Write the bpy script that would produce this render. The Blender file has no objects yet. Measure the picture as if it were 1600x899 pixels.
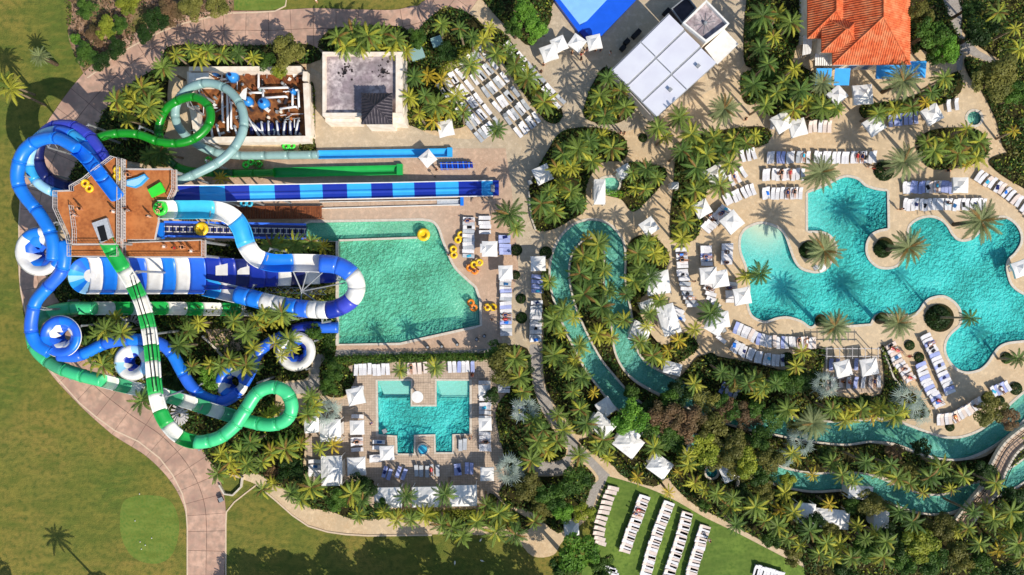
import bpy, math, random
import numpy as np
from mathutils import Vector, Matrix, Euler
from mathutils.geometry import delaunay_2d_cdt
random.seed(7); rng = np.random.default_rng(7)
S = bpy.context.scene; COL = S.collection
R = math.radians
# ------------------------------------------------------------ camera, light, exposure
HC = 110.0; MPP = 0.1                     # camera height, metres per photo pixel on the ground
cam = bpy.data.objects.new('camera', bpy.data.cameras.new('camera')); COL.objects.link(cam)
cam.location = (0, 0, HC); cam.data.sensor_width = 36; cam.data.lens = 36 * HC / 160.0
cam.data.clip_start = 1; cam.data.clip_end = 4000; S.camera = cam
SUN_AZ, SUN_EL = R(138), R(41)
w = bpy.data.worlds.new('World'); S.world = w; w.use_nodes = True
nt = w.node_tree; sky = nt.nodes.new('ShaderNodeTexSky'); sky.sky_type = 'NISHITA'; sky.sun_disc = False
sky.sun_elevation = SUN_EL; sky.sun_rotation = SUN_AZ; sky.air_density = 1.0; sky.dust_density = 0.6
nt.links.new(sky.outputs[0], nt.nodes['Background'].inputs[0]); nt.nodes['Background'].inputs[1].default_value = 0.14
sl = bpy.data.lights.new('sun', 'SUN'); sl.energy = 4.6; sl.angle = R(0.5); sl.color = (1, 0.93, 0.82)
so = bpy.data.objects.new('sun', sl); COL.objects.link(so)
sd = Vector((math.sin(SUN_AZ) * math.cos(SUN_EL), math.cos(SUN_AZ) * math.cos(SUN_EL), math.sin(SUN_EL)))
so.rotation_euler = sd.to_track_quat('Z', 'Y').to_euler(); so.location = (60, -60, 80)
S.view_settings.view_transform = 'Standard'; S.view_settings.look = 'None'; S.view_settings.exposure = 0.08; S.view_settings.gamma = 1

def at(px, py, z=0.0):                    # a measured spot of the site, z metres up
    k = MPP * (HC - z) / HC
    return Vector(((px - 800) * k, (449.5 - py) * k, z))
# ------------------------------------------------------------ materials
def srgb(c): return tuple((x / 12.92 if x <= 0.04045 else ((x + 0.055) / 1.055) ** 2.4) for x in c)
def hexc(h): return srgb(tuple(int(h[i:i + 2], 16) / 255 for i in (0, 2, 4)))
M = {}
def mat(name, c1, c2=None, scale=3.0, rough=0.7, bump=0.0, bscale=None, rnd=0.0, spec=0.3, detail=6, lo=0.35, hi=0.65, c3=None, s3=0.3, trans=0.0, metal=0.0, coat=0.0, fine=None):
    m = bpy.data.materials.new(name); m.use_nodes = True; n = m.node_tree.nodes; l = m.node_tree.links
    b = n['Principled BSDF']; b.inputs['Roughness'].default_value = rough; b.inputs['Metallic'].default_value = metal
    b.inputs['Specular IOR Level'].default_value = spec; b.inputs['Coat Weight'].default_value = coat
    geo = n.new('ShaderNodeNewGeometry'); pos = geo.outputs['Position']
    if trans or rnd:
        tc = n.new('ShaderNodeTexCoord'); pos = tc.outputs['Object']
    def noise(s, d=detail):
        t = n.new('ShaderNodeTexNoise'); t.inputs['Scale'].default_value = s; t.inputs['Detail'].default_value = d; l.new(pos, t.inputs['Vector']); return t
    def ramp(src, a, bb):
        r = n.new('ShaderNodeMapRange'); r.inputs[1].default_value = a; r.inputs[2].default_value = bb; l.new(src, r.inputs[0]); return r.outputs[0]
    def mix(f, a, bb):
        x = n.new('ShaderNodeMix'); x.data_type = 'RGBA'; l.new(f, x.inputs[0])
        for i, v in ((6, a), (7, bb)):
            if isinstance(v, tuple): x.inputs[i].default_value = (*v, 1)
            else: l.new(v, x.inputs[i])
        return x.outputs[2]
    if c2 is None: c2 = tuple(x * 0.88 for x in c1)
    col = mix(ramp(noise(scale).outputs[0], lo, hi), c1, c2)
    if c3: col = mix(ramp(noise(s3, 3).outputs[0], 0.45, 0.68), col, c3)
    if fine:
        col = mix(ramp(noise(fine[1], 14).outputs[0], 0.42, 0.72), col, fine[0])
    if name in ('grass', 'turf', 'green'):
        mp = n.new('ShaderNodeMapping'); mp.inputs['Rotation'].default_value = (0, 0, -0.25); mp.inputs['Scale'].default_value = (0.55, 1.3, 1); l.new(pos, mp.inputs[0]); t = noise(0.9, 12); l.new(mp.outputs[0], t.inputs['Vector'])
        col = mix(ramp(t.outputs[0], 0.48, 0.85), col, tuple(min(1, x * 1.22) for x in c1)); t2 = noise(0.35, 12); l.new(mp.outputs[0], t2.inputs['Vector']); col = mix(ramp(t2.outputs[0], 0.5, 0.75), col, tuple(x * 0.85 for x in c2))
    if rnd:
        oi = n.new('ShaderNodeObjectInfo'); hs = n.new('ShaderNodeHueSaturation')
        mr = n.new('ShaderNodeMapRange'); mr.inputs[3].default_value = 1 - rnd; mr.inputs[4].default_value = 1 + rnd; l.new(oi.outputs['Random'], mr.inputs[0])
        l.new(mr.outputs[0], hs.inputs['Value']); l.new(col, hs.inputs['Color']); col = hs.outputs[0]
    l.new(col, b.inputs['Base Color'])
    if bump:
        bn = n.new('ShaderNodeBump'); bn.inputs['Distance'].default_value = bump; l.new(noise(bscale or scale * 4).outputs[0], bn.inputs['Height']); l.new(bn.outputs[0], b.inputs['Normal'])
    if trans:
        t = n.new('ShaderNodeBsdfTranslucent'); l.new(col, t.inputs[0]); ms = n.new('ShaderNodeMixShader'); ms.inputs[0].default_value = trans
        l.new(b.outputs[0], ms.inputs[1]); l.new(t.outputs[0], ms.inputs[2]); l.new(ms.outputs[0], n['Material Output'].inputs[0])
    M[name] = m; return m
def pave(name, ca, cb, mortar, sc, dirt=(0.2, 0.17, 0.14), bw=0.5, bh=0.5, off=0.5, rot=0.0, mw=0.03, dlo=0.5, dhi=0.85, patch=None):
    m = bpy.data.materials.new(name); m.use_nodes = True; n = m.node_tree.nodes; l = m.node_tree.links
    b = n['Principled BSDF']; b.inputs['Roughness'].default_value = 0.85; b.inputs['Specular IOR Level'].default_value = 0.2
    geo = n.new('ShaderNodeNewGeometry'); mp = n.new('ShaderNodeMapping'); mp.inputs['Rotation'].default_value = (0, 0, rot); l.new(geo.outputs['Position'], mp.inputs[0])
    br = n.new('ShaderNodeTexBrick'); br.inputs['Scale'].default_value = sc; br.inputs['Mortar Size'].default_value = mw; br.offset = off
    br.inputs['Brick Width'].default_value = bw; br.inputs['Row Height'].default_value = bh
    br.inputs['Color1'].default_value = (*ca, 1); br.inputs['Color2'].default_value = (*cb, 1); br.inputs['Mortar'].default_value = (*mortar, 1)
    l.new(mp.outputs[0], br.inputs[0]); col = br.outputs[0]
    def nz(s, a, bb, c, src, fac=1.0):
        t = n.new('ShaderNodeTexNoise'); t.inputs['Scale'].default_value = s; t.inputs['Detail'].default_value = 8; l.new(geo.outputs['Position'], t.inputs[0])
        r = n.new('ShaderNodeMapRange'); r.inputs[1].default_value = a; r.inputs[2].default_value = bb; r.inputs[4].default_value = fac; l.new(t.outputs[0], r.inputs[0])
        x = n.new('ShaderNodeMix'); x.data_type = 'RGBA'; l.new(r.outputs[0], x.inputs[0]); l.new(src, x.inputs[6]); x.inputs[7].default_value = (*c, 1); return x.outputs[2]
    if patch: col = nz(0.06, 0.42, 0.6, patch, col, 0.8)
    col = nz(0.45, dlo, dhi, dirt, col, 0.6); col = nz(5.0, 0.45, 0.75, tuple(x * 0.7 for x in ca), col, 0.5); col = nz(1.3, 0.5, 0.7, tuple(min(1, x * 1.3) for x in ca), col, 0.5); col = nz(0.25, 0.52, 0.62, tuple(x * 0.78 for x in ca), col, 0.55)
    l.new(col, b.inputs['Base Color'])
    bn = n.new('ShaderNodeBump'); bn.inputs['Distance'].default_value = 0.02; l.new(br.outputs['Fac'], bn.inputs['Height']); bn.invert = True; l.new(bn.outputs[0], b.inputs['Normal'])
    M[name] = m
pave('deck', hexc('e2c8a2'), hexc('dab88e'), hexc('c2a684'), 3.2, dirt=hexc('c0a583'), patch=hexc('dcc6a6'))
pave('plaza', hexc('cfbea4'), hexc('c6b296'), hexc('ab9c88'), 3.2, dirt=hexc('a59886'), patch=hexc('cbb493'), rot=0.7)
pave('pinkpave', hexc('d2b296'), hexc('c39f84'), hexc('b49580'), 2.6, dirt=hexc('a58b76'), patch=hexc('cdb49c'))
pave('graypath', hexc('b3aba2'), hexc('a59c92'), hexc('8a8178'), 2.4, dirt=hexc('938a80'), rot=0.4)
pave('squarepave', hexc('c6b09a'), hexc('baa48e'), hexc('a08c78'), 1.3, dirt=hexc('a4937f'), off=0.0)
mat('slab', hexc('d2ac94'), hexc('bc9680'), scale=0.8, rough=0.9, bump=0.004, bscale=20, c3=hexc('a58474'), s3=0.25, rnd=0.06, fine=(hexc('a48a78'), 1.2))
mat('joint', hexc('5b463c')); mat('kerb', hexc('d8c0a4'), rough=0.9)
mat('grass', hexc('7e7636'), hexc('5e6c2e'), scale=0.12, rough=0.95, bump=0.10, bscale=5, c3=hexc('8f7c40'), s3=0.05, lo=0.38, hi=0.62, spec=0.1, detail=14, fine=(hexc('525e2a'), 1.4))
mat('green', hexc('74803a'), hexc('687830'), scale=0.5, rough=0.95, bump=0.03, bscale=12, spec=0.1, c3=hexc('78843a'), s3=0.25, fine=(hexc('547430'), 2.5))
mat('turf', hexc('6a7e38'), hexc('5a7032'), scale=0.3, fine=(hexc('506a2c'), 2.0), rough=0.95, bump=0.02, bscale=20, spec=0.1, c3=hexc('7c9440'), s3=0.15)
mat('soil', hexc('403a22'), hexc('262616'), scale=2.0, rough=1, bump=0.08, bscale=9, spec=0.1, c3=hexc('3c3a1c'), s3=0.3)
mat('sand', hexc('b09078'), hexc('7c6048'), scale=1.6, rough=1, bump=0.12, bscale=4, spec=0.1, c3=hexc('6f6a3a'), s3=0.25, detail=10)
mat('brown', hexc('a0673a'), hexc('7a4a2c'), scale=1.2, rough=1, bump=0.05, bscale=9, c3=hexc('5a3a28'), s3=0.6)
mat('coping', hexc('d5cbbb'), hexc('c2b6a4'), scale=3, rough=0.8)
mat('beach', hexc('e6d2b4'), hexc('dcc7a4'), scale=2, rough=0.8); mat('tile_line', hexc('2f6f86'), rough=0.3)
mat('white', hexc('ebe8e2'), hexc('dedad2'), scale=1.5, rough=0.6); mat('fabric', hexc('f0ece6'), hexc('dedcd8'), scale=1.2, rough=0.9, bump=0.03, bscale=2.2, rnd=0.06)
mat('roofpanel', hexc('e0e0e6'), hexc('d8d7e0'), scale=0.4, rough=0.5); mat('stucco', hexc('efe4d4'), hexc('e0d0bc'), scale=1.2, rough=0.9)
mat('membrane', hexc('d0c2c0'), hexc('9c8c90'), scale=0.6, rough=0.9, c3=hexc('8a8082'), s3=0.4, detail=14, lo=.42, hi=.58, fine=(hexc('7c7072'), 2.2)); mat('stain', hexc('1f1a1a'), hexc('4a4040'), scale=3)
mat('darkmetal', hexc('4a444a'), hexc('3c383e'), scale=1, rough=0.45, metal=0.4); mat('grey', hexc('a6a8a8'), hexc('96989a'), rough=0.5, metal=0.3)
mat('rail', hexc('c9c2bd'), rough=0.5); mat('black', hexc('17171a'), rough=0.6); mat('wood', hexc('b8703c'), hexc('9c5a30'), scale=2.5, rough=0.8, c3=hexc('c47c46'), s3=0.5)
mat('plank', hexc('8c4f2c'), hexc('6f3d24'), scale=2, rough=0.8, rnd=0.12)
mat('tileroof', hexc('e07040'), hexc('bc5630'), scale=2.5, rough=0.8, c3=hexc('d88458'), s3=0.8, bump=0.04, bscale=7)
mat('lounger', hexc('e6e3e2'), hexc('cfccce'), scale=4, rough=0.8, rnd=0.08); mat('loungerblue', hexc('a9b2dc'), hexc('97a1d0'), scale=4, rough=0.8, rnd=0.1)
mat('loungerpink', hexc('e8d6c8'), hexc('d8c6bc'), scale=4, rough=0.8, rnd=0.08); mat('loungergrey', hexc('b9bcc0'), hexc('a5a9ae'), scale=4, rough=0.8, rnd=0.08)
mat('frame', hexc('9a9a9c'), rough=0.5)
for nme, h in dict(blue='1a7ce6', deepblue='152f9c', midblue='2a6ae0', sky='35a8e8', pale='9fd4f0', pgreen='22a84c', mint='46cc86', jade='48a878', navy='16205e', indigo='3d48c0',
                   sgreen='128a1c', dgreen='0d5c22', teal='8fb0ac', awning='3aa6f0', yellow='f4c81e', lime='3cdc3c', orange='f08a20', flowblue='1a5fe0', flowlight='8cc4f4', pipe='eeeeee', tankblue='2f8ad8',
                   red='c02a2c', aqua='40b8d8', spa='1f5f96').items():
    c = hexc(h); mat(nme, c, tuple(x * 0.9 for x in c), scale=1.0, rough=0.36, spec=0.5, coat=0.12)
mat('slidewhite', hexc('ece9e2'), hexc('dcd8d0'), scale=1, rough=0.35, spec=0.5)
for nme, a, b2 in (('skin1', 'd9a07c', 'c98e6c'), ('skin2', '8a5a3c', '7a4c32'), ('hair1', '2a1d14', '1e150f'), ('hair2', '8a6236', '704e2a')): mat(nme, hexc(a), hexc(b2), scale=9)
mat('bark', hexc('9c8a72'), hexc('6e5e4a'), scale=6, rough=0.95, bump=0.05, bscale=14); mat('barkdark', hexc('6a5844'), hexc('4a3c2e'), scale=6, rough=0.95)
def leaf(name, a, b2, rnd=0.25, trans=0.3, sc=1.5): mat(name, hexc(a), hexc(b2), scale=sc, rough=0.55, rnd=rnd, trans=trans, spec=0.25)
leaf('f_green', '849640', '587430', sc=.4, rnd=.35); leaf('f_dark', '64803a', '466028', sc=.4, rnd=.35); leaf('f_yellow', 'c0ba42', '969c34', sc=.35, rnd=.3); leaf('f_gold', 'd8bc3c', 'b8a02e'); leaf('f_date', '929a64', '66744a', sc=.35)
leaf('f_silver', 'a8b6a8', '86968c', sc=.35); leaf('f_brown', '9a7a3a', '7a5c30')
leaf('l_green', '5a7a2c', '3c5c20', sc=1.2); leaf('l_bright', '7ca83a', '5c8c2c', sc=1.2); leaf('l_olive', '84803c', '60642c', sc=1.0); leaf('l_brown', '86684a', '5e5432', sc=0.8)
leaf('l_dark', '35521e', '2a4018', sc=1.0); leaf('l_yellow', 'a4a838', '7a8a2c', sc=1.0); leaf('l_cover', '4a6826', '34501e', sc=0.7); leaf('l_scrub', '94745c', '6e5a3a', sc=0.6)
def water(name, tint, dens, diff, dfac, glow=(0.5, 0.95, 0.9), sc1=1.9):
    m = bpy.data.materials.new(name); m.use_nodes = True; n = m.node_tree.nodes; l = m.node_tree.links
    n.remove(n['Principled BSDF']); out = n['Material Output']
    geo = n.new('ShaderNodeNewGeometry'); at_ = n.new('ShaderNodeAttribute'); at_.attribute_name = 'depth'
    nz = n.new('ShaderNodeTexNoise'); nz.inputs['Scale'].default_value = 1.0; nz.inputs['Detail'].default_value = 4
    add = n.new('ShaderNodeVectorMath'); add.operation = 'ADD'; sc = n.new('ShaderNodeVectorMath'); sc.operation = 'SCALE'; sc.inputs[3].default_value = 1.3
    l.new(geo.outputs['Position'], nz.inputs[0]); l.new(nz.outputs['Color'], sc.inputs[0]); l.new(geo.outputs['Position'], add.inputs[0]); l.new(sc.outputs[0], add.inputs[1])
    v1 = n.new('ShaderNodeTexVoronoi'); v1.feature = 'SMOOTH_F1'; v1.inputs['Scale'].default_value = sc1; v1.inputs['Smoothness'].default_value = 0.4; l.new(add.outputs[0], v1.inputs['Vector'])
    v2 = n.new('ShaderNodeTexVoronoi'); v2.feature = 'SMOOTH_F1'; v2.inputs['Scale'].default_value = sc1 * 2.3; v2.inputs['Smoothness'].default_value = 0.5; l.new(add.outputs[0], v2.inputs['Vector'])
    big = n.new('ShaderNodeTexNoise'); big.inputs['Scale'].default_value = 0.16; big.inputs['Detail'].default_value = 3; l.new(geo.outputs['Position'], big.inputs[0])
    bm = n.new('ShaderNodeMapRange'); bm.inputs[1].default_value = 0.35; bm.inputs[2].default_value = 0.65; bm.inputs[3].default_value = 0.35; bm.inputs[4].default_value = 1.25; l.new(big.outputs[0], bm.inputs[0])
    hh = n.new('ShaderNodeMath'); hh.operation = 'MULTIPLY_ADD'; hh.inputs[1].default_value = 0.5; l.new(v2.outputs['Distance'], hh.inputs[0]); l.new(v1.outputs['Distance'], hh.inputs[2])
    bp = n.new('ShaderNodeBump'); bp.inputs['Distance'].default_value = 1.15; l.new(bm.outputs[0], bp.inputs['Strength']); l.new(hh.outputs[0], bp.inputs['Height'])
    d = n.new('ShaderNodeBsdfDiffuse'); d.inputs[0].default_value = (*diff, 1); l.new(bp.outputs[0], d.inputs['Normal'])
    t = n.new('ShaderNodeBsdfTransparent'); t.inputs[0].default_value = (*tint, 1)
    g = n.new('ShaderNodeBsdfGlossy'); g.inputs['Roughness'].default_value = 0.3; l.new(bp.outputs[0], g.inputs['Normal'])
    lw = n.new('ShaderNodeLayerWeight'); pw = n.new('ShaderNodeMath'); pw.operation = 'POWER'; pw.inputs[1].default_value = 5; l.new(lw.outputs['Facing'], pw.inputs[0]); lw.inputs[0].default_value = 0.5
    f = n.new('ShaderNodeMath'); f.operation = 'MULTIPLY_ADD'; f.inputs[1].default_value = 0.9; f.inputs[2].default_value = 0.02; l.new(pw.outputs[0], f.inputs[0])
    df = n.new('ShaderNodeMapRange'); df.inputs[1].default_value = 0.1; df.inputs[2].default_value = 1.2; df.inputs[3].default_value = 0.04; df.inputs[4].default_value = dfac; l.new(at_.outputs['Fac'], df.inputs[0])
    m1 = n.new('ShaderNodeMixShader'); l.new(df.outputs[0], m1.inputs[0]); l.new(t.outputs[0], m1.inputs[1]); l.new(d.outputs[0], m1.inputs[2])
    m2 = n.new('ShaderNodeMixShader'); l.new(f.outputs[0], m2.inputs[0]); l.new(m1.outputs[0], m2.inputs[1]); l.new(g.outputs[0], m2.inputs[2]); l.new(m2.outputs[0], out.inputs[0])
    v = n.new('ShaderNodeVolumeAbsorption'); v.inputs[0].default_value = (*diff, 1); v.inputs[1].default_value = dens; l.new(v.outputs[0], out.inputs[1])
    M[name] = m
def poolfloor(name, a, b, sand, sc1=2.6, sand_at=0.5):
    mat(name, a, b, scale=4.5, rough=0.8, lo=0.42, hi=0.58, detail=3); m = M[name]; n = m.node_tree.nodes; l = m.node_tree.links; bs = n['Principled BSDF']; src = bs.inputs['Base Color'].links[0].from_socket  # pale mottle in the floor colour paints in the sparkle of rippling sunlight
    at_ = n.new('ShaderNodeAttribute'); at_.attribute_name = 'depth'; r = n.new('ShaderNodeMapRange'); r.inputs[1].default_value = sand_at; r.inputs[2].default_value = 0.12; l.new(at_.outputs['Fac'], r.inputs[0])
    x = n.new('ShaderNodeMix'); x.data_type = 'RGBA'; l.new(r.outputs[0], x.inputs[0]); l.new(src, x.inputs[6]); x.inputs[7].default_value = (*sand, 1); l.new(x.outputs[2], bs.inputs['Base Color'])
poolfloor('plaster', hexc('c4f2ea'), hexc('9fe2d8'), hexc('ecdcc0')); poolfloor('plasterg', hexc('c6ecd2'), hexc('9cd6b6'), hexc('c6dcc0'), sand_at=.4); poolfloor('plasters', hexc('c4f2ea'), hexc('9fe2d8'), hexc('cfe4cc'), sand_at=.6)
water('water', (0.86, 0.98, 0.98), 0.42, (0.08, 0.82, 0.78), 0.5)
water('watergreen', (0.88, 0.98, 0.95), 0.28, (0.16, 0.74, 0.52), 0.5)
water('waterriver', (0.85, 0.97, 0.95), 0.26, (0.20, 0.66, 0.58), 0.45, sc1=1.5)
# ------------------------------------------------------------ helpers
ORG = {}
def mesh(name, v, f, m, smooth=False):
    me = bpy.data.meshes.new(name); me.from_pydata([tuple(p) for p in v], [], f)
    for x in (m if isinstance(m, (list, tuple)) else [m]): me.materials.append(M[x])
    if smooth: me.polygons.foreach_set('use_smooth', [True] * len(me.polygons))
    me.update(); return me
def link(name, me, parent=None, loc=None, rot=None, sc=None):
    o = bpy.data.objects.new(name, me); COL.objects.link(o)
    if parent is not None: o.parent = parent
    if loc is not None: o.location = loc
    if rot is not None: o.rotation_euler = rot
    if sc is not None: o.scale = sc if hasattr(sc, '__len__') else (sc, sc, sc)
    return o
def tag(o, label=None, cat=None, group=None, kind=None):
    if label: o['label'] = label
    if cat: o['category'] = cat
    if group: o['group'] = group
    if kind: o['kind'] = kind
    return o
def thing(name, label, cat, loc=(0, 0, 0), rz=0.0, group=None):
    o = link(name, None, None, loc, (0, 0, rz)); o.empty_display_size = 0.3; ORG[o.name] = Vector(loc)
    return tag(o, label, cat, group)
class MB:
    def __init__(s): s.v = []; s.f = []; s.mi = []; s.cur = 0
    def add(s, v, f):
        n = len(s.v); s.v += [tuple(p) for p in v]; s.f += [tuple(i + n for i in q) for q in f]; s.mi += [s.cur] * len(f); return s
    def box(s, c, d, rz=0.0, rx=0.0, ry=0.0):
        e = Euler((rx, ry, rz)).to_matrix(); c = Vector(c)
        p = [c + e @ Vector((x * d[0] / 2, y * d[1] / 2, z * d[2] / 2)) for x in (-1, 1) for y in (-1, 1) for z in (-1, 1)]
        return s.add(p, [(0, 1, 3, 2), (4, 6, 7, 5), (0, 4, 5, 1), (2, 3, 7, 6), (0, 2, 6, 4), (1, 5, 7, 3)])
    def bar(s, a, b, r, n=6, r2=None):
        a = Vector(a); b = Vector(b); d = (b - a)
        if d.length < 1e-4: return s
        d.normalize(); u = d.orthogonal().normalized(); w2 = d.cross(u); r2 = r if r2 is None else r2
        p = [a + (u * math.cos(t) + w2 * math.sin(t)) * r for t in [2 * math.pi * i / n for i in range(n)]] + [b + (u * math.cos(t) + w2 * math.sin(t)) * r2 for t in [2 * math.pi * i / n for i in range(n)]]
        return s.add(p, [(i, (i + 1) % n, n + (i + 1) % n, n + i) for i in range(n)] + [tuple(range(n))[::-1], tuple(range(n, 2 * n))])
    def prism(s, poly, z0, z1):
        n = len(poly); return s.add([(p[0], p[1], z0) for p in poly] + [(p[0], p[1], z1) for p in poly], [tuple(range(n))[::-1], tuple(range(n, 2 * n))] + [(i, (i + 1) % n, n + (i + 1) % n, n + i) for i in range(n)])
    def lathe(s, prof, c=(0, 0, 0), n=20, a0=0.0, a1=2 * math.pi):
        full = abs(a1 - a0 - 2 * math.pi) < 1e-6; k = n if full else n + 1; m = len(prof)
        v = [(c[0] + r * math.cos(a0 + (a1 - a0) * i / n), c[1] + r * math.sin(a0 + (a1 - a0) * i / n), c[2] + z) for i in range(k) for (r, z) in prof]
        return s.add(v, [(i * m + j, ((i + 1) % k) * m + j, ((i + 1) % k) * m + j + 1, i * m + j + 1) for i in range(n) for j in range(m - 1)])
    def mesh(s, name, m, smooth=False, org=None):
        v = [Vector(p) - org for p in s.v] if org is not None else s.v
        me = mesh(name, v, s.f, m, smooth)
        if isinstance(m, (list, tuple)): me.polygons.foreach_set('material_index', s.mi)
        return me
    def build(s, name, m, parent=None, smooth=False, root=None):
        r = root or parent; return link(name, s.mesh(name, m, smooth, ORG.get(r.name) if r is not None else None), parent)
def poly(pts, z=0.0): return [at(p[0], p[1], z) for p in pts]
def cr(pts, closed=True, n=6):            # Catmull-Rom through points; a third item 'c' keeps a corner sharp
    out = []; N = len(pts); rngi = range(N) if closed else range(N - 1)
    def g(i): return pts[i % N] if closed else pts[max(0, min(N - 1, i))]
    for i in rngi:
        p1, p2 = g(i), g(i + 1); p0 = g(i - 1) if not (len(p1) > 2 and p1[-1] == 'c') else p1; p3 = g(i + 2) if not (len(p2) > 2 and p2[-1] == 'c') else p2
        if len(p1) > 2 and p1[-1] == 'c' and len(p2) > 2 and p2[-1] == 'c': out.append((p1[0], p1[1])); continue
        for k in range(n):
            t = k / n
            out.append(tuple(0.5 * ((2 * p1[d]) + (-p0[d] + p2[d]) * t + (2 * p0[d] - 5 * p1[d] + 4 * p2[d] - p3[d]) * t * t + (-p0[d] + 3 * p1[d] - 3 * p2[d] + p3[d]) * t ** 3) for d in (0, 1)))
    if not closed: out.append((pts[-1][0], pts[-1][1]))
    return out
def cr3(pts, step=0.5):
    P = [Vector(p) for p in pts]; out = []
    for i in range(len(P) - 1):
        p0 = P[max(0, i - 1)]; p1 = P[i]; p2 = P[i + 1]; p3 = P[min(len(P) - 1, i + 2)]; n = max(2, int((p2 - p1).length / step))
        for k in range(n):
            t = k / n; out.append(0.5 * ((2 * p1) + (p2 - p0) * t + (2 * p0 - 5 * p1 + 4 * p2 - p3) * t * t + (3 * p1 - p0 - 3 * p2 + p3) * t ** 3))
    out.append(P[-1]); return out
def pip(X, Y, pl):
    a = np.array([(p[0], p[1]) for p in pl]); b = np.roll(a, -1, 0); r = np.zeros(len(X), bool)
    for (x0, y0), (x1, y1) in zip(a, b):
        if y0 == y1: continue
        c = ((y0 > Y) != (y1 > Y)) & (X < (x1 - x0) * (Y - y0) / (y1 - y0) + x0); r ^= c
    return r
def fill(outer, holes=(), extra=None):
    V = []; E = []
    ox = [p[0] for p in outer]; oy = [p[1] for p in outer]; bb = (min(ox), max(ox), min(oy), max(oy))
    hs = [h for h in holes if max(p[0] for p in h) > bb[0] and min(p[0] for p in h) < bb[1] and max(p[1] for p in h) > bb[2] and min(p[1] for p in h) < bb[3]]
    for pl in [outer] + hs:
        n = len(V); k = len(pl); V += [Vector((p[0], p[1])) for p in pl]; E += [(n + i, n + (i + 1) % k) for i in range(k)]
    if extra is not None: V += [Vector((p[0], p[1])) for p in extra]
    v, e, f, *_ = delaunay_2d_cdt(V, E, [], 0, 1e-4)
    a = np.array([tuple(p) for p in v]); T = np.array([t for t in f if len(t) == 3]); c = a[T].mean(1)
    ok = pip(c[:, 0], c[:, 1], outer)
    for h in hs: ok &= ~pip(c[:, 0], c[:, 1], h)
    return a, [tuple(int(i) for i in t) for t in T[ok]]
def sheet(name, pl, m, z, holes=(), kind='structure', parent=None):
    a, T = fill(pl, holes); o = link(name, mesh(name, [(p[0], p[1], z) for p in a], T, m), parent)
    if kind: o['kind'] = kind
    return o
def offset(pl, d, closed=True):
    n = len(pl); out = []
    for i in range(n):
        p = Vector(pl[i][:2] if not isinstance(pl[i], Vector) else (pl[i].x, pl[i].y)); a = pl[(i - 1) % n] if closed or i else pl[i]; b = pl[(i + 1) % n] if closed or i < n - 1 else pl[i]
        t = Vector((b[0] - a[0], b[1] - a[1]));
        if t.length < 1e-6: t = Vector((1, 0))
        t.normalize(); out.append(Vector((p.x + t.y * d, p.y - t.x * d)))
    return out
def area(pl): return 0.5 * sum(pl[i][0] * pl[(i + 1) % len(pl)][1] - pl[(i + 1) % len(pl)][0] * pl[i][1] for i in range(len(pl)))
def ccw(pl): return pl if area(pl) > 0 else pl[::-1]
def ring(mb, pl, d0, d1, z0, z1, closed=True):   # box-section band along a line, from offset d0 to d1
    a = offset(pl, d0, closed); b = offset(pl, d1, closed); n = len(pl)
    v = [(p.x, p.y, z) for q, z in ((a, z0), (b, z0), (b, z1), (a, z1)) for p in q]
    f = []
    for i in range(n if closed else n - 1):
        j = (i + 1) % n
        for k in range(4): f.append((k * n + i, k * n + j, ((k + 1) % 4) * n + j, ((k + 1) % 4) * n + i))
    mb.add(v, f)
ORDS = ['first', 'second', 'third', 'fourth', 'fifth', 'sixth', 'seventh', 'eighth', 'ninth', 'tenth', 'eleventh', 'twelfth', 'thirteenth', 'fourteenth', 'fifteenth', 'sixteenth', 'seventeenth', 'eighteenth', 'nineteenth', 'twentieth',
        '21st', '22nd', '23rd', '24th', '25th', '26th', '27th', '28th', '29th', '30th', '31st', '32nd', '33rd', '34th', '35th', '36th', '37th', '38th', '39th', '40th']
# ------------------------------------------------------------ pools and rivers (outlines)
main_px = [(1262,302,'c'),(1288,292),(1312,280),(1325,277),(1340,281),(1352,291),(1370,297),(1386,299,'c'),(1387,357,'c'),(1372,360),(1360,367),(1353,381),(1353,397),(1360,410),(1372,419),(1386,421),(1400,418),(1411,407),(1417,393),(1418,378),
 (1421,357),(1428,348),(1440,342),(1455,340),(1470,345),(1480,355),(1487,367),(1497,376),(1512,377),(1527,368),(1540,352),(1553,343),(1570,341),(1585,350),(1594,365),(1594,380),(1585,395),(1575,405),(1572,418),(1575,435),(1582,449),(1600,461),(1625,468),(1640,500),(1625,528),
 (1600,532),(1575,535),(1560,542),(1550,555),(1542,567),(1530,577),(1512,581),(1497,577),(1485,565),(1478,550),(1479,535),(1487,522),(1500,510),(1503,498),(1500,482),(1490,470),(1475,462),(1457,464),(1445,471),(1435,485),(1424,492),(1400,492),(1380,490),(1370,491),(1364,497),(1360,506,'c'),(1320,509,'c'),(1292,507),(1286,498),(1276,498),(1272,508),(1265,510),(1252,501),(1232,495),(1215,496),(1200,501),(1190,501),(1175,492),(1169,472),(1172,450),(1167,418),(1159,396),(1157,380),(1160,366),(1170,356),(1190,350),(1213,356),(1225,367),(1232,385),(1240,407),(1250,420),(1262,425),(1277,427),(1291,422),(1303,405),(1308,387),(1300,370),(1285,362),(1262,361,'c')]
slide_px = [(474,352,'c'),(484,348,'c'),(660,345,'c'),(675,348),(684,358),(690,375),(700,400),(712,422),(742,450,'c'),(749,470,'c'),(750,508,'c'),(655,529),(625,536,'c'),(529,538,'c'),(529,377,'c'),(474,376,'c')]
square_px = [(590,595),(642,595),(642,635),(682,635),(682,595),(734,595),(734,678),(707,679),(707,707),(681,707),(680,679),(647,680),(647,709),(621,709),(620,681),(591,679)]
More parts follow.
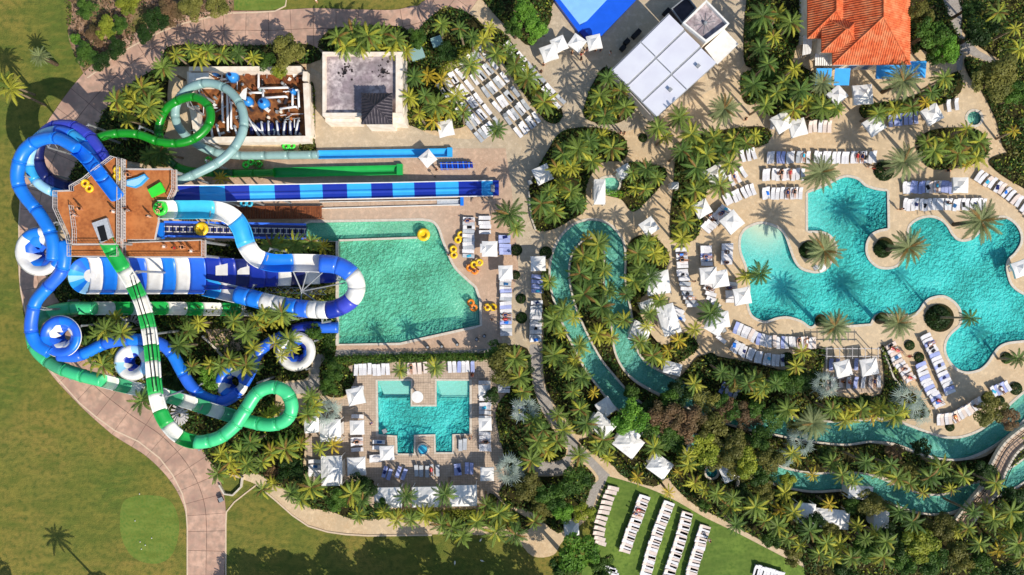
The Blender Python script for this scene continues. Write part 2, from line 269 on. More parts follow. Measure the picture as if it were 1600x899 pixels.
riv = [(1660,560,30),(1640,600,30),(1600,634,30),(1570,663,32),(1540,686,30),(1505,700,32),(1470,700,32),(1435,689,32),(1400,677,32),(1360,673,32),(1320,677,34),(1270,674,30),(1220,665,30),(1170,655,30),(1120,640,30),(1080,622,30),(1045,605,30),(1012,588,30),(990,570,31),(977,545,31),(973,515,31),(969,488,31),(963,460,32),(960,430,31),(961,402,31),(957,380,30),(944,364,28),(926,358,27),(905,363,27),(888,379,27),(877,402,27),(874,430,28),(878,458,28),(888,490,26),(901,520,26),(915,548,26),(930,574,27),(948,597,28),(968,621,30),(997,645,28),(1030,665,28),(1075,690,28),(1130,712,28),(1180,731,28),(1225,746,26),(1270,754,26),(1320,752,26),(1360,757,26),(1400,774,28),(1440,787,28),(1480,787,28),(1515,772,28),(1548,764,26),(1578,750,28),(1610,728,28),(1660,690,28)]
def ribbon(pts):
    c = cr([(p[0], p[1]) for p in pts], False, 4); wd = []
    for i in range(len(pts) - 1):
        for k in range(4): wd.append(pts[i][2] * (1 - k / 4) + pts[i + 1][2] * k / 4)
    wd.append(pts[-1][2]); L = []; Rr = []
    for i, p in enumerate(c):
        a = c[max(0, i - 1)]; b = c[min(len(c) - 1, i + 1)]; t = Vector((b[0] - a[0], b[1] - a[1])).normalized(); h = wd[i] / 2
        L.append((p[0] - t.y * h, p[1] + t.x * h)); Rr.append((p[0] + t.y * h, p[1] - t.x * h))
    return L + Rr[::-1]
def spot(x, y, r, n=24): return [(x + r * math.cos(2 * math.pi * i / n), y + r * math.sin(2 * math.pi * i / n)) for i in range(n)]
POOLS = {'main': ccw(poly(cr(main_px))), 'slide': ccw(poly(cr(slide_px))), 'square': ccw(poly(square_px)), 'river': ccw(poly(ribbon(riv))),
         'spa': ccw(poly(spot(1112, 738, 9))), 'fountain': ccw(poly(spot(1522, 185, 11))), 'spring': ccw(poly(cr([(930,292),(942,280),(960,278),(968,288),(960,300),(940,302)])))}
HOLES = list(POOLS.values())
def depth_main(x, y):
    p = at(1195, 340); d = math.hypot(x - p.x, y - p.y); return min(1.25, max(0.08, 0.08 + (d - 1.8) * 0.085))
def depth_square(x, y): return 0.3 if y > at(0, 620).y else 1.2
def depth_slide(x, y): return 0.6 if y > at(0, 376).y else min(1.1, max(0.35, 0.35 + (at(748, 0).x - x) * .12))
def make_pool(key, wm, fm, dfun, lbl):
    pl = POOLS[key]; b = offset(pl, 0.04)
    N = len(pl); xs = [p[0] for p in pl]; ys = [p[1] for p in pl]; st = 1.0
    gx, gy = np.meshgrid(np.arange(min(xs), max(xs), st), np.arange(min(ys), max(ys), st)); gx = gx.ravel(); gy = gy.ravel(); k = pip(gx, gy, pl)
    a, T = fill(pl, (), list(zip(gx[k], gy[k]))); n = len(a)
    def setd(o): at_ = o.data.attributes.new('depth', 'FLOAT', 'POINT'); at_.data.foreach_set('value', [dfun(v.co.x, v.co.y) for v in o.data.vertices])
    mb = MB(); mb.add([(p[0], p[1], -0.12) for p in a], T); mb.add([(p[0], p[1], -2.2) for p in a], [t[::-1] for t in T])
    mb.add([(p.x if isinstance(p, Vector) else p[0], p[1], z) for z in (-2.2, -0.12) for p in pl], [(i, (i + 1) % N, N + (i + 1) % N, N + i) for i in range(N)])
    o = mb.build(lbl + '_water', wm); o['kind'] = 'structure'; setd(o)
    a, T = fill([tuple(p) for p in b], (), list(zip(gx[k], gy[k])))
    mb = MB(); mb.add([(p[0], p[1], -0.12 - dfun(p[0], p[1])) for p in a], T)
    mb.add([(p[0], p[1], z) for z in (-0.12 - 1.3, -0.02) for p in b], [(i, N + i, N + (i + 1) % N, (i + 1) % N) for i in range(N)])
    o = mb.build(lbl + '_basin', fm); o['kind'] = 'structure'; setd(o)
    mb = MB(); ring(mb, pl, -0.03, 0.36, -0.16, 0.075); o = mb.build(lbl + '_coping', 'coping'); o['kind'] = 'structure'
    mb = MB(); ring(mb, pl, -0.045, -0.02, -0.3, -0.06); o = mb.build(lbl + '_waterline_tile', 'tile_line'); o['kind'] = 'structure'
make_pool('main', 'water', 'plaster', depth_main, 'lagoon_pool')
make_pool('slide', 'watergreen', 'plasterg', depth_slide, 'splash_pool')
make_pool('square', 'water', 'plasters', depth_square, 'square_pool')
make_pool('river', 'waterriver', 'plasterg', lambda x, y: 0.95, 'lazy_river')
make_pool('spring', 'waterriver', 'plasterg', lambda x, y: 0.4, 'small_pond')
make_pool('fountain', 'waterriver', 'plasterg', lambda x, y: 0.4, 'fountain_basin')
make_pool('spa', 'water', 'spa', lambda x, y: 0.7, 'round_spa')
# steps inside pools
def steps(name, lines, z0, dz, m='tile_line', wd=0.12):
    for i, ln in enumerate(lines):
        mb = MB(); pl = poly(ln); ring(mb, pl, -wd, wd, -1.3, z0 - i * dz, False); o = mb.build('pool_step', m); o['kind'] = 'structure'
steps('s', [[(1384 - i * 5, 300 + (2 if i else 0)), (1384 - i * 5, 356)] for i in range(5)], -0.17, 0.2, 'tile_line', 0.05)
steps('s', [[(747 - i * 3.2, 460 + i * 3), (747 - i * 3.2, 505 - i * 3.4), (655 - i * 3, 526 - i * 3.6), (640 - i * 2, 531 - i * 2.2)] for i in range(5)], -0.17, 0.16, 'tile_line', 0.04)
for x0, x1 in ((622, 646), (682, 706)): steps('s', [[(x0, 706 - i * 4), (x1, 706 - i * 4)] for i in range(5)], -0.17, 0.15, 'tile_line', 0.05)
steps('s', [[(592, 619 + i * 3), (641, 619 + i * 3)] for i in range(2)] + [[(683, 619 + i * 3), (733, 619 + i * 3)] for i in range(2)], -0.2, 0.1, 'tile_line', 0.04)
mb = MB(); ring(mb, poly([(529, 376), (655, 371.5)]), -0.15, 0.15, -1.2, 0.12, False); ring(mb, poly([(527.5, 377), (527.5, 540)]), -0.2, 0.2, -1.0, 0.45, False); o = mb.build('pool_divider_wall', 'coping')
tag(o, 'pale kerb wall dividing the tube channel from the big green splash pool', 'wall')
# ------------------------------------------------------------ ground, decks, road
E = 40000
gp = [(-1500, -1500), (1500, -1500), (1500, 1500), (-1500, 1500)]
sheet('golf_lawn', gp, 'grass', 0.0, HOLES)
deck_px = cr([(150,190,'c'),(262,82,'c'),(300,70,'c'),(470,70,'c'),(520,78,'c'),(640,70,'c'),(700,15,'c'),(740,-20,'c'),(760,-300,'c'),(2100,-300,'c'),(2100,1250,'c'),(1360,1250,'c'),(1330,899,'c'),(1275,899),(1262,890),(1200,858),(1150,832),(1100,808),(1060,785),(1025,768),(985,754),(950,744,'c'),(940,770),(928,800),(880,845),(865,867),(832,869),(800,840),(740,836),(675,835),(575,836),(540,834),(512,830),(482,821),(457,804),(430,780),(400,757),(365,745,'c'),(330,730,'c'),(300,690),(240,640),(160,580),(120,545),(100,500),(95,450),(90,380),(100,300),(120,250)], True, 4)
sheet('resort_deck', ccw(poly(deck_px)), 'deck', 0.03, HOLES)
sheet('plaza_paving', ccw(poly(cr([(485,105,'c'),(640,195),(700,215),(750,205),(700,100),(760,40),(840,-40,'c'),(1170,-40,'c'),(1160,60),(1155,110),(1000,200),(910,210),(850,270),(826,300),(836,360),(850,370),(840,420),(850,480),(840,560),(800,560),(770,555),(757,500),(757,330,'c'),(757,232,'c'),(485,236,'c')], True, 4))), 'plaza', 0.036, HOLES)
sheet('slide_pool_paving', ccw(poly([(250,232),(790,232),(800,300),(810,420),(782,540),(758,545),(500,553),(470,553),(470,340),(250,340)])), 'pinkpave', 0.042, HOLES)
sheet('square_pool_paving', ccw(poly([(545,563),(830,563),(800,600),(812,660),(805,760),(780,790),(480,790),(478,640),(550,620)])), 'squarepave', 0.042, HOLES)
sheet('grey_path', ccw(poly(cr([(505,548),(640,550),(768,545),(768,550),(640,556),(530,558),(508,570),(500,600),(480,615),(430,612),(440,600),(480,595),(488,575)], True, 4))), 'graypath', 0.048, HOLES)
sheet('grey_path', ccw(poly(cr([(828,540),(845,545),(846,590),(862,630),(878,655),(902,690),(945,735),(952,745),(935,770),(925,795),(915,790),(925,760),(935,745),(900,712),(880,740),(835,742),(822,735),(835,722),(870,722),(888,705),(870,672),(846,640),(834,600),(830,565)], True, 4))), 'graypath', 0.046, HOLES)
sheet('grey_path', ccw(poly([(1460,-30),(1530,-30),(1510,10),(1502,25),(1503,55),(1530,80),(1560,96),(1610,102),(1610,106),(1560,103),(1520,88),(1505,80),(1503,110),(1495,110),(1492,60),(1480,40)])), 'graypath', 0.046, HOLES)
sheet('lounger_lawn', ccw(poly(cr([(950,744,'c'),(985,754),(1025,768),(1060,785),(1100,808),(1150,832),(1200,858),(1262,890),(1330,925,'c'),(1330,1300,'c'),(900,1300,'c'),(905,930),(922,880),(926,840),(928,800),(940,770)], True, 4))), 'turf', 0.05)
sheet('putting_green', ccw(poly(cr([(190,790),(205,777),(235,774),(262,780),(276,800),(280,830),(270,865),(250,880),(222,878),(200,862),(188,830)], True, 5))), 'green', 0.006)
sheet('dry_shrub_bed', ccw(poly(cr([(98,-200,'c'),(365,-200,'c'),(366,20,'c'),(325,28),(287,37),(250,51),(212,70),(180,88),(150,113),(137,122),(128,110),(112,75),(106,45),(112,10)], True, 4))), 'sand', 0.008)
mb = MB(); ring(mb, poly([(33, 300), (30, 350), (31, 430), (34, 460), (41, 490), (50, 525), (65, 562), (85, 585), (100, 602), (125, 630), (150, 651), (180, 673), (217, 690), (250, 716), (270, 742), (285, 771), (291, 795), (293, 824), (293, 899), (293, 1000)]), -0.1, 0.1, 0.0, 0.09, False)
ring(mb, poly([(353, 1000), (353, 820), (354, 800), (366, 785), (385, 770), (402, 757)]), -0.1, 0.1, 0.0, 0.09, False)
ring(mb, poly([(137, 122), (150, 113), (180, 88), (212, 70), (250, 51), (287, 37), (325, 28), (362, 21), (400, 20), (430, 18), (446, 10), (450, -20)]), -0.1, 0.1, 0.0, 0.09, False)
ring(mb, poly([(402, 758), (430, 781), (457, 805), (482, 822), (512, 831), (540, 835), (575, 837), (675, 836)]), -0.12, 0.12, 0.0, 0.12, False); o = mb.build('kerb', 'kerb'); o['kind'] = 'structure'
# concrete drive: base sheet with real slabs and open joints
drive = [(322,1010,60,1),(322,899,58,1),(323,830,60,1),(318,780,66,1),(296,730,74,1),(255,683,80,1),(200,645,84,1),(145,600,76,1),(95,545,70,1),(68,480,62,1),(58,420,58,1),(58,360,56,1),(66,300,62,1),(88,240,70,1),(118,190,72,1),(165,135,78,1),(225,85,72,1),(290,55,62,1),(350,48,60,1),(420,48,62,1),(490,45,64,1),(560,45,60,1),(630,42,56,1),(690,20,60,1),(730,-30,60,1),(760,-90,60,1)]
dl = cr([(p[0], p[1]) for p in drive], False, 8); wd = []
for i in range(len(drive) - 1):
    for k in range(8): wd.append(drive[i][2] * (1 - k / 8) + drive[i + 1][2] * k / 8)
wd.append(60)
dc = [at(p[0], p[1]) for p in dl]; rows = [[], [], []]
for i, p in enumerate(dc):
    t = (dc[min(len(dc) - 1, i + 1)] - dc[max(0, i - 1)]).normalized(); nrm = Vector((-t.y, t.x, 0)); h = wd[i] * MPP / 2
    for k in range(3): rows[k].append(p + nrm * h * (k - 1))
road = link('drive', None); ORG[road.name] = Vector((0, 0, 0)); road['kind'] = 'structure'
sheet('joint_bed', ccw([tuple(p) for p in rows[0] + rows[2][::-1]]), 'joint', 0.055, HOLES, None, road)
i = 0
while i < len(dc) - 4:
    for k in (0, 1):
        a = rows[k][i:i + 5]; b = rows[k + 1][i:i + 5]; q = a + b[::-1]; c = sum(q, Vector()) / len(q)
        q = [c + (p - c) * (1 - 0.04 / max(0.5, (p - c).length)) for p in q]; mb = MB(); mb.prism([(p.x, p.y) for p in ccw([tuple(p) for p in q]) for p in [Vector(p)]], 0.05, 0.075 + random.uniform(0, 0.006)); mb.build('concrete_slab', 'slab', road)
    i += 4
sheet('lawn_island', ccw(poly(cr([(366,-60,'c'),(366,8),(372,16),(420,16),(440,12),(447,0),(447,-60,'c')], True, 4))), 'green', 0.1)
sheet('lawn_island', ccw(poly(cr([(545,-80,'c'),(556,0),(575,10),(600,14),(640,10),(660,0),(665,-80,'c')], True, 4))), 'grass', 0.1)
# slab area beneath the slides
# planting beds: raised mulch with a kerb, cut by the water
BEDS = {
 'drive': [(150,215),(160,180),(185,150),(225,118),(262,105),(262,150),(262,200),(235,235),(190,240),(155,232)],
 'yard': [(258,78),(290,70),(380,72),(485,70),(485,100),(290,104),(262,104)],
 'villa': [(515,48),(560,42),(632,44),(640,80),(505,80)],
 'east of villa': [(636,85),(660,40),(700,12),(745,30),(755,60),(688,118),(737,192),(638,195)],
 'plaza top': [(745,-30),(868,-30),(862,12),(858,38),(828,72),(800,48),(770,20)],
 'plaza strip': [(762,52),(785,50),(820,95),(850,135),(878,172),(874,190),(860,193),(842,178),(800,120)],
 'plaza round': [(912,182),(918,150),(932,120),(945,105),(958,118),(990,160),(988,178),(965,193),(938,194)],
 'bar': [(1165,10),(1180,-20),(1268,-20),(1262,50),(1245,70),(1240,100),(1255,105),(1300,135),(1312,165),(1305,182),(1270,188),(1200,180),(1190,160),(1172,165),(1160,155),(1157,120),(1175,108),(1162,95)],
 'red roof': [(1424,-20),(1462,-20),(1485,35),(1497,60),(1497,92),(1475,98),(1440,78),(1424,80)],
 'top right': [(1512,-20),(1620,-20),(1620,100),(1562,94),(1506,52),(1504,25)],
 'east path': [(1508,90),(1550,100),(1620,108),(1620,240),(1572,238),(1556,190),(1532,142),(1512,118)],
 'terrace': [(1345,165),(1400,158),(1450,140),(1495,112),(1500,145),(1450,172),(1400,180),(1352,187)],
 'lagoon top': [(1430,228),(1445,208),(1480,200),(1530,205),(1545,235),(1525,255),(1490,264),(1450,262)],
 'lagoon corner': [(1545,250),(1580,238),(1640,240),(1640,310),(1590,290),(1556,268)],
 'bistro': [(827,302),(832,280),(856,235),(880,205),(930,200),(975,215),(976,250),(940,255),(916,290),(915,328),(890,345),(860,360),(835,355)],
 'pond': [(978,255),(1035,262),(1036,285),(1000,325),(985,330),(970,312),(942,303),(972,285)],
 'hedge walk': [(1052,290),(1058,240),(1090,212),(1190,198),(1198,225),(1130,248),(1105,295),(1100,335),(1085,375),(1048,372)],
 'river island': [(903,374),(926,370),(945,378),(948,430),(950,480),(958,520),(962,555),(985,592),(1030,620),(1080,640),(1150,668),(1250,688),(1340,690),(1400,700),(1460,718),(1530,716),(1565,692),(1610,650),(1610,715),(1560,752),(1530,750),(1480,772),(1440,772),(1370,742),(1280,738),(1230,730),(1130,695),(1030,650),(970,600),(930,548),(900,500),(889,450),(888,410)],
 'river east': [(980,390),(990,372),(1015,368),(1038,385),(1045,410),(1018,450),(1000,470),(1004,500),(1035,540),(1070,520),(1090,545),(1040,575),(1000,555),(992,520),(985,470),(976,430)],
 'river west': [(845,430),(862,425),(868,470),(885,520),(905,560),(930,600),(960,640),(940,650),(905,680),(885,655),(855,610),(848,560),(850,500)],
 'square east': [(772,545),(824,545),(832,600),(848,645),(868,678),(885,706),(868,720),(830,720),(800,745),(785,700),(775,640),(800,600),(775,580)],
 'lawn west': [(815,745),(885,742),(903,722),(930,745),(922,765),(912,790),(885,820),(870,832),(830,800),(795,790),(780,770),(795,750)],
 'south': [(365,700),(420,672),(465,648),(478,680),(480,752),(560,752),(585,752),(585,795),(745,795),(765,770),(790,790),(830,815),(815,832),(770,822),(715,824),(640,808),(560,812),(520,800),(480,790),(435,757),(400,740),(365,742),(335,728),(320,700)],
 'slides': [(104,400),(520,388),(524,545),(498,552),(484,575),(478,592),(435,600),(430,640),(410,690),(370,700),(320,700),(290,680),(240,636),(165,575),(125,540),(105,495)],
 'tower north': [(150,232),(200,236),(262,236),(262,262),(185,250),(160,262),(120,300),(95,330),(100,300),(120,258)],
 'hedge': [(508,562),(560,556),(768,552),(768,562),(560,568),(556,590),(540,618),(510,618),(500,590)],
 'pool side': [(504,380),(527,378),(526,545),(505,548)], 'pool side top': [(390,373),(527,378),(527,394),(390,392)],
 'yard side': [(483,140),(492,140),(492,236),(484,236)], 'flume side': [(470,222),(492,222),(492,240),(470,238)],
 'pergola': [(1096,555),(1140,560),(1180,568),(1230,578),(1240,555),(1275,545),(1288,548),(1288,612),(1375,616),(1376,545),(1384,548),(1412,600),(1440,625),(1450,650),(1405,655),(1360,652),(1300,662),(1230,655),(1160,640),(1110,620),(1060,600),(1075,575)],
 'far south': [(1045,745),(1078,728),(1105,705),(1200,745),(1240,762),(1330,766),(1385,775),(1440,802),(1500,803),(1540,790),(1620,740),(1620,960),(1290,960),(1255,880),(1190,845),(1130,812),(1080,785)],
 'cabana row': [(905,690),(925,680),(965,640),(990,650),(1070,695),(1100,712),(1080,728),(1040,748),(1020,760),(975,745),(955,725),(930,710)],
}
beds = []
for bi, (k, pts) in enumerate(BEDS.items()):
    pl = ccw(poly(cr(pts, True, 4))); beds.append(pl)
    a, T = fill(pl, [tuple(map(tuple, offset(h, 0.3))) and offset(h, 0.3) for h in HOLES]); o = link('planting_bed', mesh('planting_bed', [(p[0], p[1], 0.11 + 0.002 * bi) for p in a], T, 'soil')); o['kind'] = 'structure'
for x, y, r in ((1265, 390, 14), (1382, 385, 14), (1468, 497, 22), (1282, 500, 9), (1378, 497, 9), (1130, 175, 10)):
    mb = MB(); mb.prism([tuple(p)[:2] for p in poly(spot(x, y, r))][::-1], 0.04, 0.16); o = mb.build('round_planting_bed', 'soil'); o['kind'] = 'structure'
# ------------------------------------------------------------ slides
def U(r, t=0.07, a=100, n=10):            # open trough section, polygon in (side, up)
    o = [(r * math.sin(R(x)), -r * math.cos(R(x))) for x in np.linspace(-a, a, n)]; i = [((r - t) * math.sin(R(x)), -(r - t) * math.cos(R(x))) for x in np.linspace(a, -a, n)]; return o + i
def TUBE(r, n=14): return [(r * math.cos(2 * math.pi * i / n), r * math.sin(2 * math.pi * i / n)) for i in range(n)]
def WIDE(w2, h, n=9, t=0.08):
    o = [(w2 * math.sin(R(x)), h * (1 - math.cos(R(x)))) for x in np.linspace(-90, 90, n)]; return [(x, y - t) for x, y in o] + [(x * 0.965, y) for x, y in o[::-1]]
def LANES(w2): return [(-w2, -0.1), (w2, -0.1), (w2, 0.45), (w2 - 0.08, 0.45), (w2 - 0.25, 0.08), (0.3, 0.05), (0.07, 0.22), (-0.07, 0.22), (-0.3, 0.05), (-w2 + 0.25, 0.08), (-w2 + 0.08, 0.45), (-w2, 0.45)]
def frame(P, i):
    t = (P[min(len(P) - 1, i + 1)] - P[max(0, i - 1)]).normalized(); s = Vector((t.y, -t.x, 0)).normalized(); return t, s, s.cross(t)
def sweep(P, i0, i1, sec, mb, scale=1.0):
    n = len(sec); v = []
    for i in range(i0, i1 + 1):
        t, s, u = frame(P, i); v += [P[i] + s * a * scale + u * b * scale for a, b in sec]
    f = [(k * n + j, k * n + (j + 1) % n, (k + 1) * n + (j + 1) % n, (k + 1) * n + j) for k in range(i1 - i0) for j in range(n)]
    f += [tuple(range(n))[::-1], tuple((i1 - i0) * n + j for j in range(n))]; mb.add(v, f)
def slide(root, pts, segs, step=0.45, flange=None, smooth=True, cols=None, colstep=9.0, colm='grey', arm=1.2):
    P = cr3([at(*p) for p in pts], step); L = [0.0]
    for i in range(1, len(P)): L.append(L[-1] + (P[i] - P[i - 1]).length)
    i0 = 0; d = 0.0; k = 0; tot = L[-1]
    while i0 < len(P) - 2:
        ln, sec, m = segs[min(k, len(segs) - 1)] if callable(segs) is False else segs(k, d)
        d2 = d + ln; i1 = max(i0 + 1, min(len(P) - 1, next((i for i in range(len(P)) if L[i] >= d2), len(P) - 1)))
        if len(P) - 1 - i1 < 2: i1 = len(P) - 1
        mb = MB(); sweep(P, i0, i1, sec, mb); o = mb.build('slide_segment', m, root)
        for q in o.data.polygons: q.use_smooth = len(q.vertices) == 4 and len(sec) > 12
        if flange:
            mb = MB(); t, s, u = frame(P, i1); fr = [P[i1] - t * 0.05, P[i1] + t * 0.05]; n = len(sec); cx = sum(a for a, b in sec) / n; 
            v = [c + s * a * 1.07 + u * b * 1.07 for c in fr for a, b in sec]; mb.add(v, [(j, (j + 1) % n, n + (j + 1) % n, n + j) for j in range(n)] + [tuple(range(n))[::-1], tuple(range(n, 2 * n))]) if len(sec) < 16 and sec[0][1] == 0 else None
            if mb.v: mb.build('flange', flange if isinstance(flange, str) else m, root)
        i0 = i1; d = L[i1]; k += 1
    if cols:
        x = colstep * 0.6
        while x < tot - 2:
            i = next(j for j in range(len(P)) if L[j] >= x); t, s, u = frame(P, i); p = P[i]; x += colstep
            if p.z < 1.8: continue
            sd = 1 if (int(x) % 2) else -1; b = p + s * sd * arm
            mb = MB(); mb.bar((b.x, b.y, 0), (b.x, b.y, p.z - cols * 0.3), 0.19, 8, 0.15); mb.bar((b.x, b.y, p.z - cols * 0.3), p - u * cols, 0.1); mb.bar((b.x, b.y, p.z - cols - 1.6), p - u * cols, 0.06); mb.bar((b.x, b.y, p.z - cols * .3), p + s * cols * sd, 0.06)
            mb.build('support_column', colm, root)
    return P
def alt(lst, secs=None):
    return lambda k, d: lst[k % len(lst)]
T8 = TUBE(0.86); TS = TUBE(0.62); UO = U(0.95); UR = U(1.3, 0.08, 95, 12); TR = TUBE(1.3, 16); UG = U(1.02); TG = TUBE(0.98)
# blue tube slide with bowls
r = thing('tube_slide', 'bright blue tube slide winding off the tower and through five blue and white bowls', 'water slide', at(40, 300), group='tube slides')
slide(r, [(183, 308, 14.6), (166, 286, 14.5), (149, 264, 14.3), (132, 244, 13.9), (116, 231, 13.1)], alt([(3.2, U(0.95), 'blue')]), cols=1.0, colstep=30)
slide(r, [(122, 234, 12.6), (108, 225, 12.5), (88, 216, 12.2), (62, 219, 11.8), (40, 234, 11.5), (29, 258, 11.2), (28, 285, 10.9), (40, 308, 10.6), (60, 332, 10.3), (76, 358, 10.1), (83, 382, 9.9), (82, 406, 9.7)], alt([(3.4, T8, 'blue')]), flange=True, cols=0.95, colstep=8)
slide(r, [(96, 378, 9.0), (101, 398, 8.9), (96, 425, 8.6), (76, 448, 8.3), (57, 470, 8.1), (50, 495, 7.9), (49, 518, 7.7), (58, 538, 7.4), (78, 551, 7.1)], alt([(3.4, T8, 'blue'), (3.4, T8, 'midblue')]), flange=True, cols=0.95, colstep=7)
slide(r, [(92, 556, 6.4), (118, 557, 6.2), (142, 548, 6.0), (162, 538, 5.9), (190, 532, 5.8), (220, 531, 5.6), (248, 536, 5.4), (268, 552, 5.1), (284, 580, 4.8), (300, 605, 4.5), (322, 622, 4.2), (350, 627, 3.9), (372, 614, 3.7)], alt([(3.2, T8, 'midblue'), (3.2, T8, 'blue')]), flange=True, cols=0.9, colstep=9)
slide(r, [(381, 600, 3.6), (392, 580, 3.4), (401, 556, 3.2), (418, 538, 3.0), (440, 526, 2.8)], alt([(3.0, T8, 'midblue')]), flange=True, cols=0.9)
slide(r, [(458, 516, 1.9), (480, 511, 1.5), (505, 512, 1.2), (528, 512, 0.9)], alt([(3.0, T8, 'deepblue'), (3.0, T8, 'midblue')]), flange=True)
def bowl(root, x, y, z, rad, ring_m, petals, tube=0.62, gap=None, n=8):
    c = at(x, y, z); o = ORG[root.name]
    for k in range(n):
        a0 = 2 * math.pi * k / n; a1 = a0 + 2 * math.pi / n; m = ring_m[k % len(ring_m)]
        prof = [(rad - 0.25, -0.6), (rad + 0.15, -0.35), (rad + 0.25, 0.05), (rad + 0.05, 0.36), (rad - 0.35, 0.45), (rad - 0.8, 0.25), (rad - 1.15, -0.15)]
        mb = MB(); mb.lathe(prof, c, 6, a0, a1); mb.build('bowl_sector', m, root, True)
        # petal: curved leaf reaching inward and down
        am = a0 + math.pi / n; v = []; w2 = 0.42 * 2 * math.pi * rad / n
        for j in range(7):
            t = j / 6; rr = (rad - 0.9) * (1 - t) + 0.75 * t; hw = w2 * math.sin(math.pi * (0.25 + 0.72 * t)) * (0.35 + 0.65 * (1 - t)) + 0.02; tw = 0.35 * t
            for s in (-1, 0, 1):
                ang = am + tw + s * hw / max(rr, 0.8); v.append((c.x + rr * math.cos(ang), c.y + rr * math.sin(ang), c.z - 0.1 - 1.2 * t * t + (0.16 if s == 0 else 0)))
        mb = MB(); mb.add(v, [(j * 3 + i, j * 3 + i + 1, j * 3 + i + 4, j * 3 + i + 3) for j in range(6) for i in (0, 1)]); mb.build('bowl_petal', petals[k % len(petals)], root, True)
    mb = MB(); mb.lathe([(rad - 1.0, -0.1), (rad * 0.6, -1.1), (0.9, -2.0), (0.85, -2.3)], c, 20); mb.build('bowl_funnel', 'midblue', root, True)
    mb = MB(); mb.lathe([(rad + 0.27, 0.0), (rad + 0.36, 0.04), (rad + 0.27, 0.1)], c, 32); mb.build('bowl_rim', 'slidewhite', root, True)
    for k in range(4):
        a = 0.5 + k * math.pi / 2; q = Vector((c.x + (rad + 0.5) * math.cos(a), c.y + (rad + 0.5) * math.sin(a), 0)); mb = MB()
        mb.bar(q, (q.x, q.y, c.z - 0.3), 0.15, 8); mb.bar((q.x, q.y, c.z - 0.5), (c.x + 0.8 * math.cos(a), c.y + 0.8 * math.sin(a), c.z - 2.2), 0.07); mb.build('support_column', 'grey', root)
bowl(r, 62, 393, 8.8, 3.2, ['slidewhite', 'slidewhite', 'blue', 'slidewhite', 'slidewhite'], ['midblue', 'slidewhite', 'blue'])
bowl(r, 95, 526, 7.0, 2.75, ['midblue', 'blue', 'midblue'], ['slidewhite', 'midblue', 'slidewhite'])
bowl(r, 207, 566, 5.6, 2.4, ['slidewhite', 'pale', 'slidewhite'], ['slidewhite', 'deepblue'])
bowl(r, 362, 598, 3.6, 2.2, ['midblue', 'slidewhite', 'blue'], ['slidewhite', 'midblue'])
bowl(r, 462, 549, 2.6, 2.7, ['slidewhite', 'slidewhite', 'slidewhite', 'slidewhite'], ['deepblue', 'midblue'])
# two more blue tubes behind
r = thing('tube_slide', 'indigo and navy tube slide arching outermost behind the tower', 'water slide', at(110, 200), group='tube slides')
slide(r, [(176, 268, 11.6), (164, 250, 11.4), (150, 228, 11.1), (133, 208, 10.8), (108, 197, 10.4), (82, 200, 10.0), (64, 218, 9.6), (58, 245, 9.2), (68, 272, 8.8), (95, 289, 8.4), (125, 295, 8.0)], lambda k, d: (2.6, T8, 'indigo' if d < 14 else 'navy'), flange=True, cols=0.9, colstep=12)
r = thing('tube_slide', 'light blue tube slide arching between the bright blue and indigo tubes', 'water slide', at(130, 225), group='tube slides')
slide(r, [(160, 268, 12.2), (146, 246, 12.0), (128, 222, 11.7), (108, 208, 11.4), (85, 205, 11.0), (62, 214, 10.6), (49, 234, 10.2), (46, 258, 9.8), (56, 282, 9.4), (76, 297, 9.0), (98, 303, 8.6)], lambda k, d: (2.2, TUBE(0.7), ('midblue', 'blue', 'sky')[k % 3] if d < 9 else 'sky' if k % 2 else 'pale'), flange=True, cols=0.8, colstep=12)
# green and teal body slides
r = thing('body_slide', 'translucent green body slide curling once and ending in a straight green flume', 'water slide', at(250, 200))
slide(r, [(150, 217, 9.6), (178, 209, 9.2), (215, 210, 8.6), (250, 222, 8.0), (285, 223, 7.5), (312, 211, 7.1), (328, 190, 6.7), (326, 167, 6.3), (308, 153, 6.0), (286, 154, 5.6), (262, 168, 5.1), (250, 190, 4.6), (249, 216, 4.0), (259, 244, 3.3), (279, 262, 2.4), (310, 269, 1.5), (350, 271, 1.0), (400, 271, 0.8), (428, 270, 0.78)], lambda k, d: (2.6, TS, 'sgreen' if k % 3 or d < 30 else 'dgreen'), flange=True, cols=0.7, colstep=9)
mb = MB(); P = [at(x, 270 - (x - 428) * 0.022, 0.78) for x in np.linspace(428, 622, 12)]; sweep(P, 0, 11, U(0.76, 0.1, 88), mb); mb.build('flume', 'pgreen', r)
mb = MB(); mb.box(at(625, 265.5, 0.4), (0.9, 1.7, 0.8)); mb.build('flume_end', 'pgreen', r)
r = thing('body_slide', 'grey green translucent body slide making a wide loop over the pump yard', 'water slide', at(330, 190))
slide(r, [(262, 290, 9.6), (285, 281, 9.2), (312, 269, 8.8), (342, 253, 8.3), (366, 231, 7.8), (380, 202, 7.3), (378, 170, 6.8), (358, 142, 6.3), (326, 130, 5.8), (295, 139, 5.3), (276, 162, 4.8), (275, 188, 4.3), (288, 210, 3.7), (312, 228, 2.9), (340, 239, 2.1), (375, 243, 1.3), (420, 243, 0.9), (497, 242, 0.75)], alt([(3.4, TUBE(0.64), 'teal')]), flange=True, cols=0.7, colstep=10)
mb = MB(); P = [at(x, 242 - (x - 497) * 0.016, 0.72) for x in np.linspace(497, 700, 12)]; sweep(P, 0, 11, U(0.68, 0.1, 88), mb); mb.build('flume', 'sky', r)
mb = MB(); mb.box(at(703, 238.5, 0.4), (0.8, 1.4, 0.75)); mb.build('flume_end', 'sky', r)
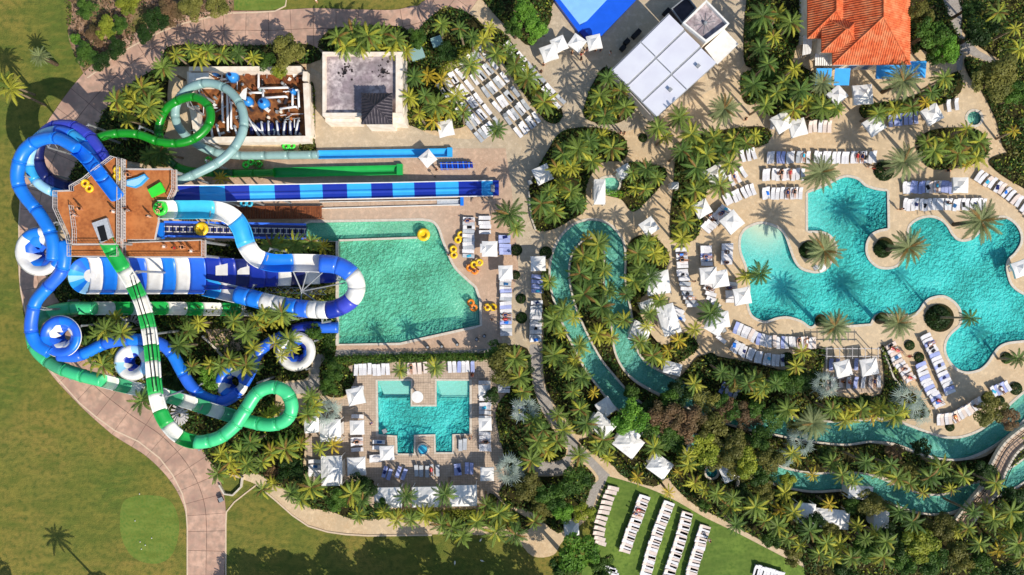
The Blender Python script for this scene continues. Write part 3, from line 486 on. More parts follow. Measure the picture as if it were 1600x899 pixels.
# two-lane racer
r = thing('racer_slide', 'long straight two lane racer slide in alternating navy and light blue panels', 'water slide', at(500, 300))
P = slide(r, [(270, 304, 10.8), (330, 303.5, 8.6), (390, 302.5, 6.4), (450, 301.5, 4.4), (520, 300, 2.8), (600, 298.5, 1.6), (690, 296.5, 0.9), (770, 295, 0.7)], lambda k, d: (3.2, LANES(1.15), ('deepblue', 'sky')[k % 2]), smooth=False)
for sgn in (-1, 1):
    mb = MB(); sweep(P, 0, len(P) - 1, [(sgn * 1.2 - .07, 0.4), (sgn * 1.2 + .07, 0.4), (sgn * 1.2 + .07, 0.5), (sgn * 1.2 - .07, 0.5)], mb); mb.build('side_rail', 'white', r)
mb = MB(); mb.box(at(775, 294.5, 0.4), (0.9, 2.3, 0.9)); mb.build('splash_box', 'deepblue', r)
mb = MB(); mb.box(at(770, 294.5, 0.9), (0.6, 1.1, 0.1)); mb.build('drain_grate', 'grey', r)
for x in (300, 345, 390, 440):
    i = min(range(len(P)), key=lambda j: abs(P[j].x - at(x, 0, P[j].z).x)); mb = MB(); [mb.bar((P[i].x, P[i].y + d, 0), (P[i].x, P[i].y + d, P[i].z - 0.1), 0.14) for d in (-1, 1)]; mb.build('support_column', 'grey', r)
r = thing('braking_lane', 'low white walled empty run out lane with a blue end below the racer', 'water slide', at(600, 320))
mb = MB(); mb.bar(at(500, 326, 0.25), at(722, 320, 0.25), 0.1, 4); mb.bar(at(500, 316, 0.25), at(722, 312, 0.25), 0.08, 4); mb.build('side_rail', 'white', r)
for k in range(9): mb = MB(); x = 512 + k * 19; mb.box(at(x, 321 - k * .3, 0.07), (1.78, 0.9, 0.06), -0.03); mb.build('lane_panel', 'pinkpave', r)
mb = MB(); mb.box(at(722, 315, 0.35), (0.5, 1.3, 0.6)); mb.build('lane_end', 'blue', r); mb = MB(); mb.box(at(700, 316.5, 0.09), (3.4, 1.0, 0.1)); mb.build('lane_pan', 'loungergrey', r)
# raft slide
r = thing('raft_slide', 'wide blue and white raft slide bending from the tower out over the green pool', 'water slide', at(500, 440))
seg = [(2.2, UR, 'slidewhite'), (4.6, UR, 'aqua'), (3.2, UR, 'slidewhite'), (3.4, UR, 'sky'), (2.9, UR, 'slidewhite'), (3.8, UR, 'blue'), (3.6, UR, 'slidewhite'), (2.0, TR, 'midblue'), (2.0, TR, 'midblue'), (1.6, TR, 'slidewhite'), (1.6, TR, 'slidewhite'), (1.6, TR, 'indigo'), (1.6, TR, 'deepblue'), (1.3, TR, 'slidewhite'), (1.3, TR, 'slidewhite'), (1.7, TR, 'midblue'), (1.7, TR, 'blue'), (1.5, TR, 'slidewhite'), (1.6, TR, 'slidewhite'), (1.9, TR, 'blue'), (2.0, TR, 'blue'), (3.0, UR, 'slidewhite'), (2.5, UR, 'sky'), (2.2, UR, 'slidewhite'), (2.0, UR, 'midblue'), (2.0, UR, 'slidewhite'), (2.0, UR, 'pale'), (2.0, UR, 'slidewhite')]
slide(r, [(246, 328, 12.6), (290, 328, 12.3), (325, 328, 12.0), (350, 332, 11.6), (367, 343, 11.2), (378, 361, 10.8), (385, 383, 10.3), (400, 402, 9.8), (426, 411, 9.3), (462, 411, 8.8), (500, 412, 8.4), (530, 416, 8.0), (552, 432, 7.6), (557, 453, 7.2), (546, 471, 6.8), (522, 483, 6.4), (492, 484, 6.0), (455, 480, 5.6), (420, 473, 5.2), (385, 464, 4.9), (350, 456, 4.6), (318, 449, 4.4)], seg, flange=True, cols=1.3, colstep=11, arm=1.9)
mb = MB(); c = at(487, 455, 0)
hub = Vector((c.x, c.y, 5.2)); mb.bar(c, hub, 0.28, 10, 0.22)
for q in ((458, 424, 7.2), (480, 424, 7.0), (505, 425, 6.8), (540, 442, 6.4), (500, 475, 5.4), (470, 474, 5.0)): mb.bar(hub, at(*q), 0.1)
mb.build('support_column', 'grey', r)
for a, b in (((412, 452), (510, 456)), ((435, 500), (490, 490))):       # lattice beams
    mb = MB(); p = at(*a, 2.2); q = at(*b, 2.8); n = 9
    for k in range(n):
        s = p.lerp(q, k / n); t = p.lerp(q, (k + 1) / n); off = Vector((0, 0.45, 0)); mb.bar(s + off, t - off, 0.05, 4); mb.bar(s - off, t + off, 0.05, 4); mb.bar(s + off, t + off, 0.06, 4); mb.bar(s - off, t - off, 0.06, 4)
    mb.build('lattice_beam', 'grey', r)
# wide striped trough with the round turning bowl
r = thing('boomerang_slide', 'wide half pipe of blue and white stripes with a round turning end beside the tower', 'water slide', at(300, 430))
W1 = WIDE(2.75, 1.1)
slide(r, [(141, 431, 4.4), (200, 431, 4.2), (260, 431, 4.0), (322, 431, 3.7)], alt([(1.9, W1, 'slidewhite'), (1.9, W1, 'blue'), (1.9, W1, 'slidewhite'), (1.9, W1, 'midblue')]), smooth=False, cols=0.4, colstep=8)
def W2(k, d):
    h = 2.45 - d * 0.045; return (1.9, WIDE(h, 1.2), 'slidewhite' if d > 9 and k % 2 else 'navy' if k % 4 == 2 else 'deepblue')
slide(r, [(322, 428, 3.5), (380, 428, 3.0), (440, 427, 2.4), (500, 426, 1.4), (532, 424, 0.8)], W2, smooth=False, cols=0.3)
for k in range(6):
    x = 346 + k * 34; w0 = 1.8 if k < 3 else 1.5; p = at(x, 417 if k < 2 else 421, 3.6 - k * .42); mb = MB(); mb.box(p + Vector((0, 0, -.1 if k < 2 else -.5)), (w0, 2.6 - k * .25, .1)); mb.build('white_deck_panel', 'slidewhite', r)
c = at(141, 431, 4.4)
for k, m in enumerate(['blue', 'midblue', 'blue', 'sky', 'pale', 'sky', 'blue', 'pale']):
    mb = MB(); a0 = math.pi / 2 + k * math.pi / 8; mb.lathe([(0.9, 0.0), (1.6, 0.35), (2.2, 0.6), (2.65, 1.02), (2.75, 1.02), (2.6, 0.5), (1.8, -0.1), (0.9, -0.1)], c, 4, a0, a0 + math.pi / 8); mb.build('bowl_sector', m, r, True)
mb = MB(); mb.lathe([(0.0, 0.03), (0.95, 0.03), (0.95, -0.1)], c, 20); mb.build('bowl_floor', 'slidewhite', r)
# green and white slide
r = thing('speed_slide', 'green and white striped slide looping in mint green tubes around the far corner', 'water slide', at(250, 600))
seg = [(1.5, UG, 'pgreen'), (2.6, UG, 'pgreen'), (2.4, UG, 'slidewhite'), (1.9, UG, 'pgreen'), (2.2, UG, 'slidewhite')] + [(2.0, UG, ('pgreen', 'slidewhite')[k % 2]) for k in range(9)] + [(1.8, TG, 'mint')] * 2 + [(2.6, TG, 'mint')] * 7
slide(r, [(165, 374, 13.1), (181, 402, 12.7), (205, 440, 12.2), (222, 475, 11.8), (233, 518, 11.4), (238, 560, 11.0), (241, 600, 10.6), (247, 632, 10.2), (259, 660, 9.8), (280, 682, 9.4), (310, 691, 9.0), (344, 683, 8.6), (370, 662, 8.3)], seg, flange=True, cols=1.0, colstep=9)
slide(r, [(369, 663, 8.3), (385, 638, 8.0), (402, 614, 7.7), (425, 605, 7.4), (447, 613, 7.2), (456, 636, 7.0), (447, 656, 6.8), (423, 664, 6.6), (395, 660, 6.3), (368, 652, 6.1)], alt([(2.5, TG, 'mint')]), flange=True, cols=1.0, colstep=9)
slide(r, [(368, 652, 6.1), (330, 640, 5.9), (290, 627, 5.7), (250, 616, 5.4), (205, 606, 5.2), (160, 595, 5.0)], alt([(1.9, UG, 'jade'), (1.9, UG, 'slidewhite')]), flange=True, cols=1.0, colstep=9)
slide(r, [(161, 595, 5.0), (125, 586, 4.8), (88, 572, 4.5), (60, 549, 4.2), (51, 522, 3.9), (58, 500, 3.6), (82, 487, 3.3), (112, 482, 3.0), (148, 482, 2.8)], alt([(2.9, TG, 'mint'), (2.9, TG, 'mint'), (2.9, TG, 'jade')]), flange=True, cols=1.0, colstep=8)
slide(r, [(148, 482, 2.8), (200, 482, 2.4), (260, 482, 2.0), (330, 483, 1.6), (400, 484, 1.2), (445, 486, 0.9)], alt([(2.4, UG, 'slidewhite'), (2.4, UG, 'pgreen')]), flange=True, cols=1.0, colstep=11)
for a, b in (((208, 438, 12.6), (232, 515, 11.9)), ((232, 515, 11.9), (243, 612, 10.9))):
    for off in (-3, 3): mb = MB(); mb.bar(at(a[0] + off, a[1], a[2] - 0.4), at(b[0] + off, b[1], b[2] - 0.4), 0.07, 4); mb.build('lane_divider', 'black', r)
# spiral service stairs between the slides
for x, y in ((208, 508), (295, 640)):
    t = thing('spiral_stair', 'grey metal spiral stair ' + ('north of the petal bowl and palms' if y < 600 else 'inside the mint green loop near the drive'), 'stair', at(x, y), group='spiral stairs')
    c = at(x, y)
    for k in range(22):
        a = k * 0.33; mb = MB(); mb.box((c.x + 1.2 * math.cos(a), c.y + 1.2 * math.sin(a), 0.2 + k * 0.2), (1.2, 0.28, 0.05), a); mb.build('tread', 'rail', t)
    mb = MB(); pr = [Vector((c.x + 1.85 * math.cos(a), c.y + 1.85 * math.sin(a), 1.2 + 0.2 * a / 0.33)) for a in np.linspace(0, 7.2, 30)]
    for p, q in zip(pr, pr[1:]): mb.bar(p, q, 0.05, 4)
    mb.build('handrail', 'rail', t); mb = MB(); mb.bar(c, (c.x, c.y, 5), 0.12); mb.build('central_post', 'grey', t)
# ------------------------------------------------------------ tower
t = thing('slide_tower', 'tall slide tower with reddish timber decks and pale railings', 'tower', at(180, 330))
def rail(pts, h=1.0, name='railing', closed=False):
    P = [at(*p) for p in pts]; mb = MB()
    for a, b in zip(P, P[1:] + (P[:1] if closed else [])):
        for z in (0.1, 0.55, h): mb.bar(a + Vector((0, 0, z)), b + Vector((0, 0, z)), 0.035 if z < h else 0.06, 4)
        n = max(1, int((b - a).length / 0.45))
        for k in range(n + 1): p = a.lerp(b, k / n); mb.bar(p, p + Vector((0, 0, h)), 0.03, 4)
    return mb.build(name, 'rail', t)
def plat(pts, z, name='deck_platform'):
    mb = MB(); pl = ccw([tuple(p)[:2] for p in poly(pts, z)]); mb.prism(pl, z - 0.12, z); mb.build(name, 'wood', t)
    mb = MB(); mb.prism([tuple(p) for p in offset(pl, 0.1)], z - 0.5, z - 0.13); mb.build('deck_frame', 'rail', t)
A = [(90, 300), (116, 299), (115, 292), (136, 280), (150, 268), (179, 246), (189, 249), (189, 382), (112, 382), (109, 368), (90, 326)]
plat(A, 13.0); rail([p + (13.0,) for p in A], closed=True)
B = [(197, 266), (274, 266), (274, 296), (267, 312), (246, 312), (246, 345), (240, 374), (197, 374)]; plat(B, 12.0); rail([p + (12.0,) for p in [(197, 266), (274, 266), (274, 296), (267, 312)]])
C1 = [(112, 384), (189, 384), (189, 400), (112, 400)]; plat(C1, 11.4); rail([p + (11.4,) for p in [(189, 384), (189, 401), (112, 401), (112, 384)]])
D = [(197, 380), (320, 376), (320, 402), (197, 402)]; plat(D, 9.6); rail([p + (9.6,) for p in D], closed=True)
mb = MB(); mb.prism(ccw([tuple(p)[:2] for p in poly([(189.5, 248), (196.5, 250), (196.5, 378), (189.5, 378)], 12.6)]), 12.3, 12.6); mb.build('stair_landing', 'wood', t)
rail([(189.5, 248, 12.7), (189.5, 378, 12.7)], 1.1); rail([(196.5, 250, 12.7), (196.5, 378, 12.7)], 1.1)
for k in range(26): mb = MB(); y = 252 + k * 4.8; mb.box(at(193, y, 12.72 + (k % 3) * .05), (0.6, 0.36, 0.06)); mb.build('stair_tread', 'rail', t)
for x, y, z in [(92, 302, 12.6), (92, 326, 12.6), (112, 380, 12.6), (140, 282, 12.6), (178, 250, 12.6), (187, 380, 12.6), (150, 340, 12.6), (200, 268, 11.6), (272, 268, 11.6), (272, 296, 11.6), (240, 372, 11.6), (200, 372, 11.6), (114, 399, 11), (187, 399, 11), (318, 378, 9.2), (318, 400, 9.2), (260, 400, 9.2), (200, 400, 9.2)]:
    p = at(x, y, z); mb = MB(); mb.bar((p.x, p.y, 0), p, 0.2, 8); mb.build('tower_column', 'grey', t)
for z in (4, 8):
    for a, b in (((112, 382), (187, 382)), ((92, 302), (187, 302)), ((200, 268), (272, 268)), ((200, 372), (240, 372)), ((150, 340), (187, 382))):
        p = at(*a, 12); q = at(*b, 12); mb = MB(); mb.bar((p.x, p.y, z), (q.x, q.y, z), 0.12); mb.bar((p.x, p.y, z), (q.x, q.y, z + 3.8), 0.07); mb.build('tower_brace', 'grey', t)
for k in range(30):
    p = at(205 + k * 3.6, 392, 9.0 - k * 0.24); mb = MB(); mb.box((p.x, p.y + 3.0, p.z), (0.34, 1.6, 0.06)); mb.build('stair_tread', 'plank', t)
b = MB(); b.prism(ccw([tuple(p)[:2] for p in poly([(145, 349), (168, 341), (177, 370), (158, 380)], 13.2)]), 13.0, 13.45); b.build('start_surround', 'loungergrey', t)
b = MB(); b.prism(ccw([tuple(p)[:2] for p in poly([(152, 355), (163, 352), (169, 375), (159, 378)], 13.4)]), 13.42, 13.5); b.build('start_hatch', 'black', t)
rail([(115, 322, 13.0), (120, 360, 13.0), (120, 382, 13.0)], 1.0)
# launch pools and mats standing on the decks
o = thing('launch_tub', 'pale blue angular launch tub on the right tower deck', 'slide tub', at(212, 284, 12)); mb = MB(); pl = [tuple(p)[:2] for p in poly([(197, 282), (215, 277), (226, 272), (231, 278), (219, 290), (210, 294), (197, 291)], 12.4)][::-1]; mb.prism(ccw(pl), 12.0, 12.45); mb.build('tub_shell', 'sky', o); mb = MB(); mb.prism([tuple(p) for p in offset(ccw(pl), -0.2)], 12.2, 12.5); mb.build('tub_water', 'pale', o)
def stack(x, y, z, m, lbl, n=5):
    o = thing('mat_stack', lbl, 'slide mats', at(x, y, z)); p = at(x, y, z)
    for k in range(n): mb = MB(); mb.box((p.x + random.uniform(-.1, .1), p.y + random.uniform(-.1, .1), z + 0.08 + k * 0.12), (2.0, 1.2, 0.09), 0.5 + random.uniform(-.12, .12)); mb.build('mat', m, o)
stack(247, 298, 12, 'lime', 'messy stack of bright green slide mats on the right deck')
# conveyor lift
r = thing('raft_conveyor', 'blue framed raft conveyor with slatted belt rising from the pool to the tower', 'conveyor', at(370, 360))
a0, b0 = (256, 358, 9.5), (478, 362, 0.8)
for dy in (-11, 11): mb = MB(); mb.bar(at(a0[0], a0[1] + dy, a0[2]), at(b0[0], b0[1] + dy, b0[2]), 0.22, 4); mb.build('side_beam', 'midblue', r)
mb = MB(); pa = at(*a0); pb = at(*b0)
mb.add([(pa.x, pa.y - 0.9, pa.z - .2), (pb.x, pb.y - 0.9, pb.z - .2), (pb.x, pb.y + 0.9, pb.z - .2), (pa.x, pa.y + 0.9, pa.z - .2), (pa.x, pa.y - 0.9, pa.z - .4), (pb.x, pb.y - 0.9, pb.z - .4), (pb.x, pb.y + 0.9, pb.z - .4), (pa.x, pa.y + 0.9, pa.z - .4)], [(0, 1, 2, 3), (7, 6, 5, 4), (0, 4, 5, 1), (2, 6, 7, 3)]); mb.build('belt', 'navy', r)
for dy in (-4, 4): mb = MB(); mb.bar(at(a0[0], a0[1] + dy, a0[2] - .1), at(b0[0], b0[1] + dy, b0[2] - .1), 0.1, 4); mb.build('belt_rail', 'rail', r)
for k in range(44): mb = MB(); p = pa.lerp(pb, (k + .5) / 44); mb.box((p.x, p.y, p.z - .05), (0.14, 0.9, 0.06)); mb.build('belt_slat', 'rail' if k % 2 else 'black', r)
mb = MB(); mb.box(at(248, 361, 9.6), (1.5, 2.3, 0.5)); mb.build('head_box', 'blue', r)
mb = MB(); mb.box(at(230, 358, 9.8), (1.5, 1.1, 0.2)); mb.build('landing_plate', 'loungergrey', r)
for x in (300, 345, 400): p = pa.lerp(pb, (x - 256) / 222); mb = MB(); [mb.bar((p.x, p.y + d, 0), (p.x, p.y + d, p.z), 0.12) for d in (-.9, .9)]; mb.build('support_column', 'grey', r)
# plank boardwalk
r = thing('boardwalk', 'narrow brown timber boardwalk below the racer slide', 'boardwalk', at(440, 332))
for k in range(56): mb = MB(); mb.box(at(281 + k * 4.0, 332.5, 0.5), (0.34, 1.75, 0.07)); mb.build('plank', 'plank', r)
for y in (323, 341.5): mb = MB(); mb.box(at(392, y, 0.55), (22.6, 0.14, 0.2)); mb.build('edge_board', 'plank', r)
# ------------------------------------------------------------ buildings
def hip_roof(root, x0, y0, x1, y1, z, rise, ridge='x', name='roof', m='tileroof', rib=0.34, ribm='tileroof', over=0.0, ribname='roof_tile_rows'):
    # rectangle in metres; hip roof with ribs running down every slope
    x0, x1 = min(x0, x1) - over, max(x0, x1) + over; y0, y1 = min(y0, y1) - over, max(y0, y1) + over
    W, D = x1 - x0, y1 - y0; h = min(W, D) / 2
    if W >= D: a = Vector((x0 + h, (y0 + y1) / 2, z + rise)); b = Vector((x1 - h, (y0 + y1) / 2, z + rise))
    else: a = Vector(((x0 + x1) / 2, y0 + h, z + rise)); b = Vector(((x0 + x1) / 2, y1 - h, z + rise))
    c = [Vector((x0, y0, z)), Vector((x1, y0, z)), Vector((x1, y1, z)), Vector((x0, y1, z))]
    if W >= D: faces = [[c[0], c[1], b, a], [c[1], c[2], b], [c[2], c[3], a, b], [c[3], c[0], a]]
    else: faces = [[c[0], c[1], a], [c[1], c[2], b, a], [c[2], c[3], b], [c[3], c[0], a, b]]
    mb = MB()
    for f in faces:
        n = len(mb.v); mb.add(f, [tuple(range(len(f)))])
    mb.add([p - Vector((0, 0, 0.25)) for p in c] + c, [(0, 1, 5, 4), (1, 2, 6, 5), (2, 3, 7, 6), (3, 0, 4, 7), (3, 2, 1, 0)]); rf = mb.build(name, m, root)
    rb = MB()
    for f in faces:
        e = f[1] - f[0]; L = e.length; e.normalize(); nrm = (f[1] - f[0]).cross(f[2] - f[0]).normalized(); up = nrm.cross(e).normalized()
        pts = [((p - f[0]).dot(e), (p - f[0]).dot(up)) for p in f]; n = int(L / rib)
        for k in range(n):
            s = (k + 0.5) * L / n; hts = []
            for i in range(len(pts)):
                (s0, t0), (s1, t1) = pts[i], pts[(i + 1) % len(pts)]
                if (s0 - s) * (s1 - s) < 0: hts.append(t0 + (t1 - t0) * (s - s0) / (s1 - s0))
            if not hts: continue
            t = max(hts); q = rib * 0.3
            if t < 0.2: continue
            seg = max(1, int(t / 0.9)) if rib < 0.5 else 1
            for j in range(seg):
                ta, tb = t * j / seg, t * (j + 1) / seg; lo, hi = 0.02, 0.09
                A0 = f[0] + e * s + up * ta; B0 = f[0] + e * s + up * tb
                rb.add([A0 - e * q + nrm * lo, A0 + nrm * hi * 1.3, A0 + e * q + nrm * lo, B0 - e * q + nrm * lo, B0 + nrm * hi, B0 + e * q + nrm * lo], [(0, 1, 4, 3), (1, 2, 5, 4), (0, 2, 1), (3, 4, 5)])
    o = rb.build(ribname, ribm, root); o['kind'] = 'stuff'
    mb = MB()
    for p, q in [(a, b)] + ([(c[0], a), (c[3], a), (c[1], b), (c[2], b)] if W >= D else [(c[0], a), (c[1], a), (c[2], b), (c[3], b)]):
        mb.bar(p + Vector((0, 0, 0.06)), q + Vector((0, 0, 0.06)), 0.11, 6)
    mb.build('ridge_cap', ribm, root); return rf
def recmetres(px0, py0, px1, py1, z): a = at(px0, py0, z); b = at(px1, py1, z); return min(a.x, b.x), min(a.y, b.y), max(a.x, b.x), max(a.y, b.y)
# orange tiled house
h = thing('tiled_house', 'house with an orange clay tile hip roof at the top edge', 'house', at(1345, 40))
x0, y0, x1, y1 = recmetres(1301, -75, 1422, 101, 5.0)
mb = MB(); mb.box(((x0 + x1) / 2, (y0 + y1) / 2, 2.4), (x1 - x0 - 1.4, y1 - y0 - 1.4, 4.8)); mb.build('wall', 'stucco', h)
hip_roof(h, x0, y0, x1, y1, 5.0, 3.4)
X0, Y0, X1, Y1 = recmetres(1284, 25, 1345, 82, 5.3)
mb = MB(); mb.box(((X0 + X1) / 2, (Y0 + Y1) / 2, 2.5), (X1 - X0 - 1, Y1 - Y0 - 1, 5.0)); mb.build('wall', 'stucco', h)
hip_roof(h, X0, Y0, X1, Y1, 5.32, 1.9)
X0, Y0, X1, Y1 = recmetres(1262, -60, 1330, 60, 4.5)
mb = MB(); mb.box(((X0 + X1) / 2, (Y0 + Y1) / 2, 2.15), (X1 - X0 - 1, Y1 - Y0 - 1, 4.3)); mb.build('wall', 'stucco', h)
hip_roof(h, X0, Y0, X1, Y1, 4.5, 2.2)
for wx in (1320, 1345, 1370, 1400):
    mb = MB(); p = at(wx, 98, 4.7); q = Vector((p.x, y0 + 0.68, 1.6)); mb.box(q, (1.5, 0.12, 2.2)); f = mb.build('window', 'white', h); mb = MB(); mb.box(q - Vector((0, .05, 0)), (1.3, .06, 2.0)); mb.build('pane', 'spa', f, root=h)
def awning(quad, z, m, lbl, stripes=0, slope=0.5):
    P = poly(quad, z); c = sum(P, Vector()) / 4; t = thing('awning', lbl, 'awning', (c.x, c.y, 0), group=None)
    ns = stripes or 1
    for k in range(ns):
        f0, f1 = k / ns, (k + 1) / ns - (0.25 / ns if stripes else 0); q = [P[0].lerp(P[1], f0), P[0].lerp(P[1], f1), P[3].lerp(P[2], f1) - Vector((0, 0, slope)), P[3].lerp(P[2], f0) - Vector((0, 0, slope))]
        mb = MB(); mb.add(q + [p - Vector((0, 0, .06)) for p in q], [(0, 1, 2, 3), (7, 6, 5, 4), (0, 4, 5, 1), (1, 5, 6, 2), (2, 6, 7, 3), (3, 7, 4, 0)]); mb.build('slat' if stripes else 'canopy', m, t)
    mb = MB(); [mb.bar((p.x, p.y, 0), (p.x, p.y, p.z - (slope if i > 1 else 0)), 0.05) for i, p in enumerate(P)]; mb.build('post', 'grey', t)
awning([(1276, 107), (1300, 107), (1301, 131), (1276, 131)], 3, 'awning', 'bright blue square awning half hidden by a palm, leftmost below the tiled house')
awning([(1305, 107), (1329, 107), (1329, 132), (1305, 132)], 3, 'awning', 'bright blue square awning clear of palms, below the tiled house')
awning([(1370, 98), (1448, 95), (1449, 120), (1371, 122)], 3, 'awning', 'long bright blue awning behind the big date palm by the tiled house')
awning([(1274, 84), (1299, 84), (1299, 101), (1276, 101)], 2.8, 'white', 'white slatted pergola at the lower left corner of the tiled house', 7)
awning([(1256, 55), (1270, 58), (1270, 82), (1256, 85)], 2.8, 'white', 'narrow white slatted pergola on the left side of the tiled house', 6)
# flat roofed villa
h = thing('flat_roof_building', 'white building with a stained flat roof, parapet and small dark hip roof', 'building', at(569, 138))
z = 4.6; x0, y0, x1, y1 = recmetres(505, 83, 630, 182, z)
mb = MB(); mb.box(((x0 + x1) / 2, (y0 + y1) / 2, 2.1), (x1 - x0, y1 - y0, 4.2)); mb.build('wall', 'stucco', h)
mb = MB(); mb.box(((x0 + x1) / 2, (y0 + y1) / 2, 4.24), (x1 - x0 - 0.6, y1 - y0 - 0.6, 0.06)); mb.build('roof_membrane', 'membrane', h)
for c, d in ((((x0 + x1) / 2, y1 - .2, 4.6), (x1 - x0, .45, .85)), (((x0 + x1) / 2, y0 + .2, 4.6), (x1 - x0, .45, .85)), ((x0 + .22, (y0 + y1) / 2, 4.602), (.44, y1 - y0 - .9, .85)), ((x1 - .55, (y0 + y1) / 2, 4.602), (1.0, y1 - y0 - .9, .85))):
    mb = MB(); mb.box(c, d); mb.build('parapet', 'stucco', h)
for px, py in ((539, 114), (599, 113)):
    c = at(px, py, 4.29); mb = MB(); mb.lathe([(0, 0.03), (.25, .03), (.25, -.02)], c, 10); mb.build('roof_drain', 'black', h)
    for k in range(26):
        a = rng.uniform(0, 6.28); rr = abs(rng.normal(0, 0.75)); s = rng.uniform(.08, .24); mb = MB(); mb.lathe([(0, 0.012), (s, .01), (s, 0)], (c.x + rr * math.cos(a), c.y + rr * math.sin(a) * 1.3 + .4, c.z - .005), 6); mb.build('roof_stain', 'stain', h)
X0, Y0, X1, Y1 = recmetres(565, 146, 613, 194, 6.2)
mb = MB(); mb.box(((X0 + X1) / 2, (Y0 + Y1) / 2, 3.0), (X1 - X0 - .6, Y1 - Y0 - .6, 6.0)); mb.build('tower_wall', 'stucco', h)
hip_roof(h, X0, Y0, X1, Y1, 6.2, 1.4, m='darkmetal', rib=0.42, ribm='darkmetal', name='hip_roof', ribname='standing_seam')
X0, Y0, X1, Y1 = recmetres(508, 180, 562, 190, 3.5); mb = MB(); mb.box(((X0 + X1) / 2, (Y0 + Y1) / 2, 1.7), (X1 - X0, Y1 - Y0, 3.4)); mb.build('front_wing', 'stucco', h)
for px in (522, 535, 548): mb = MB(); mb.box(at(px, 183.5, 3.44), (1.3, .35, .1)); mb.build('roof_vent', 'grey', h)
X0, Y0, X1, Y1 = recmetres(614, 180, 633, 192, 3.5); mb = MB(); mb.box(((X0 + X1) / 2, (Y0 + Y1) / 2, 1.7), (X1 - X0, Y1 - Y0, 3.4)); mb.build('front_wing', 'stucco', h)
# pump yard
h = thing('pump_yard_wall', 'low white walls enclosing the brown pump yard', 'wall', at(387, 162))
def wallseg(root, a, b, w2, hh, m='stucco'):
    p, q = at(*a, hh), at(*b, hh); d = q - p; mb = MB(); mb.box(((p.x + q.x) / 2, (p.y + q.y) / 2, hh / 2), (d.length, w2, hh), math.atan2(d.y, d.x)); mb.build('wall_panel', m, root)
wallseg(h, (295, 108), (470, 107), .7, 2.3); wallseg(h, (308, 219), (484, 217), .9, 2.31); wallseg(h, (478, 130), (482, 213), .9, 2.32); wallseg(h, (295, 112), (296, 150), .6, 2.28); wallseg(h, (477, 112), (476, 126), .7, 2.3)
wallseg(h, (300, 166), (308, 214), .9, 2.29)
o = sheet('pump_yard_floor', ccw(poly([(297, 106), (478, 106), (481, 218), (300, 218)])), 'brown', 0.16)
t = thing('flat_hut', 'small white flat roofed hut in the top left corner of the pump yard', 'hut', at(310, 125)); X0, Y0, X1, Y1 = recmetres(295, 114, 326, 134, 2.6)
mb = MB(); mb.box(((X0 + X1) / 2, (Y0 + Y1) / 2, 1.25), (X1 - X0 - .3, Y1 - Y0 - .3, 2.5)); mb.build('wall', 'stucco', t); mb = MB(); mb.box(((X0 + X1) / 2, (Y0 + Y1) / 2, 2.58), (X1 - X0, Y1 - Y0, .16)); mb.build('roof', 'white', t)
for i, (x, y, rr, lb) in enumerate([(366, 122, .95, 'blue round filter tank nearest the yard hut'), (340, 114, .7, 'small dark blue filter tank beside the yard hut'), (391, 161, .75, 'blue filter tank just right of the grey slide loop'), (415, 164, .9, 'blue filter tank in the middle of the pump yard'), (461, 146, .45, 'tiny blue tank framed by white pipe')]):
    t = thing('filter_tank', lb, 'tank', at(x, y), group='blue filter tanks'); mb = MB(); c = at(x, y); mb.lathe([(0, 1.7), (rr * .5, 1.62), (rr * .85, 1.35), (rr, 1.0), (rr, .1), (0, .1)], c, 18); mb.build('tank_body', 'tankblue', t, True); mb = MB(); mb.lathe([(0, 1.95), (rr * .25, 1.93), (rr * .25, 1.6)], c, 10); mb.build('lid', 'navy', t)
pp = [[(384, 178), (404, 211)], [(394, 192), (412, 210)], [(408, 191), (411, 210)], [(419, 190), (420, 210)], [(432, 190), (435, 210)], [(445, 190), (443, 210)], [(453, 190), (454, 209)], [(466, 188), (462, 209)], [(347, 143), (348, 190)], [(355, 148), (356, 205)], [(361, 160), (361, 200)],
      [(405, 138), (450, 137)], [(411, 141), (411, 162)], [(412, 153), (447, 151)], [(438, 170), (462, 167)], [(457, 141), (457, 165)], [(466, 141), (467, 166)], [(457, 141), (466, 141)], [(404, 113), (404, 138)], [(310, 195), (330, 197), (332, 216)], [(338, 195), (344, 215)], [(366, 197), (372, 216)], [(390, 145), (408, 145)], [(345, 124), (362, 124)]]
t = thing('pipework', 'white elbow pipes and straight runs over the pump yard filters', 'pipes', at(400, 180))
for ln in pp:
    mb = MB(); P = [at(x, y, 0.9) for x, y in ln]; mb.bar((P[0].x, P[0].y, 0.2), P[0], 0.17, 8)
    for a, b in zip(P, P[1:]): mb.bar(a, b, 0.17, 8)
    mb.bar(P[-1], (P[-1].x, P[-1].y, 0.2), 0.17, 8); mb.build('pipe', 'pipe', t, True)
for i in range(8):
    p = at(396 + i * 10, 203); o = thing('filter_vessel', f'{ORDS[i]} dark horizontal filter vessel from the left under the white pipes', 'filter', p, group='dark filter vessels'); mb = MB(); mb.bar(p + Vector((0, -.9, .55)), p + Vector((0, .9, .55)), .38, 12); mb.build('vessel', 'navy', o, True); mb = MB(); mb.box(p + Vector((0, 0, .15)), (.5, 1.2, .25)); mb.build('cradle', 'grey', o)
o = MB(); 
for k in range(14): o = MB(); p = at(408 + k * 3.3, 122 + (k % 2), 0.4); o.box(p, (.14, 1.7, .1), 0.45); q = o.build('pallet_board' if k else 'pallet_board', 'plank', h)
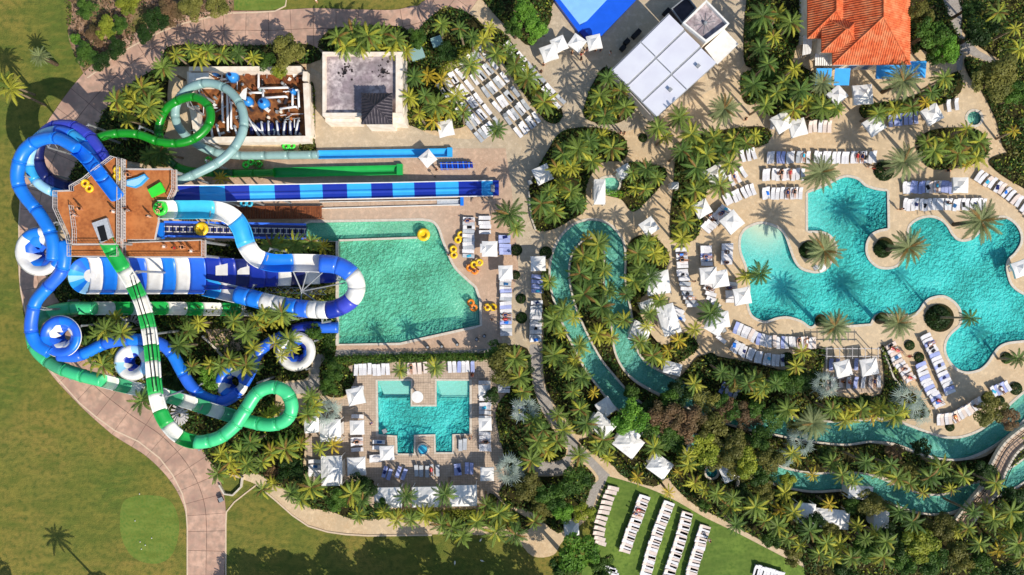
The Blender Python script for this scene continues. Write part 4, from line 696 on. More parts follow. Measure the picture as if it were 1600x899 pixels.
t = thing('yard_canopy', 'cream fabric sail in the middle of the pump yard', 'canopy', at(381, 147)); mb = MB(); P = poly([(372, 152), (380, 140), (386, 137), (384, 157)], 2.2); mb.add(P + [p - Vector((0, 0, .05)) for p in P], [(0, 1, 2, 3), (7, 6, 5, 4), (0, 4, 5, 1), (1, 5, 6, 2), (2, 6, 7, 3), (3, 7, 4, 0)]); mb.build('sail', 'fabric', t); mb = MB(); [mb.bar((p.x, p.y, 0), p, .05) for p in P]; mb.build('post', 'grey', t)
# clutter of pumps and valves on the yard floor
rr = random.Random(4)
t = thing('pump_machinery', 'rusty and grey pumps, valves and thin pipe runs crowding the yard floor', 'machinery', at(400, 150))
for k in range(110):
    x, y = rr.uniform(306, 474), rr.uniform(112, 212); p = at(x, y, 0); q = rr.random(); mb = MB(); z = rr.uniform(.3, .9)
    if q < .35: mb.box(p + Vector((0, 0, .15 + z / 2)), (rr.uniform(.3, .9), rr.uniform(.25, .6), z), rr.uniform(0, 3)); mb.build('pump_housing', rr.choice(['grey', 'black', 'darkmetal', 'plank', 'white']), t)
    elif q < .7: a = rr.choice([0, 1.57, 1.5, .1, .5]); L = rr.uniform(.8, 2.6); v = Vector((math.cos(a), math.sin(a), 0)) * L / 2; mb.bar(p - v + Vector((0, 0, z)), p + v + Vector((0, 0, z)), rr.uniform(.04, .09), 6); mb.build('thin_pipe', rr.choice(['pipe', 'grey', 'pipe', 'black']), t)
    else: mb.lathe([(0, z + .1), (.18, z + .06), (.24, z), (.24, .15)], p, 9); mb.build('valve_drum', rr.choice(['grey', 'wood', 'stucco', 'darkmetal', 'teal']), t)
# white panel roofed hall
h = thing('panel_roof_hall', 'large tilted hall with six white roof panels near the top', 'building', at(1038, 102))
z = 5.2; C4 = dict(W=(955, 109), N=(1045, 20), E=(1120, 99), S=(1026, 184)); P = {k: at(*v, z) for k, v in C4.items()}
def quad(u0, v0, u1, v1): # u along N->E side (3 rows), v along W->N (2 columns)
    def p(u, v): return P['W'].lerp(P['N'], v).lerp(P['S'].lerp(P['E'], v), u)
    return [p(u0, v0), p(u0, v1), p(u1, v1), p(u1, v0)]
mb = MB(); mb.prism(ccw([tuple(p)[:2] for p in offset([P[k] for k in ('W', 'S', 'E', 'N')], -0.5)]), 0, 4.7); mb.build('wall', 'stucco', h)
mb = MB(); mb.prism(ccw([tuple(p)[:2] for p in [P[k] for k in ('W', 'S', 'E', 'N')]]), 4.7, 5.0); mb.build('roof_deck', 'grey', h)
for u in range(3):
    for v in range(2):
        q = quad(u / 3 + .022, v / 2 + .008, (u + 1) / 3 - .012, (v + 1) / 2 - .008); mb = MB(); dz = [0.12, 0.12, 0.42, 0.42]
        top = [Vector((p.x, p.y, 5.0 + dz[i])) for i, p in enumerate(q)]; bot = [Vector((p.x, p.y, 5.0)) for p in q]; mb.add(bot + top, [(3, 2, 1, 0), (4, 5, 6, 7), (0, 1, 5, 4), (1, 2, 6, 5), (2, 3, 7, 6), (3, 0, 4, 7)]); mb.build('roof_panel', 'roofpanel', h)
for u, v in ((.18, .3), (.5, .22), (.83, .35), (.5, .78), (.85, .8)):
    q = quad(u, v, u, v)[0]; mb = MB(); mb.box((q.x, q.y, 5.5), (.5, .5, .35), .8); mb.build('roof_vent', 'grey', h) if u > .8 else None
B2 = [at(*q, 5.6) for q in ((1066, 37), (1103, 1), (1139, 38), (1102, 67))]; pl = ccw([tuple(p)[:2] for p in B2]); mb = MB(); mb.prism(pl, 0, 5.2); mb.build('rear_block', 'stucco', h)
mb = MB(); ring(mb, pl, -0.35, 0, 5.2, 5.9); mb.build('parapet', 'white', h); c = sum(B2, Vector()) / 4
mb = MB(); q = [tuple(p) for p in offset(pl, -0.36)]; mb.add([(p[0], p[1], 5.25) for p in q] + [(c.x, c.y, 5.22)], [(i, (i + 1) % 4, 4) for i in range(4)]); mb.build('roof_membrane', 'membrane', h)
for k in range(10):
    a = k * 0.628 + .2; mb = MB(); mb.bar((c.x, c.y, 5.28), (c.x + 1.6 * math.cos(a), c.y + 1.6 * math.sin(a), 5.3), 0.03, 4); mb.build('roof_cable', 'grey', h)
mb = MB(); mb.lathe([(0, .5), (.25, .45), (.3, 0)], (c.x, c.y, 5.25), 10); mb.build('roof_vent', 'grey', h)
B3 = [at(*q, 3.6) for q in ((1132, 46), (1154, 69), (1121, 101), (1101, 75))]; pl = ccw([tuple(p)[:2] for p in B3]); mb = MB(); mb.prism(pl, 3.2, 3.6); mb.build('white_canopy', 'white', h); mb = MB(); mb.prism([tuple(p) for p in offset(pl, -.4)], 0, 3.2); mb.build('wall', 'stucco', h)
B4 = [at(*q, 3.2) for q in ((1048, 15), (1073, -5), (1088, 14), (1065, 38))]; pl = ccw([tuple(p)[:2] for p in B4]); mb = MB(); mb.prism(pl, 0, 3.2); mb.build('dark_annex', 'darkmetal', h); mb = MB(); ring(mb, pl, -.2, 0, 3.2, 3.6); mb.build('parapet', 'grey', h)
for i in range(3):
    mb = MB(); mb.bar(at(957 + i * 3, 115 + i * 3, 4.3 - i * .4), at(1024 + i * 3, 188 + i * 2, 4.3 - i * .4), .09, 4); mb.build('eave_rail', 'rail', h)
for i, (x, y, s) in enumerate([(993, 56, 1.6), (978, 68, .9), (972, 78, .8), (1040, 22, 1.2)]):
    o = thing('service_cart', ['long dark cart parked', 'dark square cart', 'grey bin cart', 'dark crate'][i] + ' in the shade along the left side of the hall' + (' near the top' if i == 3 else ''), 'cart', at(x, y)); p = at(x, y)
    mb = MB(); mb.box(p + Vector((0, 0, .65)), (s, .7, .8), .8); mb.build('cart_body', 'black', o); mb = MB(); [mb.box(p + Matrix.Rotation(.8, 3, 'Z') @ Vector((sx * s * .4, sy * .3, .13)), (.2, .1, .22), .8) for sx in (-1, 1) for sy in (-1, 1)]; mb.build('wheel', 'grey', o)
# surf simulator at the top edge
h = thing('surf_machine', 'sloping light blue surf machine with deep blue padded borders at the top edge', 'surf pool', at(915, 10))
def pad(pts, z0, z1, m, nm): 
    q = poly([p[:2] for p in pts], 0); mb = MB(); zs = [p[2] for p in pts]; top = [Vector((*at(p[0], p[1], p[2])[:2], p[2])) for p in pts]; bot = [Vector((t2.x, t2.y, 0.05)) for t2 in top]; n = len(top)
    if area([tuple(t2)[:2] for t2 in top]) < 0: top.reverse(); bot.reverse()
    mb.add(bot + top, [tuple(range(n))[::-1], tuple(range(n, 2 * n))] + [(i, (i + 1) % n, n + (i + 1) % n, n + i) for i in range(n)]); return mb.build(nm, m, h)
pad([(868, -60, .55), (948, -60, .5), (950, -2, .5), (917, 33, .5), (900, 41, .55), (868, 0, .55)], 0, 1, 'flowlight', 'ride_surface')
pad([(858, -12, 1.0), (866, -12, 1.0), (910, 44, 1.0), (904, 50, 1.0)], 0, 1, 'flowblue', 'side_pad')
pad([(917, 33, .45), (950, -2, .45), (950, -60, .45), (1000, -60, .45), (994, 0, .45), (940, 56, .45), (912, 54, .45), (903, 42, .45)], 0, 1, 'flowblue', 'shade_blue_landing_pad')  # lower deck; its deeper blue also paints in shade over the light blue
pad([(906, 50, .7), (912, 46, .7), (922, 57, .7), (916, 62, .7)], 0, 1, 'deepblue', 'end_pad')
# bridge over the river at the right edge
h = thing('footbridge', 'stone footbridge with dark rails crossing the lazy river at the right edge', 'bridge', at(1555, 745))
cl = cr([(1608, 675), (1578, 700), (1560, 730), (1545, 765), (1525, 790), (1502, 818)], False, 5); zc = [0.35 + 1.5 * math.sin(math.pi * i / (len(cl) - 1)) for i in range(len(cl))]; P = [at(p[0], p[1], zc[i]) for i, p in enumerate(cl)]
for i in range(len(P) - 1):
    t, s, u = frame(P, i); t2, s2, u2 = frame(P, i + 1); a, b = P[i], P[i + 1]; g = (b - a) * 0.02
    for k in (-1, 0):
        q = [a + g + s * (k * 1.15 + .02), a + g + s * ((k + 1) * 1.15 - .02), b - g + s2 * ((k + 1) * 1.15 - .02), b - g + s2 * (k * 1.15 + .02)]
        mb = MB(); mb.add([p - Vector((0, 0, .3)) for p in q] + q, [(3, 2, 1, 0), (4, 5, 6, 7), (0, 1, 5, 4), (1, 2, 6, 5), (2, 3, 7, 6), (3, 0, 4, 7)]); mb.build('deck_slab', 'pinkpave', h)
for sg in (-1, 1):
    mb = MB(); sweep(P, 0, len(P) - 1, [(sg * 1.2 - .12, -.3), (sg * 1.2 + .22, -.3), (sg * 1.2 + .22, .35), (sg * 1.2 - .12, .35)], mb); mb.build('kerb_wall', 'coping', h)
    mb = MB()
    for i in range(0, len(P) - 1):
        t, s, u = frame(P, i); t2, s2, u2 = frame(P, i + 1); a = P[i] + s * sg * 1.1; b = P[i + 1] + s2 * sg * 1.1; mb.bar(a + Vector((0, 0, 1.1)), b + Vector((0, 0, 1.1)), .06, 4); mb.bar(a, a + Vector((0, 0, 1.1)), .05, 4); mb.bar(a + Vector((0, 0, .7)), b + Vector((0, 0, .7)), .03, 4)
    mb.build('handrail', 'black', h)
# low walls around the site
def wall(pts, lbl, w2=.3, hh=.9, m='coping', name='garden_wall'):
    mb = MB(); ring(mb, poly(pts), -w2 / 2, w2 / 2, 0, hh, False); o = mb.build(name, m); tag(o, lbl, 'wall'); return o
wall([(990, 635), (1015, 652), (1040, 668)], 'curved pale wall under the dark green tree by the river')
wall([(1010, 668), (1045, 690), (1080, 708), (1110, 722), (1152, 738), (1150, 765)], 'pale angled wall behind the cabanas by the round blue spa', .35, 1.0)
wall([(745, 205), (685, 118)], 'straight low wall at the left end of the plaza lounger rows', .3, .6)
wall([(826, 300), (830, 340), (837, 360)], 'low kerb wall on the left side of the bistro palm bed', .25, .4)
wall([(1375, 545), (1380, 550), (1395, 590), (1408, 605)], 'low kerb wall beside the dark bed right of the pergola', .25, .35)
wall([(1290, 545), (1290, 612)], 'low kerb wall on the left of the pergola', .25, .35)
wall([(344, 757), (352, 771), (365, 773), (378, 760), (380, 745)], 'small curved white wall by the drive at the path mouth', .25, .5)
wall([(318, 525), (340, 545), (352, 560), (362, 572)], 'slanting low wall under the slides beside the service slab', .3, .6)
mb = MB(); pl = ccw([tuple(p)[:2] for p in poly([(320, 515), (408, 512), (400, 545), (340, 552)])]); mb.prism(pl, 0.05, 0.2); o = mb.build('service_slab', 'pinkpave'); o['kind'] = 'structure'
mb = MB(); pl = ccw([tuple(p)[:2] for p in poly([(650, 598), (673, 598), (680, 632), (644, 632)])]); mb.prism(pl, -1.2, 0.1); o = mb.build('pool_island_paving', 'squarepave'); o['kind'] = 'structure'
t = thing('round_table', 'large round white table top on the island of the square pool', 'table', at(655, 617)); mb = MB(); mb.lathe([(0, 2.3), (.9, 2.25), (.92, 2.15), (0, 2.1)], at(655, 617), 24); mb.build('table_top', 'white', t); mb = MB(); mb.lathe([(.12, 2.1), (.12, .1)], at(655, 617), 8); mb.build('stem', 'grey', t)
t = thing('round_spa', 'small round whirlpool between the stairs at the foot of the square pool', 'spa', at(661, 702)); mb = MB(); mb.lathe([(0.75, .35), (1.0, .35), (1.0, 0.05), (.75, .35)], at(661, 702), 24); mb.build('rim', 'coping', t); mb = MB(); mb.lathe([(0, .2), (.76, .2)], at(661, 702), 24); mb.build('water', 'aqua', t)
# ------------------------------------------------------------ vegetation
def frond(L, n, ll, lw, droop, lift, fwd, sag, seed):
    r = random.Random(seed); v = []; f = []
    def P(t): s = t * L; return Vector((s * math.cos(lift) * (1 - 0.12 * t * t * droop), 0, s * math.sin(lift) - droop * L * 0.42 * t ** 2.2))
    for i in range(5):
        t = i / 5; a = P(t); b = P(t + 0.2); w0 = 0.05 * (1 - t) + .015; k = len(v)
        v += [a + Vector((0, -w0, 0)), a + Vector((0, w0, 0)), b + Vector((0, w0 * .8, 0)), b + Vector((0, -w0 * .8, 0))]; f.append((k, k + 3, k + 2, k + 1))
    for i in range(n):
        t = 0.13 + 0.87 * (i + .5) / n; p = P(t); q = (P(min(1, t + .04)) - P(t - .04)).normalized(); env = math.sin(math.pi * min(1, 0.16 + t * 0.86)) ** 0.55
        for sd in (-1, 1):
            le = ll * env * r.uniform(.8, 1.15); fa = fwd + r.uniform(-.14, .14) + t * .3; d = (q * math.sin(fa) + Vector((0, sd * math.cos(fa), 0))); tip = p + d * le + Vector((0, 0, -sag * le * r.uniform(.6, 1.4)))
            m = p + d * le * .5 + Vector((0, 0, .02)); k = len(v); v += [p - q * lw * .35, p + q * lw * .35, m + q * lw * .5, m - q * lw * .5, tip]
            f += ([(k, k + 1, k + 2, k + 3), (k + 3, k + 2, k + 4)] if sd < 0 else [(k + 3, k + 2, k + 1, k), (k + 4, k + 2, k + 3)])
    return v, f
FR = {}
def fronds(kind, m):
    if (kind, m) in FR: return FR[kind, m]
    out = []
    for s in range(4):
        if kind == 'date': v, f = frond(3.0, 22, .46, .1, 0.45 + .14 * s, R(4), .72, .1, s)
        elif kind == 'fan':
            v = []; f = []; st = 1.0; n = 12; rr = random.Random(s)
            for j in range(n):
                a = (j / (n - 1) - .5) * 3.6; le = 1.15 * rr.uniform(.6, 1.2) * (1 - .16 * abs(a)); k = len(v); o = Vector((st, 0, .25)); d = Vector((math.cos(a), math.sin(a), -.18)); u = Vector((-math.sin(a), math.cos(a), 0))
                v += [o, o + d * le * .6 + u * .05, o + d * le + Vector((0, 0, -.15)), o + d * le * .6 - u * .05]; f.append((k, k + 3, k + 2, k + 1))
            k = len(v); v += [Vector((0, -.04, 0)), Vector((0, .04, 0)), Vector((st, .03, .25)), Vector((st, -.03, .25))]; f.append((k, k + 3, k + 2, k + 1))
        elif kind == 'banana':
            v = []; f = []; n = 6; k = 0; L = 2.0
            for j in range(n + 1):
                t = j / n; w0 = .34 * math.sin(math.pi * min(1, .08 + t * .9)) + .02; z = .5 * t - .9 * t * t; v += [Vector((t * L, -w0, z + .08)), Vector((t * L, 0, z)), Vector((t * L, w0, z + .08))]
            f = [(j * 3 + i, j * 3 + 3 + i, j * 3 + 4 + i, j * 3 + 1 + i) for j in range(n) for i in (0, 1)]
        else: v, f = frond(2.75, 21, .42, .1, .7 + .2 * s, R(14), .62, .45, s + 10)
        out.append(mesh('frond', v, f, m))
    FR[kind, m] = out; return out
mb = MB(); mb.bar((0, 0, 0), (0, 0, 1), .2, 7, .13); TRUNK = mb.mesh('trunk', 'bark', True)
mb = MB(); mb.bar((0, 0, 0), (0, 0, 1), .34, 8, .3); TRUNKD = mb.mesh('trunk', 'barkdark', True)
KIND = {'c': ('coco', 'f_green', 20, 'green feathery palm'), 'k': ('coco', 'f_dark', 20, 'dark green palm'), 'y': ('coco', 'f_yellow', 16, 'yellow green palm'), 'g': ('coco', 'f_gold', 12, 'golden yellow palm'),
        'd': ('date', 'f_date', 40, 'big spiky date palm'), 's': ('fan', 'f_silver', 13, 'silver blue fan palm'), 'b': ('banana', 'f_yellow', 9, 'broad leaved yellow green plant')}
def palm(px, py, k, rad, h, label, cat='palm tree', group=None):
    style, m, n, _ = KIND[k]; c = at(px, py, h); lean = Vector((random.uniform(-.5, .5), random.uniform(-.5, .5), 0)) if k not in 'd' else Vector((0, 0, 0))
    base = Vector((c.x, c.y, 0)) + lean; o = thing('palm_tree' if cat == 'palm tree' else 'broad_leaf_plant', label, cat, base, 0, group)
    d = Vector((c.x, c.y, h)) - base; q = Vector((0, 0, 1)).rotation_difference(d.normalized()); t = link('trunk', TRUNKD if k == 'd' else TRUNK, o); t.rotation_mode = 'QUATERNION'; t.rotation_quaternion = q; t.scale = (1, 1, d.length)
    fr = fronds(style, m); s0 = rad * MPP / {'coco': 2.65, 'date': 3.1, 'fan': 2.0, 'banana': 2.0}[style]; a0 = random.uniform(0, 6.3); top = d
    mm = {'c': 'f_yellow', 'k': 'f_green', 'y': 'f_green', 'g': 'f_yellow'}.get(k); alt_f = fronds(style, mm) if mm else fr; dead = fronds(style, 'f_brown') if style in ('coco', 'date') else fr
    for i in range(n):
        u = i / n; pitch = {'coco': -R(34) * (1 - u) + R(30) * (u - .12), 'date': R(-52) * u ** 1.0 + R(16), 'fan': R(26) - R(62) * u, 'banana': -R(26) * u}[style]
        if style == 'coco': pitch = R(26) - R(58) * u
        f = link('frond', (dead if u > .82 and random.random() < .24 else alt_f if random.random() < .17 else fr)[i % 4], o, top, (random.uniform(-.25, .25), pitch * 1.0 + random.uniform(-.1, .1), a0 + i * 2.39996), s0 * random.uniform(.82, 1.1) * (.86 if u > .75 else 1))
    return o
AREAS = {
 'in the clump between drive and slide loops': '200,150,y 222,138,c 240,148,c 190,172,y 213,160,y 234,168,c 199,188,y 255,106,c 182,158,c 224,178,c',
 'in the row above the pump yard': '275,86,y 298,78,c 325,80,c 347,86,c 395,90,y 312,90,y 372,84,k',
 'in the row above the flat roofed building': '528,58,c 551,52,c 575,56,c 598,54,c 620,62,c 540,72,c 585,72,y 612,74,y 634,80,y 563,70,c',
 'right of the flat roofed building': '690,38,c 718,45,k 738,58,k 755,62,y 765,44,y 775,84,c 668,118,g 690,124,g 664,150,k 655,178,y 682,165,c 702,172,y 640,152,y 712,150,y 678,188,g 724,175,c 647,120,k 735,102,c',
 'in the diagonal strip between plaza loungers': '805,103,c 824,123,c 838,142,y 850,160,c 790,82,c',
 'in the rounded bed left of the hall': '950,122,k 938,150,c 970,142,c 930,172,y 958,168,y 976,168,c 945,182,k',
 'around the lower side of the hall': '777,202,k 1028,200,c 1062,184,c 1040,214,y 1080,210,c 915,216,c 940,212,y 1115,215,c 1146,218,c 1180,212,y 1128,232,k 956,232,c',
 'left of the tiled house': '1215,22,y 1236,36,c 1208,58,y 1192,25,k 1188,75,k 1178,132,k 1240,108,y 1225,128,c 1213,145,c 1262,160,y 1240,172,y 1285,168,c 1307,170,c 1250,142,k 1196,165,c 1200,100,k',
 'on the terrace below the tiled house': '1475,122,c 1372,178,c 1398,172,y 1424,168,c 1446,160,g 1455,145,k',
 'in the top right corner': '1585,45,y 1592,78,y 1560,20,c 1510,202,y 1530,222,c 1583,205,g 1500,225,c',
 'in the bed above the lagoon loungers': '1460,236,c 1478,222,y 1496,240,c 1510,258,g 1526,246,y 1447,222,c',
 'in the bed north of the river loop': '880,240,k 903,233,c 922,222,k 870,262,y 893,262,y 925,252,c 878,290,y 858,300,c 892,300,c 866,332,c 846,318,k 902,318,k',
 'in the bed right of the pond': '988,270,c 1010,264,k 1026,278,c 994,294,y 1008,296,c',
 'in the palm hedge left of the lagoon': '1065,236,k 1086,230,c 1104,242,c 1122,226,y 1144,234,c 1166,224,c 1086,298,c 1100,282,c 1078,322,y 1072,346,c 1066,372,y 1125,290,c 1140,255,c 1088,262,k',
 'on the island inside the river loop': '918,374,g 935,382,c 912,400,c 930,408,c 906,428,k 925,436,k 944,422,c 950,455,c 940,480,k 953,500,c 975,500,c 934,522,y 955,528,y 912,460,k',
 'on the east river bank': '1012,378,c 996,396,c 1022,396,y 1036,404,y 1000,420,c 990,440,c 1015,432,k 1015,490,c 1030,470,c 1010,510,y 1060,532,g 1044,548,g 1085,515,y 1020,556,c 1034,562,y 1000,535,c 978,460,k',
 'on the west river bank': '858,440,c 880,484,c 897,496,y 866,500,c 876,520,y 905,540,c 865,555,c 886,580,c 898,562,y 895,612,c 906,640,c 872,648,c 880,672,c 916,662,k 928,614,g 910,590,k',
 'east of the square pool': '812,590,c 818,612,c 832,660,c 840,690,c 856,704,y 830,720,c 870,690,c 848,672,k 805,560,c',
 'by the cabanas above the lounger lawn': '935,700,c 950,714,y 942,688,c 1022,700,c 996,746,g 1075,726,y 1060,738,g 1045,770,g 1085,756,y 1120,772,c 1100,766,y 1145,778,c 1140,792,c 1180,792,c 1150,820,k 1195,815,c 1074,712,y 905,712,c',
 'below the south lounger arcs': '1085,600,y 1128,582,k 1147,590,k 1178,594,c 1194,606,c 1212,600,k 1110,490,k 1253,550,y 1244,572,y 1186,612,y 1168,600,k',
 'between pergola and upper river channel': '1330,645,g 1320,656,y 1346,640,c 1362,652,g 1376,640,y 1411,642,y 1398,650,c 1230,640,c 1300,640,c',
 'between the two river channels': '1300,722,c 1316,742,c 1333,752,c 1352,722,k 1376,736,c 1402,746,c 1392,726,k 1421,756,c 1442,770,y 1452,746,k 1486,764,y 1470,730,c 1505,745,c 1246,714,g 1270,742,g 1238,708,y',
 'south of the lower river channel': '1226,770,y 1220,796,g 1240,800,y 1215,822,c 1230,842,c 1250,852,y 1296,788,g 1292,848,c 1312,850,y 1280,866,c 1340,822,y 1352,842,c 1368,832,y 1380,870,c 1405,800,k 1426,815,k 1385,846,c 1300,872,c 1330,872,c 1265,830,k',
 'in the bottom right corner': '1496,832,y 1512,826,c 1552,812,c 1572,832,y 1560,860,g 1590,850,c 1580,800,c 1540,792,y 1596,872,c 1530,850,c 1555,755,c 1520,800,k',
 'in the grove below the mint slide loop': '425,706,y 410,722,c 446,702,c 470,694,y 500,702,y 520,696,g 410,765,c 427,756,y 470,780,c 486,762,c 455,770,k 345,710,y 360,722,y 376,706,c 386,726,c 366,737,g 392,692,k 340,740,c',
 'south of the square pool garden': '560,805,c 566,782,k 550,772,c 620,812,y 642,812,c 690,820,c 706,826,c 722,838,c 745,815,c 760,790,c 780,802,c 775,830,c 793,812,y 635,775,k 695,772,k 600,800,y 664,805,y 835,815,c 805,835,k',
 'around the last white slide bowl': '430,536,y 452,530,c 440,556,y 425,502,y 414,490,c 441,490,c 408,510,g 455,546,y 490,636,y 480,648,c 420,652,y 432,640,y 485,620,c',
 'by the hedge above the square pool': '625,578,c 680,574,c',
 'in the strip above the raft slide': '441,381,y 461,382,c 486,378,c 505,386,g 425,385,c',
 'among the slides left of the slab': '165,515,c 181,500,y 155,525,c 150,562,y 176,556,y 161,571,c 311,505,y 295,517,c 345,572,c 222,626,k 190,520,c 138,545,k',
 'around the paved service slab': '360,562,c 385,571,c 385,520,c 401,502,y 365,502,c 330,570,y 300,574,c 280,540,k 395,545,y',
 'between the tower and the flumes': '345,280,g 236,246,k 250,238,k',
}
SPECIAL = [(1283,270,'d',33,6.0,'big date palm on the deck at the upper left corner of the lagoon pool'),(1413,253,'d',33,6.2,'big date palm over a round bush between the two north lounger banks'),(1288,392,'d',33,6.6,'big date palm on the round peninsula beside the sandy beach entry'),
 (1420,387,'d',33,6.8,'big date palm on the narrow peninsula in the middle of the lagoon pool'),(1533,345,'d',37,6.5,'big date palm hanging over the right lobe of the lagoon pool'),(1305,510,'d',30,6.0,'big date palm at the south shore left of the pergola top'),(1403,505,'d',30,6.0,'big date palm at the south shore right of the pergola top'),
 (1132,170,'d',29,5.5,'lone date palm on the paving right of the hall'),(1285,130,'d',24,5.5,'date palm in front of the two square blue awnings'),(1412,127,'d',33,6.0,'big grey green date palm in front of the long blue awning'),(1270,662,'d',32,5.5,'pale date palm between the pergola garden and the upper river channel'),
 (795,335,'k',29,6.0,'dark palm at the right end of the racer slide'),(1515,497,'k',18,7.5,'small dark palm leaning over the water beside the round planter bush'),(1187,428,'k',24,6.0,'dark palm leaning over the left shore of the lagoon pool'),(1166,432,'y',18,4.5,'yellow green palm behind the dark palm on the left lagoon shore'),(1590,560,'k',20,4,'dark palm by a round bush at the right edge below the lagoon'),
 (806,356,'c',18,5,'small green palm close to the right end of the racer slide'),
 (18,140,'y',26,8,'yellow green palm leaning in at the upper left edge'),(8,130,'c',22,7,'green palm on the lawn at the far upper left edge'),(62,88,'d',18,4,'small round headed palm alone on the upper left lawn'),
 (820,640,'s',26,4.5,'silver fan palm right of the square pool loungers'),(793,732,'s',26,4.5,'silver fan palm at the lower right corner of the square pool garden'),(512,642,'s',24,4,'silver fan palm left of the square pool umbrellas'),(1250,692,'s',26,4.5,'silver fan palm between the river channels'),(1288,600,'s',24,4.5,'silver fan palm left of the pergola foot'),(1420,622,'s',26,4.8,'silver fan palm right of the pergola foot'),(1436,646,'s',20,4,'small silver fan palm by the lounger column'),(808,745,'s',22,3.5,'low silver fan palm beside the planter wall'),(1226,715,'s',18,3.5,'small silver fan palm near the yellow plants by the lower channel')]
for x, y, k, rad, h, lb in SPECIAL: palm(x, y, k, rad, h, lb)
np_ = 0
for area_t, s in AREAS.items():
    L = sorted([(float(a), float(b), c) for a, b, c in (q.split(',') for q in s.split())]); cnt = {}
    for x, y, k in L:
        cnt[k] = cnt.get(k, 0) + 1; tot = sum(1 for q in L if q[2] == k); nm = KIND[k][3]
        lb = f'{nm} {area_t}' if tot == 1 else f'{ORDS[cnt[k] - 1]} {nm} from the left {area_t}'
        rad = {'c': 23, 'k': 23, 'y': 20, 'g': 17}[k] * random.uniform(.72, 1.18); h = {'c': 6.0, 'k': 6.5, 'y': 4.8, 'g': 4.0}[k] * random.uniform(.85, 1.12); palm(x, y, k, rad, h, lb, group='palms ' + area_t); np_ += 1
print('PALMS', np_ + len(SPECIAL))
# palms just outside the frame whose shadows fall into it
for x, y, h, lb in ((140, 905, 8, 'palm just below the bottom left frame edge'),): palm(x - 40, y + 40, 'k', 26, h, lb)
# --- leaf clouds
def leafcloud(n, blobs, size, rr, flat=.5, m='l_green', name='crown', shell=.55):
    B = np.array(blobs, float); wgt = B[:, 3] ** 2; idx = rr.choice(len(B), n, p=wgt / wgt.sum())
    d = rr.normal(size=(n, 3)); d /= np.linalg.norm(d, axis=1)[:, None]; d[:, 2] = np.abs(d[:, 2]) * .9 - .15
    rad = B[idx, 3] * (shell + (1 - shell) * rr.random(n) ** .5); p = B[idx, :3] + d * rad[:, None] * np.array([1, 1, .75])
    nrm = d + rr.normal(size=(n, 3)) * .55 + np.array([0, 0, .5]); nrm /= np.linalg.norm(nrm, axis=1)[:, None]
    t = np.cross(nrm, rr.normal(size=(n, 3))); t /= np.linalg.norm(t, axis=1)[:, None]; b = np.cross(nrm, t); s = (size * rr.uniform(.6, 1.4, n))[:, None]
    v = np.stack([p - t * s, p - b * s * .5, p + t * s, p + b * s * .5], 1).reshape(-1, 3)
    me = bpy.data.meshes.new(name); me.vertices.add(4 * n); me.vertices.foreach_set('co', v.ravel()); me.loops.add(4 * n); me.loops.foreach_set('vertex_index', np.arange(4 * n)); me.polygons.add(n)
    me.polygons.foreach_set('loop_start', np.arange(0, 4 * n, 4)); me.polygons.foreach_set('loop_total', np.full(n, 4)); me.materials.append(M[m]); me.update(calc_edges=True); return me
CR = {}
def crown_mesh(m, v):
    if (m, v) not in CR:
        rr = np.random.default_rng(100 + v); bl = [(0, 0, 0, .55)]
        for k in range(13): a = rr.uniform(0, 6.28); q = rr.uniform(.35, .74); bl.append((q * math.cos(a), q * math.sin(a), rr.uniform(-.25, .38), rr.uniform(.2, .36)))
        CR[m, v] = leafcloud(2600, bl, .062, rr, m=m)
    return CR[m, v]
TT = MB(); TT.bar((0, 0, 0), (0, 0, .62), .055, 8, .035)
for k in range(6): a = k * 1.05; TT.bar((0, 0, .45 + .02 * k), (.3 * math.cos(a), .3 * math.sin(a), .78), .022, 5, .008)
TREE_T = TT.mesh('trunk', 'barkdark')
def tree(px, py, rad, h, m, label, v=0, group=None, name='broadleaf_tree', cat='tree'):
    p = at(px, py, h * .75); o = thing(name, label, cat, (p.x, p.y, 0), random.uniform(0, 6), group); link('trunk', TREE_T, o, None, None, (h * .9, h * .9, h)); link('crown', crown_mesh(m, v % 4), o, (0, 0, h * .72), None, (rad * MPP, rad * MPP, min(h * .4, rad * MPP))); return o
